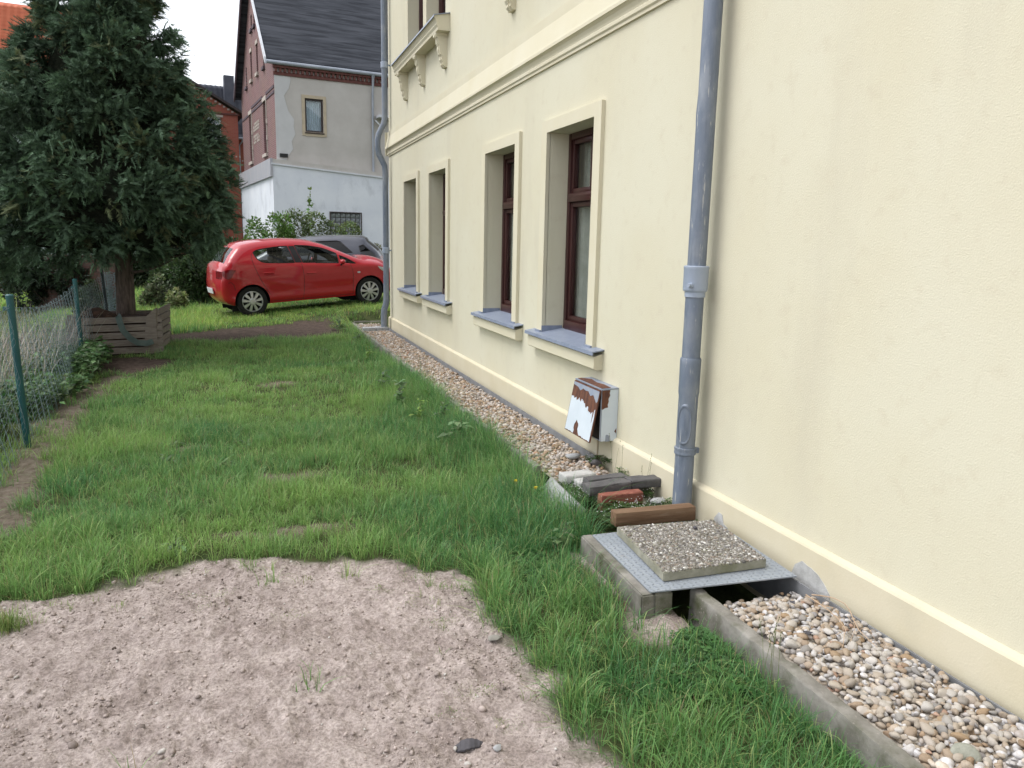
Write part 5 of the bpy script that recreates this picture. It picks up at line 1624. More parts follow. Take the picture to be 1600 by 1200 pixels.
# ---- whitewashed annex
an = thing('annex', 'whitewashed annex with glass block window in front of the grey house', 'annex', mw_=oriented((-1.18 + .35 * math.sin(YAW), 32.47 - .35 * math.cos(YAW), 0), YAW))
x0, x1, yb_ = -.22, 9.0, 9.0
X = [x0, 1.98, 3.22, x1]; Z = [-.5, 1.72, 2.66, 4.0]
mb = MB()
for i in range(3):
    for j in range(3):
        if i == 1 and j == 1: continue
        zt = lambda x, z: (4.40 - .065 * (x - x0)) if z == 4.0 else z
        mb.add([(X[i], 0, Z[j]), (X[i + 1], 0, Z[j]), (X[i + 1], 0, zt(X[i + 1], Z[j + 1])), (X[i], 0, zt(X[i], Z[j + 1]))], [(0, 1, 2, 3)])
for q in (((1.98, 0, 1.72), (1.98, .18, 1.72), (1.98, .18, 2.66), (1.98, 0, 2.66)), ((3.22, 0, 1.72), (3.22, 0, 2.66), (3.22, .18, 2.66), (3.22, .18, 1.72)), ((1.98, 0, 2.66), (1.98, .18, 2.66), (3.22, .18, 2.66), (3.22, 0, 2.66)), ((1.98, 0, 1.72), (3.22, 0, 1.72), (3.22, .18, 1.72), (1.98, .18, 1.72))):
    mb.add(q, [(0, 1, 2, 3)])
mb.add([(x0, 0, -.5), (x0, 0, 4.40), (x0, yb_, 4.40), (x0, yb_, -.5)], [(0, 1, 2, 3)])
mb.build('wall', 'annex', an, local=True)
mb = MB(); mb.hexa([(x0 - .06, -.06, 4.40), (x1, -.06, 3.80), (x1, .34, 3.80), (x0 - .06, .34, 4.40)], [(x0 - .06, -.06, 4.46), (x1, -.06, 3.86), (x1, .34, 3.86), (x0 - .06, .34, 4.46)])
mb.build('coping', 'metal_white', an, local=True)
mb = MB(); mb.hexa([(x0 - .03, -.02, 4.46), (x1, -.02, 3.86), (x1, .34, 3.86), (x0 - .03, .34, 4.46)], [(x0 - .03, -.02, 4.62), (x1, -.02, 4.02), (x1, .34, 4.02), (x0 - .03, .34, 4.62)])
mb.build('coping_upstand', 'stucco_grey', an, local=True)
lb('side_fascia', x0 - .10, x0 - .002, -.05, yb_, 3.95, 4.63, 'fascia', an)
mb = MB(); mb.box(1.98, 3.22, .10, .14, 1.72, 2.66); gb = mb.build('glass_block_window', 'mortar', an, local=True)
bme = MB(); bme.rbox((0, 0, 0), (.188, .05, .172), .018); bme = bme.mesh('glass_block', 'blockglass', True)
for i in range(6):
    for j in range(5):
        o = link('glass_block', bme, gb, local=True); o.location = (1.98 + .1033 + i * .2067, .095, 1.72 + .094 + j * .188)
mb = MB()
for (a, b, c, d) in ((1.94, 1.98, 1.70, 2.70), (3.22, 3.26, 1.70, 2.70), (1.98, 3.22, 2.66, 2.70)): mb.box(a, b, -.03, -.002, c, d)
mb.build('window_rim', 'frame_dark', gb, local=True)


# ---- tiled roofs
def tile_sheet(name, P0, U, Vv, mt, parent, tw=.30, th_=.34, amp=.03, step=.035):
    U = np.array(U, float); Vv = np.array(Vv, float); lu, lv = np.linalg.norm(U), np.linalg.norm(Vv)
    u_, v_ = U / lu, Vv / lv; nn = np.cross(u_, v_)
    if nn[2] < 0: nn = -nn
    nu_ = int(lu / tw) * 4; rows = int(lv / th_)
    a = np.linspace(0, lu, nu_ + 1); b = []
    for r in range(rows): b += [(r * th_, step), ((r + 1) * th_ - .004, 0.0)]
    b = np.array(b)
    A, Bv = np.meshgrid(a, b[:, 0]); H = np.meshgrid(a, b[:, 1])[1] + amp * np.maximum(np.sin(A / tw * 2 * np.pi), -.3)
    P_ = np.array(P0)[None, None] + A[..., None] * u_ + Bv[..., None] * v_ + H[..., None] * nn
    id_ = np.arange(A.size).reshape(A.shape)
    F_ = np.stack([id_[:-1, :-1], id_[:-1, 1:], id_[1:, 1:], id_[1:, :-1]], 2).reshape(-1, 4)
    me = tri_mesh(name, P_.reshape(-1, 3), F_, mt, smooth=False)
    o = link(name, me, parent, local=True); o['kind'] = 'stuff'
    return o


O3 = DEP(371, 175, 44); O3[2] = 0
rho = thing('red_brick_house', 'orange-red brick house with gable and slate tiles between tree and grey house', 'house', mw_=oriented(O3.tolist(), YAW))
# gable wing (front wall at y=0, x from -7.6 to 0), apex at x=-3.8
mb = MB()
X = [-7.8, -1.70, -.93, 0]; Z = [-.5, 7.11, 8.27, 8.55]
for i in range(3):
    for j in range(3):
        if i == 1 and j == 1: continue
        mb.add([(X[i], 0, Z[j]), (X[i + 1], 0, Z[j]), (X[i + 1], 0, Z[j + 1]), (X[i], 0, Z[j + 1])], [(0, 1, 2, 3)])
mb.add([(-7.8, 0, 8.55), (0, 0, 8.55), (-3.9, 0, 10.75)], [(0, 1, 2)])
mb.add([(0, 0, -.5), (0, 3, -.5), (0, 3, 8.55), (0, 0, 8.55)], [(0, 1, 2, 3)])
mb.add([(-7.8, 0, -.5), (-7.8, 3, -.5), (-7.8, 3, 8.55), (-7.8, 0, 8.55)], [(0, 1, 2, 3)])
mb.add([(0, 3, -.5), (3, 3, -.5), (3, 3, 7.55), (0, 3, 7.55)], [(0, 1, 2, 3)])
mb.build('brick_wall', 'orange_brick', rho, local=True)
mb = MB(); mb.box(-7.9, .10, -.08, -.002, 8.45, 8.53); mb.build('gable_moulding', 'cornice_brick', rho, local=True)
for s in (-1, 1):
    mb = MB()
    xe = -3.9 + s * 4.25; ze = 8.47
    mb.hexa([(xe, -.3, ze), (xe, 6.5, ze), (-3.9, 6.5, 10.80), (-3.9, -.3, 10.80)], [(xe, -.3, ze + .14), (xe, 6.5, ze + .14), (-3.9, 6.5, 10.94), (-3.9, -.3, 10.94)])
    mb.build('gable_roof', 'frame_dark', rho, local=True)
    for k in range(18):
        t = (k + .5) / 18; x = -3.9 + s * 3.95 * (1 - t); z = 8.50 + 2.22 * t
        lb('pale_dentil', x - .06, x + .06, -.045, -.002, z - .10, z - .01, 'stone_pale', rho)
for k in range(8):
    lb('pale_dentil', -1.35 + k * .19, -1.26 + k * .19, -.03, -.002, 6.14, 6.22, 'stone_pale', rho)
for k in range(4):
    lb('pale_dentil', .15 + k * .19, .24 + k * .19, 2.97, 2.998, 6.2, 6.28, 'stone_pale', rho)
fwm = MB()
for (a, b, c, d) in ((-1.70, -1.62, 7.11, 8.27), (-1.01, -.93, 7.11, 8.27), (-1.62, -1.01, 8.19, 8.27), (-1.62, -1.01, 7.11, 7.19), (-1.345, -1.285, 7.19, 8.19), (-1.62, -1.01, 7.88, 7.93)):
    fwm.box(a, b, .03, .09, c, d)
fwo = fwm.build('window', 'white_paint', rho, local=True)
lb('pane', -1.62, -1.01, .062, .067, 7.19, 8.19, 'glass', fwo)
lb('curtain', -1.66, -.97, .14, .145, 7.13, 8.25, 'blue_curtain', fwo)
lb('lintel', -1.75, -.80, -.03, -.002, 8.29, 8.42, 'stone_pale', fwo)
lb('sill', -1.78, -.75, -.08, .02, 7.02, 7.108, 'band_dark', fwo)
mb = MB(); mb.box(-7.8, 3.0, 3.0, 3.06, 7.5, 7.6); mb.build('eaves_board', 'frame_dark', rho, local=True)
mb = MB(); mb.add([(-9, 2.7, 7.55), (3.2, 2.7, 7.55), (3.2, 5.6, 10.95), (-9, 5.6, 10.95)], [(0, 1, 2, 3)]); mb.add([(-9, 8.5, 7.55), (3.2, 8.5, 7.55), (3.2, 5.6, 10.95), (-9, 5.6, 10.95)], [(0, 1, 2, 3)])
mr = mb.build('main_roof', 'slate_tile', rho, local=True)
tile_sheet('roof_tiles', (-9, 2.65, 7.58), (12.2, 0, 0), (0, 2.9, 3.4), 'slate_tile', mr)
mb = MB(); mb.box(-.19, .40, 4.0, 4.6, 8.9, 11.35); mb.build('chimney', 'slate_tile', mr, local=True)
mb = MB(); mb.tube([(.55, 2.6, 7.5), (.55, 2.62, 7.35), (.40, 2.85, 7.15), (.40, 2.9, 6.9), (.40, 2.9, 2)], .05, 10); mb.tube([(-.1, 2.6, 7.52), (3.2, 2.6, 7.52)], .07, 10)
mb.build('gutter_pipe', 'zinc_far', rho, local=True, smooth=True)

O5 = DEP(0, 100, 32); O5[2] = 0
oho = thing('orange_roof_house', 'pale house with orange tiled roof behind the conifer at the left', 'house', mw_=oriented(O5.tolist(), YAW))
mb = MB(); mb.box(-9, 5.2, .4, 8.0, -.5, 8.5); mb.build('wall', 'mint', oho, local=True)
mb = MB(); mb.hexa([(-9.2, 0, 8.38), (5.5, 0, 8.38), (5.5, 4.2, 11.85), (-9.2, 4.2, 11.85)], [(-9.2, 0, 8.46), (5.5, 0, 8.46), (5.5, 4.2, 11.93), (-9.2, 4.2, 11.93)])
mb.hexa([(-9.2, 8.4, 8.38), (5.5, 8.4, 8.38), (5.5, 4.2, 11.85), (-9.2, 4.2, 11.85)], [(-9.2, 8.4, 8.46), (5.5, 8.4, 8.46), (5.5, 4.2, 11.93), (-9.2, 4.2, 11.93)])
mb.add([(5.2, .4, 8.5), (5.2, 8, 8.5), (5.2, 4.2, 11.8)], [(0, 1, 2)]); mb.add([(-9, .4, 8.5), (-9, 8, 8.5), (-9, 4.2, 11.8)], [(0, 1, 2)])
orf = mb.build('roof', 'orange_tile', oho, local=True)
tile_sheet('roof_tiles', (-9.2, -.02, 8.47), (14.7, 0, 0), (0, 4.2, 3.47), 'orange_tile', orf, tw=.26, th_=.33)
mb = MB(); mb.tube([(-9.2, -.08, 8.38), (5.5, -.08, 8.38)], .07, 10); mb.build('gutter', 'zinc_far', orf, local=True, smooth=True)
for i in range(3):
    a = -6.5 + i * 3.6
    wv = MB()
    for (p, q, c, d) in ((a, a + .08, 5.6, 7.1), (a + .92, a + 1.0, 5.6, 7.1), (a + .08, a + .92, 7.02, 7.1), (a + .08, a + .92, 5.6, 5.68), (a + .47, a + .53, 5.68, 7.02)):
        wv.box(p, q, .33, .398, c, d)
    wvo = wv.build('window', 'white_paint', oho, local=True)
    lb('pane', a + .08, a + .92, .37, .38, 5.68, 7.02, 'dark_glass', wvo)

# ---- garden shed with a pale roof at the left edge
so2 = DEP(-20, 385, 22)
sh = thing('garden_shed', 'low garden shed with pale roof edge at far left', 'shed', (so2[0], so2[1], -.1))
mb = MB(); mb.box(so2[0] - 2.2, so2[0] + .35, so2[1], so2[1] + 2, -.1, 1.6); mb.build('wall', 'oldwood', sh)
mb = MB(); mb.hexa([(so2[0] - 2.4, so2[1] - .2, 2.0), (so2[0] + .62, so2[1] - .2, 1.66), (so2[0] + .62, so2[1] + 2.2, 1.66), (so2[0] - 2.4, so2[1] + 2.2, 2.0)], [(so2[0] - 2.4, so2[1] - .2, 2.08), (so2[0] + .62, so2[1] - .2, 1.74), (so2[0] + .62, so2[1] + 2.2, 1.74), (so2[0] - 2.4, so2[1] + 2.2, 2.08)])
mb.build('roof', 'metal_white', sh)

# ---- low garden brick wall behind the tree
gwl = thing('garden_wall', 'low brown brick garden wall behind the conifer trunk', 'wall', (-5.9, 19.6, -.1))
wa = np.array([-7.0, 19.9]); wb2 = np.array([-5.0, 19.45]); wdir = (wb2 - wa) / np.linalg.norm(wb2 - wa); wang = math.atan2(wdir[1], wdir[0]); wl = np.linalg.norm(wb2 - wa)
mb = MB(); c = (wa + wb2) / 2; mb.rbox((c[0], c[1], .45), (wl, .19, 1.3), .0, Matrix.Rotation(wang, 3, 'Z')); core = mb.build('mortar_core', 'mortar', gwl)
bme = MB(); bme.rbox((0, 0, 0), (.235, .115, .066), .006); bme = bme.mesh('brick', 'garden_brick')
nb = int(wl / .25)
for r in range(16):
    for i in range(nb):
        d = (i + (.5 if r % 2 else .0) + .5) * .25
        if d > wl - .1: continue
        p = wa + wdir * d + np.array([wdir[1], -wdir[0]]) * (.05 + rng.normal(0, .003))
        o = link('brick', bme, gwl); o.location = (p[0], p[1], -.08 + r * .0765 + .04); o.rotation_euler = (0, 0, wang)

# ================================================================== wire fence at the left
fence = thing('wire_fence', 'green-posted chicken wire fence along the left side of the lawn', 'fence', (-4.4, 8.9, -.1))
FP = [((-4.05, 2.9, -.1), (-4.10, 2.9, 1.12)), ((-4.247, 6.92, -.12), (-4.272, 6.92, 1.12)), ((-4.567, 11.1, -.12), (-4.584, 11.1, 1.03))]
for (a, b) in FP:
    mb = MB(); mb.tube([a, b], .027, 16); po = mb.build('post', 'fence_green', fence, smooth=True)
    mb = MB(); mb.lathe([(.0, .012), (.02, .010), (.0285, .002), (.0285, -.02), (.0, -.02)], 16, Matrix.Translation(Vector(b))); mb.build('post_cap', 'fence_green', po, smooth=True)
    mb = MB(); mb.rbox((b[0] - .035, b[1] - .01, b[2] - .10), (.03, .02, .03), .004); mb.build('tension_clip', 'fence_green', po)
mb = MB(); mb.tube([(-4.69, 14.15, -.1), (-4.75, 14.15, 1.05)], .026, 12)
dpst = mb.build('post', 'fence_dark', fence, smooth=True)


def chain(a0, a1, b0, b1, sag, cell=.052, rw=.0011):
    """chicken wire between two posts: hexagonal cells, slack top edge"""
    a0, a1, b0, b1 = map(np.array, (a0, a1, b0, b1))
    L_ = np.linalg.norm(b0 - a0); Hh = np.linalg.norm(a1 - a0)
    nu_ = int(L_ / cell); nv_ = int(Hh / (cell * .9))

    def P(u, v):
        t = u / nu_; s = v / nv_
        p = (a0 * (1 - t) + b0 * t) * (1 - s) + (a1 * (1 - t) + b1 * t) * s
        bul = np.sin(np.pi * t)
        return p + np.array([.05 * bul * np.sin(2.3 * s + 3 * t) + .012 * np.sin(u * 1.7 + v * .9), 0, -sag * bul * s + .012 * np.sin(u * .9) * s])
    segs = []
    for v in range(nv_):
        for u in range(nu_):
            o_ = .5 * (v % 2)
            A = P(u + o_, v + .0); B = P(u + o_, v + .45); Cc = P(u + o_ + .5, v + 1.0); D = P(u + o_ - .5, v + 1.0)
            segs += [(A, B), (B, Cc), (B, D)]
    A = np.array([s[0] for s in segs]); B = np.array([s[1] for s in segs])
    d = B - A; d /= np.linalg.norm(d, axis=1)[:, None] + 1e-9
    n1 = np.cross(d, np.array([.3, .9, .1])); n1 /= np.linalg.norm(n1, axis=1)[:, None]; n2 = np.cross(d, n1)
    ring = [n1 * rw, (-.5 * n1 + .87 * n2) * rw, (-.5 * n1 - .87 * n2) * rw]
    Vv = np.stack([A + r for r in ring] + [B + r for r in ring], 1).reshape(-1, 3)
    f0 = np.array([[0, 1, 4, 3], [1, 2, 5, 4], [2, 0, 3, 5]])
    Fv = (f0[None] + (np.arange(len(A)) * 6)[:, None, None]).reshape(-1, 4)
    return Vv, Fv


for (i, j, sg) in ((0, 1, .05), (1, 2, .10)):
    Vv, Fv = chain(FP[i][0], np.array(FP[i][1]) - [0, 0, .10], FP[j][0], np.array(FP[j][1]) - [0, 0, .06], sg)
    link('wire_mesh', tri_mesh('wire_mesh', Vv, Fv, 'wire'), fence)
    top = [np.array(FP[i][1]) * (1 - t) + np.array(FP[j][1]) * t - np.array([0, 0, .09 + sg * math.sin(math.pi * t)]) for t in np.linspace(0, 1, 20)]
    mb = MB(); mb.tube(top, .0022, 5); mb.build('top_wire', 'wire', fence)
    lo = [np.array(FP[i][1]) * (1 - t) + np.array(FP[j][1]) * t - np.array([0, 0, .62]) for t in np.linspace(0, 1, 12)]
    mb = MB(); mb.tube(lo, .0016, 5); mb.build('middle_wire', 'wire', fence)
Vv, Fv = chain(FP[2][0], np.array(FP[2][1]) - [0, 0, .06], (-4.70, 14.15, -.1), (-4.75, 14.15, .95), .08)
link('wire_mesh', tri_mesh('wire_mesh', Vv, Fv, 'wire'), fence)
# rolled-up wire netting standing beside the dark post
roll = thing('wire_roll', 'blue-grey roll of wire netting beside the conifer trunk', 'wire roll', (-4.63, 14.5, 0))
for k in range(3):
    rr_ = .10 + k * .035
    segs_v = []
    nseg = 26; mb = MB()
    for zz in np.arange(.0, .95, .045):
        mb.tube([(-4.63 + rr_ * math.cos(t + zz * 3), 14.5 + rr_ * math.sin(t + zz * 3), .02 + zz + .02 * math.sin(6 * t)) for t in np.linspace(0, 2 * math.pi, nseg)], .002, 4, cap=False)
    for t in np.linspace(0, 2 * math.pi, 22, endpoint=False):
        mb.tube([(-4.63 + rr_ * math.cos(t + zz * 1.5), 14.5 + rr_ * math.sin(t + zz * 1.5), .02 + zz) for zz in np.linspace(0, .93, 8)], .0018, 4, cap=False)
    mb.build('netting', 'wire', roll)

# ================================================================== planter box with the conifer
PB = [np.array(p) for p in ((-4.86, 11.95), (-3.80, 12.13), (-3.72, 13.22), (-4.80, 13.10))]
plt_ = thing('slatted_planter', 'grey weathered slatted planter box around the conifer trunk', 'planter', (-4.3, 12.6, -.08))
zb0, nsl, hs, gap = -.06, 5, .087, .019


def slat(a, b, z0, h, th_, out_n, lean):
    a = np.array([a[0], a[1], 0.0]); b = np.array([b[0], b[1], 0.0]); nn = np.array([out_n[0], out_n[1], 0.0])
    def P(p, z, o): return tuple(p + nn * (o + lean * (z - zb0)) + np.array([0, 0, z]))
    j = rng.normal(0, .004, 2)
    mb = MB(); mb.hexa([P(a, z0 + j[0], 0), P(b, z0 + j[1], 0), P(b, z0 + j[1], th_), P(a, z0 + j[0], th_)], [P(a, z0 + h + j[0], 0), P(b, z0 + h + j[1], 0), P(b, z0 + h + j[1], th_), P(a, z0 + h + j[0], th_)])
    return mb.build('slat', 'oldwood', plt_)


def outn(a, b, c=np.array([-4.3, 12.6])):
    d = b - a; nn = np.array([d[1], -d[0]]) / np.linalg.norm(d)
    return nn if np.dot((a + b) / 2 - c, nn) > 0 else -nn


for s in range(4):
    a, b = PB[s], PB[(s + 1) % 4]
    nn = outn(a, b)
    ext = (b - a) / np.linalg.norm(b - a) * (.10 if s % 2 == 0 else -.035)
    for k in range(nsl + (1 if s == 1 else 0)):
        slat(a - ext * .4, b + ext, zb0 + k * (hs + gap), hs, .024, nn, -.05 if s == 0 else (.06 if s == 1 else 0))
    # corner stakes
    pc = b * .97 + np.array([-4.3, 12.6]) * .03
    mb = MB(); mb.box(pc[0] - .028, pc[0] + .028, pc[1] - .028, pc[1] + .028, -.15, .50); mb.build('corner_stake', 'oldwood', plt_)
# wide upright board at the front right corner
a = PB[1]; nn = outn(PB[0], PB[1])
mb = MB(); mb.hexa([(a[0] - .16, a[1] - .05, -.08), (a[0] + .02, a[1] - .02, -.08), (a[0] + .04, a[1] + .03, -.08), (a[0] - .15, a[1] + .0, -.08)], [(a[0] - .10, a[1] - .03, .46), (a[0] + .03, a[1] - .01, .58), (a[0] + .05, a[1] + .03, .58), (a[0] - .08, a[1] + .01, .46)])
mb.build('corner_board', 'oldwood', plt_)
# soil heap inside the box
X, Y = np.meshgrid(np.linspace(0.03, .97, 30), np.linspace(.03, .97, 30))
PBz = [np.array([p[0], p[1], .36]) for p in PB]
Pm = np.array([bil(PBz, u, v, .05 + .06 * float(fbm(u * 3, v * 3, 61, 3)) + .10 * math.exp(-((u - .25) ** 2 + (v - .35) ** 2) / .03)) for u, v in zip(X.ravel(), Y.ravel())])
id_ = np.arange(900).reshape(30, 30)
link('mulch', tri_mesh('mulch', Pm, np.stack([id_[:-1, :-1], id_[:-1, 1:], id_[1:, 1:], id_[1:, :-1]], 2).reshape(-1, 4), 'mulch', smooth=True), plt_)
lin = MB(); ctr = np.array([-4.3, 12.6]); q_ = [tuple(ctr + (p - ctr) * .93) for p in PB]
lin.hexa([(x, y, -.1) for x, y in q_], [(x, y, .34) for x, y in q_]); lin.build('soil_fill', 'mulch', plt_)
# dark sack / heap behind the left slats
stone('compost_heap', 'dark mound of compost inside the planter beside the trunk', (-4.55, 12.35, .44), (.24, .20, .15), 'mulch', 31, cat='compost')
# strap hanging over the front slats
st = thing('cloth_strap', 'grey-green cloth strap hanging over the front planter slats', 'strap', (-4.15, 12.0, .2))
pth = [(-4.26, 12.10, .475), (-4.24, 12.00, .482), (-4.225, 11.985, .40), (-4.19, 11.975, .28), (-4.11, 11.985, .17), (-4.02, 12.0, .10), (-3.90, 12.03, .085), (-3.82, 12.05, .11)]
pw = resample([(p[0], p[1]) for p in pth], .02); nP = 40
tt = np.linspace(0, 1, len(pth)); t2 = np.linspace(0, 1, nP); PT = np.stack([np.interp(t2, tt, [p[k] for p in pth]) for k in range(3)], 1)
PT[:, 1] -= .035
tn = np.gradient(PT, axis=0); tn /= np.linalg.norm(tn, axis=1)[:, None]; sd2 = np.cross(tn, np.array([0, -1, 0.15])); sd2 /= np.linalg.norm(sd2, axis=1)[:, None]
Vs = np.concatenate([PT + sd2 * .04, PT - sd2 * .04]); mb = MB(); mb.add(Vs.tolist(), [(i, i + 1, nP + i + 1, nP + i) for i in range(nP - 1)])
Vs2 = Vs + np.array([0, -.004, 0]); mb.add(Vs2.tolist(), [(nP + i, nP + i + 1, i + 1, i) for i in range(nP - 1)])
mb.build('strap', 'cloth', st, smooth=True)

# ---- conifer
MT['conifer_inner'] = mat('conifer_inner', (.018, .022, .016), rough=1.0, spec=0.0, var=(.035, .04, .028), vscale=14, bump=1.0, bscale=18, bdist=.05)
TX, TY = -4.27, 12.85
tree = thing('conifer_tree', 'large dark dense conifer growing from the slatted planter', 'tree', (TX, TY, .3))
tk = MB()
zt = np.linspace(.2, 6.9, 24)
tk.tube([(TX + .03 * math.sin(z * 1.3) - .02 * z * .2, TY + .02 * math.cos(z), z) for z in zt], np.interp(zt, [.2, .45, 1.2, 3, 6.9], [.16, .135, .120, .085, .01]), 18)
tk.build('trunk', 'bark', tree, smooth=True)


def crown_r(z):
    return np.interp(z, [.95, 1.25, 1.5, 2.35, 3.4, 4.5, 5.5, 6.2, 6.9, 7.4], [.85, 1.25, 1.55, 1.50, 1.12, .70, .30, .18, .10, .02])


NB, PER = 360, 9
zz_ = np.linspace(1.40, 7.3, 300); cdf = np.cumsum(crown_r(zz_) + .25); cdf /= cdf[-1]
zbo = np.interp((np.arange(NB) + rng.uniform(0, 1, NB)) / NB, cdf, zz_)
abo = (np.arange(NB) * 2.39996 + rng.normal(0, .25, NB)) % (2 * np.pi)
lumpy = 1 + .18 * fbm(abo * 1.6 + 5, zbo * 1.3, 71, 3) + rng.normal(0, .07, NB)
rbo = crown_r(zbo) * lumpy * np.where(rng.uniform(0, 1, NB) < .25, rng.uniform(.35, .8, NB), 1)
rbo = rbo * (1 - .32 * sstep(1.8, 1.35, zbo) * sstep(0, .6, np.cos(abo)))
low = sstep(2.5, 1.3, zbo)
zbo2 = zbo - .50 * sstep(.2, 1.0, -np.cos(abo)) * low
TXc = TX - .22
TXb = TX + np.interp(zbo, [1, 3, 5.5], [-.25, -.15, .10])
bo = np.stack([TXb + rbo * np.cos(abo), TY + rbo * np.sin(abo), zbo2], 1)
bdir = np.stack([np.cos(abo), np.sin(abo), rng.normal(.10, .25, NB)], 1)
bsz = np.clip(crown_r(zbo) * .16, .07, .22) * rng.uniform(.75, 1.3, NB)
ib = np.repeat(np.arange(NB), PER); NC = len(ib)
o_ = rng.normal(0, 1, (NC, 3)); o_ /= np.linalg.norm(o_, axis=1)[:, None]
o_ = o_ * np.where((o_ * bdir[ib]).sum(1) < -.2, -1, 1)[:, None]
cen = bo[ib] + o_ * (bsz[ib] * rng.uniform(.75, 1.1, NC))[:, None] * np.array([1.15, 1.15, .8])
outd = o_ * .9 + bdir[ib] * .8 + rng.normal(0, .25, (NC, 3)); outd[:, 2] -= .05
# fill inside the crown so that it closes
NI = 450
zi = np.interp(rng.uniform(0, 1, NI), cdf, zz_); ai = rng.uniform(0, 6.283, NI); ri = crown_r(zi) * np.sqrt(rng.uniform(.05, .62, NI))
cen = np.concatenate([cen, np.stack([TX + np.interp(zi, [1, 3, 5.5], [-.25, -.15, .10]) + ri * np.cos(ai), TY + ri * np.sin(ai), zi], 1)])
outd = np.concatenate([outd, np.stack([np.cos(ai), np.sin(ai), rng.normal(0, .5, NI)], 1)])
outd /= np.linalg.norm(outd, axis=1)[:, None]
btint = np.clip(1 + rng.normal(0, .20, NB), .6, 1.5)
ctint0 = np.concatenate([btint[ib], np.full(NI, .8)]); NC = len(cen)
# each clump: flat fern-like sprays of small scale leaves
SP, LF = 9, 18
ctint = ctint0 * np.clip(1 + rng.normal(0, .12, NC), .5, 1.6)
brown = (rng.uniform(0, 1, NC) < .07)
pos = []; fwd = []; nrm = []; scl = []; col_ = []
for k in range(SP):
    sd3 = outd + rng.normal(0, .60, (NC, 3)); sd3[:, 2] -= .05; sd3 /= np.linalg.norm(sd3, axis=1)[:, None]
    base = cen + rng.normal(0, .05, (NC, 3))
    sl_ = rng.uniform(.11, .19, NC)
    nn = np.cross(sd3, rng.normal(0, 1, (NC, 3))); nn[:, 2] = np.abs(nn[:, 2]) + .4; nn /= np.linalg.norm(nn, axis=1)[:, None]
    sx = np.cross(sd3, nn); sx /= np.linalg.norm(sx, axis=1)[:, None]
    tint = ctint * np.clip(1 + rng.normal(0, .15, NC), .5, 1.6)
    for q in range(LF):
        t = q / (LF - 1)
        side = (1 if q % 2 else -1) * (.95 if t < .9 else .2)
        pos.append(base + sd3 * (sl_ * t)[:, None] - np.array([0, 0, 1]) * (.03 * t * t))
        fwd.append(sd3 + sx * side + rng.normal(0, .12, (NC, 3))); nrm.append(nn + rng.normal(0, .3, (NC, 3)))
        ll = (.068 - .036 * t) * rng.uniform(.75, 1.25, NC)
        scl.append(np.stack([ll * 1.25, ll, ll * .5], 1))
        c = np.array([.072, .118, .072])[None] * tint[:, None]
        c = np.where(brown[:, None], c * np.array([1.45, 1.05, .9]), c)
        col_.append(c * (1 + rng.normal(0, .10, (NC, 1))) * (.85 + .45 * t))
pos = np.concatenate(pos); fwd = np.concatenate(fwd); nrm = np.concatenate(nrm); scl = np.concatenate(scl); col_ = np.clip(np.concatenate(col_), .006, .3)
SPRAY = (np.array([[-.13, .05, .02], [.13, .0, .02], [0, 1, -.02]], float), np.array([[0, 1, 2]]))
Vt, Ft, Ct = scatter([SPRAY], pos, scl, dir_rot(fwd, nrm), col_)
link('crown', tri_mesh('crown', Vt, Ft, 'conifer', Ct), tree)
# dead inner growth that closes the middle of the crown
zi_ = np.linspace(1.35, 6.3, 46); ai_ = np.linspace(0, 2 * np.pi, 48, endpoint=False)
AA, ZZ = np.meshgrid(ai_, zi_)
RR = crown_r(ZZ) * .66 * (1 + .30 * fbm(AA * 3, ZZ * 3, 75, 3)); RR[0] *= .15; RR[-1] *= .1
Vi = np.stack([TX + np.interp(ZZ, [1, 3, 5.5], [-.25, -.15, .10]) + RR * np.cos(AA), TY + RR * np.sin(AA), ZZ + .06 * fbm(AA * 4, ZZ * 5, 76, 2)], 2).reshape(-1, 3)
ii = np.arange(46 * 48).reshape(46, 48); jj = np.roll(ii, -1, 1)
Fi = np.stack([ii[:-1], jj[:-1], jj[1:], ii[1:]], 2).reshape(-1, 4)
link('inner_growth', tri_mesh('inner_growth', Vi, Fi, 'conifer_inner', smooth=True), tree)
lm = MB()
for k in range(70):
    z = rng.uniform(1.15, 6.2); a = rng.uniform(0, 2 * np.pi); rl = float(crown_r(z)) * rng.uniform(.6, .9)
    P_ = [(TX + rl * t * math.cos(a), TY + rl * t * math.sin(a), z - .15 + .35 * t * t * .6) for t in np.linspace(0, 1, 6)]
    lm.tube(P_, np.linspace(.03, .006, 6), 6)
link('limbs', lm.mesh('limbs', 'bark', True), tree)


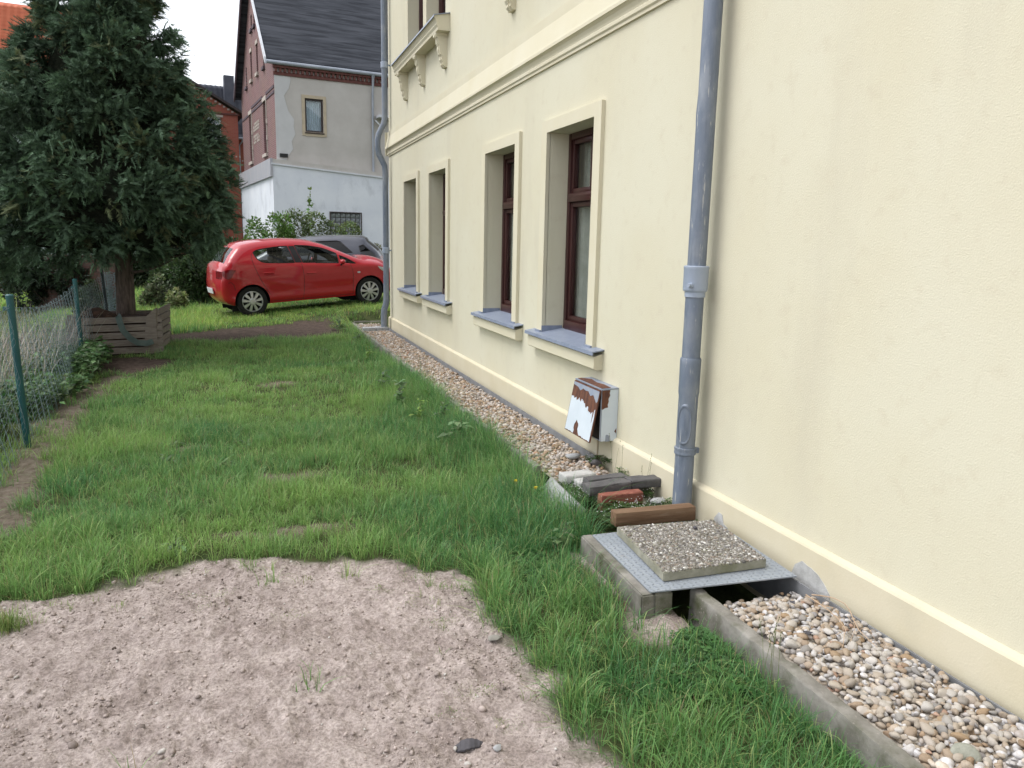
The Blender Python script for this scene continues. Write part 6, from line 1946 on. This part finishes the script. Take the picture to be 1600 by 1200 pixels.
# ================================================================== shrubs and weeds
def shrub(name, label, c, rx, ry, h, n, lsize, colr, base=LEAF, z0=None, lumps=9, cat='shrub', group=None, stems=14, spiky=0.0, sink=0.0):
    n = int(n * 1.7); c = np.array(c, float); z0 = float(gbase(c[0], c[1])) if z0 is None else z0
    t = thing(name, label, cat, (c[0], c[1], z0), group=group)
    lumps = lumps * 2 if rx > .5 else lumps
    L_ = rng.uniform(-1, 1, (lumps, 3)) * np.array([.72, .62, 0]); L_[:, 2] = rng.uniform(.15, .80, lumps) * (1 - .35 * np.abs(L_[:, 0]))
    lr = rng.uniform(.20, .40, lumps)
    k = rng.integers(0, lumps, n)
    d = rng.normal(size=(n, 3)); d /= np.linalg.norm(d, axis=1)[:, None]
    p = L_[k] + d * (lr[k] * rng.uniform(.55, 1.05, n) ** .5)[:, None] * np.array([1, 1, .75])
    p[:, 2] = np.clip(p[:, 2], .02, None)
    P_ = np.stack([c[0] + p[:, 0] * rx, c[1] + p[:, 1] * ry, z0 + p[:, 2] * h], 1)
    if spiky:
        m = rng.uniform(0, 1, n) < spiky; P_[m, 2] += rng.exponential(.12 * h, m.sum())
    f_ = d + rng.normal(0, .5, (n, 3)); f_[:, 2] += .1
    nn = rng.normal(0, .5, (n, 3)); nn[:, 2] += 1
    cc = jitter_col(colr, n, .25, .08) * np.clip(.8 + .4 * vnoise(k * 3.3, k * 1.7, 5), .6, 1.4)[:, None]
    s_ = lsize * rng.uniform(.6, 1.3, n)
    Vv, Fv, Cv = scatter([base], P_, s_, dir_rot(f_, nn), cc)
    link('foliage', tri_mesh('foliage', Vv, Fv, 'leaf', Cv), t)
    sm_ = MB()
    for i in range(stems):
        q = P_[rng.integers(0, n)]
        sm_.tube([(c[0] + rng.normal(0, .15 * rx), c[1] + rng.normal(0, .15 * ry), z0 - .05), ((c[0] + q[0]) / 2 + rng.normal(0, .05), (c[1] + q[1]) / 2, z0 + (q[2] - z0) * .6), tuple(q)], [.012, .008, .003], 5)
    link('stems', sm_.mesh('stems', 'bark'), t)
    return t


def gp(px, py, d):
    p = DEP(px, py, d); return (p[0], p[1])


shrub('flowering_shrub', 'light green shrub behind the red car in front of the annex', gp(495, 380, 23), 1.5, .7, 2.5, 9500, .075, (.15, .20, .08))
shrub('flowering_shrub', 'bright green shrub between the conifer and the white annex', gp(418, 385, 22), .95, .6, 2.45, 5600, .08, (.13, .225, .055))
shrub('flowering_shrub', 'low reddish-green shrub under the glass block window', gp(560, 385, 24), .8, .5, 1.65, 3000, .075, (.17, .165, .09))
shrub('tall_sapling', 'thin sapling rising above the shrubs behind the red car', gp(486, 370, 23.5), .09, .09, 3.1, 110, .11, (.14, .22, .06), lumps=7, stems=3)
shrub('tall_sapling', 'small sapling in front of the glass block window', gp(537, 372, 23.5), .10, .10, 2.25, 90, .10, (.15, .25, .05), lumps=4, stems=3)
shrub('dark_shrub', 'dark leafy shrub behind the rear of the red car', gp(320, 430, 18.6), .75, .6, 1.35, 5200, .085, (.055, .095, .036))
shrub('dark_shrub', 'dark leafy shrub between the trunk and the red car', gp(275, 425, 19.5), .7, .6, 1.25, 4200, .085, (.075, .12, .045))
shrub('dark_shrub', 'dense dark shrub at the back right of the conifer', gp(345, 420, 20.5), .8, .7, 1.75, 4600, .09, (.045, .08, .032))
shrub('pale_shrub', 'pale-leaved low shrub in the grass right of the trunk', gp(240, 430, 18.0), .38, .3, .85, 900, .08, (.15, .19, .10))
shrub('pale_shrub', 'small pale-leaved plant in front of the dark shrubs', gp(275, 448, 17.0), .22, .2, .62, 420, .09, (.24, .28, .13))
shrub('ivy_mound', 'leafy mound hanging over the stump beside the far fence post', gp(148, 455, 14.2), .36, .3, 1.05, 1500, .075, (.06, .085, .04))
shrub('hedge', 'yellowish brown-green hedge at the far left behind the fence', gp(5, 420, 21), .9, .6, 1.5, 5200, .085, (.105, .095, .03))
shrub('hedge', 'dark evergreen bush under the left side of the conifer', gp(75, 420, 17.2), .95, .6, 1.55, 6200, .085, (.028, .045, .026))
shrub('hedge', 'tall dark hedge closing the view behind the conifer trunk', gp(235, 400, 24), 2.6, .8, 2.3, 7600, .11, (.035, .058, .024))

# nettles and weeds along the fence foot and beside the planter
def weed_bed(name, label, boxes, n, lsize, colr, hmax, base=LEAF, cat='weeds'):
    P_ = []
    for (x0_, x1_, y0_, y1_, w_) in boxes:
        m = int(n * w_); P_.append(np.stack([rng.uniform(x0_, x1_, m), rng.uniform(y0_, y1_, m)], 1))
    P_ = np.concatenate(P_); m = len(P_)
    keep = fbm(P_[:, 0] * 2.2, P_[:, 1] * 2.2, 81, 3) > -.18
    P_ = P_[keep]; m = len(P_)
    hh = hmax * np.clip(.55 + .6 * fbm(P_[:, 0] * 1.5, P_[:, 1] * 1.5, 82, 3) + rng.normal(0, .12, m), .12, 1.2)
    z = gbase(P_[:, 0], P_[:, 1]) + hh * rng.uniform(.1, 1, m) ** .6
    pos_ = np.column_stack([P_, z])
    f_ = rng.normal(0, 1, (m, 3)); f_[:, 2] = rng.normal(-.05, .3, m)
    nn = rng.normal(0, .35, (m, 3)); nn[:, 2] += 1
    Vv, Fv, Cv = scatter([base], pos_, lsize * rng.uniform(.6, 1.35, m), dir_rot(f_, nn), jitter_col(colr, m, .25, .1))
    return tag(link(name, tri_mesh(name, Vv, Fv, 'leaf', Cv)), label, cat, kind='stuff')


weed_bed('nettles', 'leafy green nettles along the foot of the wire fence', [(-4.95, -4.22, 8.0, 10.9, .6), (-4.75, -4.32, 10.6, 11.7, .2), (-4.9, -4.5, 6.4, 8.0, .2)], 8000, .07, (.075, .14, .05), .42)
weed_bed('field_weeds', 'green weeds in the overgrown plot behind the fence', [(-7.5, -4.9, 5.5, 16, 1.0)], 16000, .07, (.085, .145, .05), .42, base=LEAF_THIN)


# ================================================================== grass
def blade_mesh(P, L_, W_, yaw, lean, C, droop, segs=3):
    n = len(P)
    d = np.stack([np.cos(yaw), np.sin(yaw)], 1)
    wv = np.stack([-np.sin(yaw + rng.normal(0, .5, n)), np.cos(yaw + rng.normal(0, .5, n))], 1)
    ts = [0, .38, .72] if segs == 3 else [0, .5]
    Vv = []; Cv = []
    for t in ts:
        off = L_ * lean * (t ** 1.8)
        zz = L_ * (t - droop * t ** 2.4)
        c = np.column_stack([P[:, :2] + d * off[:, None], P[:, 2] + zz])
        w_ = W_ * (1 - .55 * t) * .5
        a = c.copy(); a[:, :2] += wv * w_[:, None]; b = c.copy(); b[:, :2] -= wv * w_[:, None]
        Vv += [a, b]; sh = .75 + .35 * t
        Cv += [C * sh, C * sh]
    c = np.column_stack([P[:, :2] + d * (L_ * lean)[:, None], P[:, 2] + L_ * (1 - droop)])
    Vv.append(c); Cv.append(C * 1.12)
    Vv = np.stack(Vv, 1); Cv = np.stack(Cv, 1); k = Vv.shape[1]
    f0 = [[0, 1, 3], [0, 3, 2], [2, 3, 5], [2, 5, 4], [4, 5, 6]] if segs == 3 else [[0, 1, 3], [0, 3, 2], [2, 3, 4]]
    Fv = (np.array(f0)[None] + (np.arange(n) * k)[:, None, None]).reshape(-1, 3)
    return Vv.reshape(-1, 3), Fv, Cv.reshape(-1, 3)


GREEN_A = np.array([.265, .440, .125]); GREEN_B = np.array([.110, .275, .092]); GREEN_C = np.array([.36, .46, .17]); DRY = np.array([.34, .28, .15])


def grow(tx, ty, nb, length, spread, width, segs, leanf=1.0, far=False):
    """tufts at tx,ty -> blades"""
    nt_ = len(tx)
    rep = np.repeat(np.arange(nt_), nb)
    n = len(rep)
    off = rng.normal(0, 1, (n, 2)) * spread
    x = tx[rep] + off[:, 0]; y = ty[rep] + off[:, 1]
    yaw = np.arctan2(off[:, 1], off[:, 0]) + rng.normal(0, .7, n)
    tl_ = length[rep] * np.clip(rng.normal(.85, .28, n), .25, 1.6)
    hue = np.clip(.55 + .85 * fbm(tx * .75, ty * .75, 91, 3) + .75 * fbm(tx * 2.4, ty * 2.4, 93, 2) - .30 * sstep(-2.2, -.8, tx) * (ty < 13), 0, 1)[rep]
    C = GREEN_B[None] * (1 - hue[:, None]) + GREEN_A[None] * hue[:, None]
    u = rng.uniform(0, 1, n)
    C = np.where((u < .16)[:, None], GREEN_C[None] * np.ones((n, 1)), C)
    C = np.where((u > .965)[:, None], DRY[None] * np.ones((n, 1)), C)
    C = C * np.clip(1 + rng.normal(0, .20, (n, 1)), .45, 1.7)
    lean = np.clip(rng.gamma(2.2, .26, n) * leanf, .05, 1.2)
    droop = np.clip(lean * .45 + rng.normal(.0, .08, n), 0, .75)
    P_ = np.column_stack([x, y, gh(x, y) - .004])
    ok = (x < -.60) | (y > 15.5)
    ok &= ~((x > -.62) & (y < 15.5)) & ~((x > -.93) & (x < -.55) & (y > 2.82) & (y < 3.66))
    W_ = width * rng.uniform(.6, 1.3, n)
    return blade_mesh(P_[ok], tl_[ok], W_[ok], yaw[ok], lean[ok], C[ok], droop[ok], segs)


def tuft_points(x0_, x1_, y0_, y1_, dens, thin=True):
    n = int((x1_ - x0_) * (y1_ - y0_) * dens)
    x = rng.uniform(x0_, x1_, n); y = rng.uniform(y0_, y1_, n)
    s_ = soil_mask(x, y); b_ = bare_mask(x, y); d_ = dirt_mask(x, y)
    bad = np.maximum(np.maximum(s_, b_), d_)
    patch_ = np.clip(.90 + .9 * fbm(x * 1.1, y * 1.1, 95, 3) + .3 * fbm(x * 4, y * 4, 96, 2), .40, 1)
    keep = rng.uniform(0, 1, n) < np.where(s_ > .5, .003, (1 - bad) * (patch_ if thin else 1))
    keep &= ~((x > -.63) & (y < 15.45)) & ~((x > -.08) & (y < 14.4))
    # clear of planter
    keep &= ~((x > -4.85) & (x < -3.72) & (y > 11.9) & (y < 13.25))
    return x[keep], y[keep]


def lawn_len(x, y):
    l = .090 + .065 * fbm(x * .9, y * .9, 97, 3) + .055 * fbm(x * 2.6, y * 2.6, 98, 2)
    edge = np.exp(-((x + .72) / .16) ** 2) * sstep(3.4, 4.2, y)            # rank growth beside the edging
    l = l + .075 * edge + .035 * np.exp(-((x + 1.05) / .3) ** 2)
    rim = soil_mask(x, y + -.14) * (1 - soil_mask(x, y))                    # longer fringe above the bare soil
    l = l + .045 * np.maximum(rim, soil_mask(x - .12, y) * (1 - soil_mask(x, y)))
    path = np.exp(-((x + 2.5) / .7) ** 2) * sstep(4, 6, y)
    l = l * (1 - .18 * path)
    return np.clip(l, .035, .23)


parts = []
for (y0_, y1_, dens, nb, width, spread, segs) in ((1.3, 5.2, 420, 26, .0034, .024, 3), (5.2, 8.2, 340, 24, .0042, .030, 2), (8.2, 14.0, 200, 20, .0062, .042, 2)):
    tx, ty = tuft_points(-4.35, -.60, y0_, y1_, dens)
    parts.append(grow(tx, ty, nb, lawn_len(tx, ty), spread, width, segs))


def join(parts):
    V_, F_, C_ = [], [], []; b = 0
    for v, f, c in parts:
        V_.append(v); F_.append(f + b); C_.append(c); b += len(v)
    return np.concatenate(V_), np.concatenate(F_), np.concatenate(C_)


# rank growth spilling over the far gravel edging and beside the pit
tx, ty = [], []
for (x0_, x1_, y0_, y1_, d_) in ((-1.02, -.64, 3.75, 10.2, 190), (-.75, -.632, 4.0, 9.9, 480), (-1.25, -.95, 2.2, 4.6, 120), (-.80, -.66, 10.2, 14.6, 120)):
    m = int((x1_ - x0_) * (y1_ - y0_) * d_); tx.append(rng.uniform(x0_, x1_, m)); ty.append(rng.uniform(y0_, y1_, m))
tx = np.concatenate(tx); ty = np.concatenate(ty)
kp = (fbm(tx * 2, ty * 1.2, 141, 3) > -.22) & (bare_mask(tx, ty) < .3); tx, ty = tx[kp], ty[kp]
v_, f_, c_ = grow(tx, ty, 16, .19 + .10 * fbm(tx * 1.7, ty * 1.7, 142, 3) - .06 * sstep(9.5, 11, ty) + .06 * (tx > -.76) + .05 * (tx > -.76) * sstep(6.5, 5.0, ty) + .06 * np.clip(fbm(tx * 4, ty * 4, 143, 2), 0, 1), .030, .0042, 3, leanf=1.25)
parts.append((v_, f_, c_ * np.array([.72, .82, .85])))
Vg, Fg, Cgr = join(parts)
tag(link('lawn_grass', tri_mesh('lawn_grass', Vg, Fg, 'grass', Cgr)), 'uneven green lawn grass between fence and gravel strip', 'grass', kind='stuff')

# grass beyond the dirt strip, around the cars and behind the tree
parts = []
tx, ty = tuft_points(-6.5, 1.6, 14.3, 19.5, 95)
ln = np.clip(.10 + .05 * fbm(tx * 1.2, ty * 1.2, 101, 3) + .09 * sstep(-2.9, -3.8, tx), .05, .30)
und = (ty > 16.4 + .23 * (tx + 2.4)) & (ty < 18.1 + .23 * (tx + 2.4)) & (tx > -3.0)
ln = np.where(und, .05, ln)
parts.append(grow(tx, ty, 16, ln, .05, .009, 2))
tx, ty = tuft_points(-9, 3.5, 19.5, 27, 22)
parts.append(grow(tx, ty, 14, np.full(len(tx), .22), .12, .02, 2))
Vg, Fg, Cgr = join(parts)
Cgr = Cgr * np.array([1.35, 1.22, 1.0])
tag(link('meadow_grass', tri_mesh('meadow_grass', Vg, Fg, 'grass', Cgr)), 'longer light green grass around the parked cars and shrubs', 'grass', kind='stuff')

# overgrown plot behind the fence: green base and pale dead stalks
parts = []
tx, ty = tuft_points(-8.5, -4.42, 4.5, 16, 80)
parts.append(grow(tx, ty, 14, np.clip(.20 + .12 * fbm(tx, ty, 105, 3), .06, .4), .06, .008, 2))
Vg, Fg, Cgr = join(parts)
tag(link('field_grass', tri_mesh('field_grass', Vg, Fg, 'grass', Cgr)), 'rough green grass in the plot behind the fence', 'grass', kind='stuff')
n = 3400
sx_ = rng.uniform(-6.6, -4.60, n); sy_ = rng.uniform(5.6, 12.6, n)
kp = (fbm(sx_ * .8, sy_ * .5, 107, 3) + .35 * sstep(9, 10.5, sy_) > -.15); sx_, sy_ = sx_[kp], sy_[kp]; n = len(sx_)
Pst = np.column_stack([sx_, sy_, gbase(sx_, sy_)])
Cst = np.array([.44, .40, .35])[None] * np.clip(1 + rng.normal(0, .22, (n, 1)), .4, 1.6) * (1 + rng.normal(0, .05, (n, 3)))
Vs_, Fs_, Cs_ = blade_mesh(Pst, rng.uniform(.35, .92, n), rng.uniform(.004, .009, n), rng.uniform(0, 6.28, n) * .3 - .6, np.clip(rng.gamma(2, .13, n), .02, .5), Cst, np.clip(rng.gamma(1.5, .1, n), 0, .5), 3)
tag(link('dead_stalks', tri_mesh('dead_stalks', Vs_, Fs_, 'straw', Cs_)), 'pale dead stalks standing behind the wire fence', 'dry grass', kind='stuff')

# clover patch by the near edging, small-leaved ground cover round the bricks
CLO = []
for k in range(3):
    a = k * 2.094; R_ = np.array(rotz(a)); v = np.array([[0, .05, 0], [-.42, .5, .06], [-.22, .95, .0], [.22, .95, .0], [.42, .5, .06]]) @ R_.T; CLO.append(v)
CLOV = (np.concatenate(CLO), np.concatenate([np.array([[0, 1, 2], [0, 2, 3], [0, 3, 4]]) + 5 * k for k in range(3)]))


def clover(name, label, n, fn, hgt, size, colr, cat='clover', mask=None):
    P_ = fn(n); m = len(P_)
    hh = hgt * np.clip(.6 + .5 * fbm(P_[:, 0] * 4, P_[:, 1] * 4, 111, 2) + rng.normal(0, .2, m), .15, 1.4)
    pos_ = np.column_stack([P_, gh(P_[:, 0], P_[:, 1]) + hh]) if mask is None else np.column_stack([P_, mask(P_) + hh])
    Vv, Fv, Cv = scatter([CLOV], pos_, size * rng.uniform(.6, 1.3, m), yaw_rot(m, .35), jitter_col(colr, m, .22, .06))
    return tag(link(name, tri_mesh(name, Vv, Fv, 'leaf', Cv)), label, cat, kind='stuff')


def blob(cs):
    def fn(n):
        o = []
        for (cx_, cy_, rx_, ry_, w_) in cs:
            m = int(n * w_); a = rng.uniform(0, 6.283, m); r_ = np.sqrt(rng.uniform(0, 1, m)) * (1 + .25 * np.sin(3 * a + cx_ * 9)); o.append(np.stack([cx_ + rx_ * r_ * np.cos(a), cy_ + ry_ * r_ * np.sin(a)], 1))
        o = np.concatenate(o)
        return o[~((o[:, 0] > -.66) & (o[:, 1] < 2.93))]
    return fn


g1 = G(1120, 1010, -.05); g2 = G(1080, 1060, -.05); g3 = G(850, 900, -.08); g4 = G(1330, 1160, -.05)
clover('clover_patch', 'dark green clover patch beside the near concrete edging', 2600, blob([(g1[0], g1[1], .13, .20, .45), (g2[0], g2[1], .20, .14, .25), (g3[0], g3[1], .12, .30, .15), (g4[0] - .02, g4[1], .06, .14, .15)]), .045, .020, (.060, .14, .045))


def brick_cover(P_): return np.full(len(P_), -.02)


def cov(n):
    o = np.concatenate([np.stack([rng.uniform(-.62, -.04, int(n * .55)), rng.uniform(3.76, 4.12, int(n * .55))], 1), np.stack([rng.uniform(-.16, -.035, int(n * .25)), rng.uniform(4.12, 5.12, int(n * .25))], 1), np.stack([rng.uniform(-.62, -.50, int(n * .2)), rng.uniform(4.1, 4.6, int(n * .2))], 1)])
    o = o[fbm(o[:, 0] * 7, o[:, 1] * 7, 121, 3) > -.15]
    return o[~((o[:, 0] > -.18) & (np.abs(o[:, 1] - 3.84) < .07))]


clover('creeping_weed', 'small-leaved creeping weed with white flowers around the loose bricks', 4200, cov, .055, .013, (.07, .12, .04), cat='ground cover', mask=brick_cover)
P_ = cov(420); m = len(P_)
Vv, Fv, Cv = scatter([ico(1, .05, 9)], np.column_stack([P_, np.full(m, .045) + rng.normal(0, .015, m)]), rng.uniform(.0025, .0045, m), yaw_rot(m), jitter_col((.62, .62, .60), m, .05, .02))
tag(link('tiny_flowers', tri_mesh('tiny_flowers', Vv, Fv, 'leaf', Cv)), 'tiny white flowers of the creeping weed by the bricks', 'flowers', kind='stuff')


# broad-leaved weeds: rosettes and stalks
def rosette(name, label, x, y, n, ln_, colr, rise=.6, base=LEAF, cat='weed', group=None, stalk=0.0):
    z = float(gh(x, y))
    t = thing(name, label, cat, (x, y, z), group=group)
    a = rng.uniform(0, 6.283, n); el = rng.normal(rise, .25, n)
    f_ = np.stack([np.cos(a) * np.cos(el), np.sin(a) * np.cos(el), np.sin(el)], 1)
    nn = np.stack([-np.cos(a) * np.sin(el), -np.sin(a) * np.sin(el), np.cos(el)], 1)
    h0 = rng.uniform(0, 1, n) * stalk
    pos_ = np.column_stack([x + rng.normal(0, .012, n), y + rng.normal(0, .012, n), z + .01 + h0])
    # two-piece leaves bending outwards
    s_ = ln_ * rng.uniform(.6, 1.2, n) * (1 - .5 * h0 / (stalk + 1e-6) if stalk else 1)
    cc = jitter_col(colr, n, .2, .06)
    Vv, Fv, Cv = scatter([base], pos_, np.stack([s_ * .62, s_ * .55, s_ * .5], 1), dir_rot(f_, nn), cc)
    f2 = f_ * 1.0; f2[:, 2] -= .7
    Vv2, Fv2, Cv2 = scatter([base], pos_ + f_ * (s_ * .42)[:, None], np.stack([s_ * .70, s_ * .62, s_ * .5], 1), dir_rot(f2, nn), cc * 1.1)
    link('leaves', tri_mesh('leaves', np.concatenate([Vv, Vv2]), np.concatenate([Fv, Fv2 + len(Vv)]), 'leaf', np.concatenate([Cv, Cv2])), t)
    if stalk:
        mb = MB(); mb.tube([(x, y, z), (x + rng.normal(0, .02), y, z + stalk * .6), (x + rng.normal(0, .03), y + rng.normal(0, .03), z + stalk * 1.15)], [.004, .003, .0015], 6); mb.build('stalk', 'fence_weed' if 'fence_weed' in MT else 'grass', t)
    return t


MT['fence_weed'] = mat('weed_stalk', (.11, .15, .06), rough=.7, var=(.16, .16, .08), vscale=20)
wl_ = [(700, 640), (625, 628), (652, 590), (668, 628), (600, 605), (716, 690), (740, 655), (575, 560), (560, 532), (530, 520), (655, 655), (690, 660), (760, 690)]
wl_ = sorted(wl_, key=lambda p: -p[1])
NTH = ['first', 'second', 'third', 'fourth', 'fifth', 'sixth', 'seventh', 'eighth', 'ninth', 'tenth', 'eleventh', 'twelfth', 'thirteenth', 'fourteenth', 'fifteenth', 'sixteenth', 'seventeenth', 'eighteenth', 'nineteenth', 'twentieth']
for k, (px, py) in enumerate(wl_):
    g = G(px, py, -.05)
    x_ = min(float(g[0]), -.66)
    rosette('leafy_weed', NTH[k] + ' leafy weed along the far gravel edging, counted from the near end', x_, float(g[1]), 16,   .15 if k % 3 else .20, [(.12, .19, .085), (.15, .25, .05), (.10, .16, .085)][k % 3], rise=.75, group='weeds along the far gravel edging', stalk=.14 if k % 2 else .22)
for k, (px, py) in enumerate(sorted([(295, 640), (270, 690), (260, 715), (345, 720), (275, 850), (690, 770), (505, 545), (385, 690)], key=lambda p: -p[1])):
    g = G(px, py, -.05)
    rosette('dandelion_leaves', NTH[k] + ' nearest flat rosette of grey-green leaves in the open lawn', float(g[0]), float(g[1]), 12, .13, (.115, .165, .085), rise=.45, base=LEAF_THIN, group='leaf rosettes in the lawn')
g = G(880, 870, -.08)
rosette('thistle', 'upright pale thistle stalk in the grass left of the pit', float(g[0]), float(g[1]), 15, .11, (.085, .145, .06), rise=.5, stalk=.17, cat='thistle')
g = G(1060, 950, -.1)
rosette('seedling', 'small bright green leafy seedling growing from the pit gap', float(g[0]) + .02, 2.865, 14, .075, (.10, .22, .045), rise=.55, stalk=.12, cat='seedling', base=LEAF_WIDE)
g = G(208, 665, -.1)
for k, (px, py) in enumerate([(805, 757), (836, 768)]):
    g = G(px, py, .0)
    t = thing('dandelion', ['dandelion flower nearest the pale tilted kerb stone, further from camera', 'dandelion flower in the grass closest to the loose bricks'][k], 'dandelion', (g[0], g[1], -.08))
    mb = MB(); mb.tube([(g[0], g[1], -.08), (g[0] + .005, g[1], 0.02)], .002, 6); mb.build('stem', 'fence_weed', t)
    a = rng.uniform(0, 6.28, 60); f_ = np.stack([np.cos(a), np.sin(a), rng.uniform(.0, 1.2, 60)], 1); nn = np.tile([0, 0, 1.0], (60, 1)) + rng.normal(0, .1, (60, 3))
    Vv, Fv, _ = scatter([LEAF], np.tile([[g[0] + .005, g[1], .022]], (60, 1)), np.full(60, .016), dir_rot(f_, nn), None)
    link('flower_head', tri_mesh('flower_head', Vv, Fv, 'yellow'), t)
# thin dry seed stalks standing by the edgings and against the wall
def stalks(name, label, pts, h):
    t = thing(name, label, 'grass stalk', (pts[0][0], pts[0][1], -.05))
    for (x, y) in pts:
        dx, dy = rng.normal(0, .03, 2); hh = h * rng.uniform(.7, 1.2)
        mb = MB(); mb.tube([(x, y, -.06), (x + dx * .5, y + dy * .5, hh * .6), (x + dx, y + dy, hh)], [.0011, .0009, .0006], 5)
        for q in range(5): mb.rbox((x + dx * (.8 + .04 * q) + rng.normal(0, .003), y + dy * (.8 + .04 * q), hh * (.75 + .06 * q)), (.002, .002, .008), 0)
        mb.build('stalk', 'fence_weed', t)
g = G(1245, 1045, -.05); stalks('seed_stalks', 'thin grass seed stalks rising beside the near concrete edging', [(-.70 + rng.normal(0, .012), 2.22 + rng.normal(0, .05)) for _ in range(6)], .19)
stalks('seed_stalks', 'dry brown stalks against the plinth near the rusty cabinet', [(-.07, 4.35 + rng.uniform(-.1, .5)) for _ in range(6)], .22)
stalks('seed_stalks', 'dry yellowish stalks leaning over the far gravel edging', [(-.60 + rng.normal(0, .02), 8.6 + rng.normal(0, .15)) for _ in range(9)], .30)

# ================================================================== crumbs, clods and litter on the bare soil
n = 17000
x = rng.uniform(-3.9, -1.3, n); y = 1.45 + 2.7 * rng.uniform(0, 1, n) ** 1.1
ok = soil_mask(x, y) > .4
cl_n = fbm(x * 2.5, y * 2.5, 131, 3)
ok &= rng.uniform(0, 1, n) < np.clip(.55 + 1.1 * cl_n, .15, 1)
x, y = x[ok], y[ok]; n = len(x)
s_ = np.clip(rng.lognormal(math.log(.0034), .50, n), .0018, .017)
cc = np.array([.38, .325, .30])[None] * np.clip(1 + rng.normal(.02, .20, (n, 1)), .35, 1.6)
lite = rng.uniform(0, 1, n) < .03; cc[lite] = (.55, .53, .50)
dark = rng.uniform(0, 1, n) < .015; cc[dark] = (.085, .065, .055)
Vc, Fc, Cc = scatter([ico(1, .16, 400 + i) for i in range(10)], np.column_stack([x, y, gh(x, y) + s_ * .35]), s_[:, None] * np.array([1.2, 1, .75]), yaw_rot(n, .4), cc)
tag(link('soil_crumbs', tri_mesh('soil_crumbs', Vc, Fc, 'clod', Cc, smooth=True)), 'loose crumbs and clods scattered over the bare sandy soil', 'soil', kind='stuff')
g = G(772, 998, -.09); stone('flat_stone', 'flat sandy stone on the soil near the grass edge', (g[0], g[1], float(gh(g[0], g[1])) + .006), (.036, .024, .010), 'concrete', 41)
g = G(778, 1170, -.09); stone('flat_stone', 'grey stone on the soil near the bottom edge', (g[0], g[1], float(gh(g[0], g[1])) + .006), (.018, .015, .011), 'concrete_pale', 42)
g = G(733, 1166, -.09)
mb = MB(); nb_ = 12; zc0 = float(gh(g[0], g[1]))
V_ = []
for i in range(nb_):
    t = i / (nb_ - 1); w_ = .018 * math.sin(math.pi * (.12 + .8 * t)) * rng.uniform(.7, 1.3)
    cx_ = g[0] - .05 + .10 * t; zz = zc0 + .012 + .012 * math.sin(math.pi * t)
    V_ += [(cx_, g[1] - w_, zz - .004), (cx_, g[1] + w_, zz + .006), (cx_, g[1] - w_, zz - .010), (cx_, g[1] + w_, zz)]
for i in range(nb_ - 1):
    b = 4 * i; mb.f += [(b, b + 1, b + 5, b + 4), (b + 2, b + 6, b + 7, b + 3), (b, b + 4, b + 6, b + 2), (b + 1, b + 3, b + 7, b + 5)]; mb.m += [0] * 4
mb.v = V_; tag(mb.build('bark_chip', 'deadleaf'), 'dark curled bark chip on the soil near the bottom edge', 'bark chip')
# moss tufts and small sprigs on the soil
pts_ = [(690, 965), (745, 960), (735, 1085), (700, 970), (590, 925), (650, 905), (460, 960), (10, 985), (300, 930), (640, 945), (705, 1115), (760, 1075), (350, 925), (320, 945), (790, 1130)]
tx = []; ty = []; ll = []
for k, (px, py) in enumerate(pts_):
    g = G(px, py, -.09); m = 26 if k != 7 else 60
    tx.append(rng.normal(g[0], .035, m)); ty.append(rng.normal(g[1], .02, m)); ll.append(np.full(m, .009 if k != 7 else .09))
# sparse short tufts thinning out from the lawn into the soil
m = 9000; ex = rng.uniform(-3.9, -1.3, m); ey = rng.uniform(1.9, 4.3, m)
near_edge = np.maximum.reduce([1 - soil_mask(ex, ey + .10), 1 - soil_mask(ex, ey + .24) * .55 - .45, 1 - soil_mask(ex + .12, ey), .5 - .5 * soil_mask(ex + .28, ey)])
kp = (soil_mask(ex, ey) > .5) & (rng.uniform(0, 1, m) < .20 * near_edge * np.clip(.3 + 2.2 * fbm(ex * 5, ey * 5, 151, 2), 0, 1))
tx.append(ex[kp]); ty.append(ey[kp]); ll.append(rng.uniform(.015, .07, kp.sum()))
Vg, Fg, Cgr = grow(np.concatenate(tx), np.concatenate(ty), 8, np.concatenate(ll), .012, .0026, 3)
tag(link('moss_sprigs', tri_mesh('moss_sprigs', Vg, Fg, 'grass', Cgr * np.array([1.05, .85, .9]))), 'small green sprigs and moss tufts on the bare soil', 'moss', kind='stuff')
# dead brown roots beside the pit frame
tx = rng.uniform(-.98, -.91, 40); ty = rng.uniform(2.95, 3.5, 40)
n = 420; rp_ = rng.integers(0, 40, n)
Pd = np.column_stack([tx[rp_] + rng.normal(0, .02, n), ty[rp_] + rng.normal(0, .02, n), np.zeros(n)]); Pd[:, 2] = gh(Pd[:, 0], Pd[:, 1])
Vd, Fd, Cd = blade_mesh(Pd, rng.uniform(.02, .06, n), np.full(n, .002), rng.uniform(0, 6.28, n), rng.uniform(.5, 1.1, n), jitter_col((.20, .12, .065), n, .3, .1), rng.uniform(.3, .8, n), 3)
tag(link('dead_roots', tri_mesh('dead_roots', Vd, Fd, 'straw', Cd)), 'brown dead roots along the pit surround', 'roots', kind='stuff')
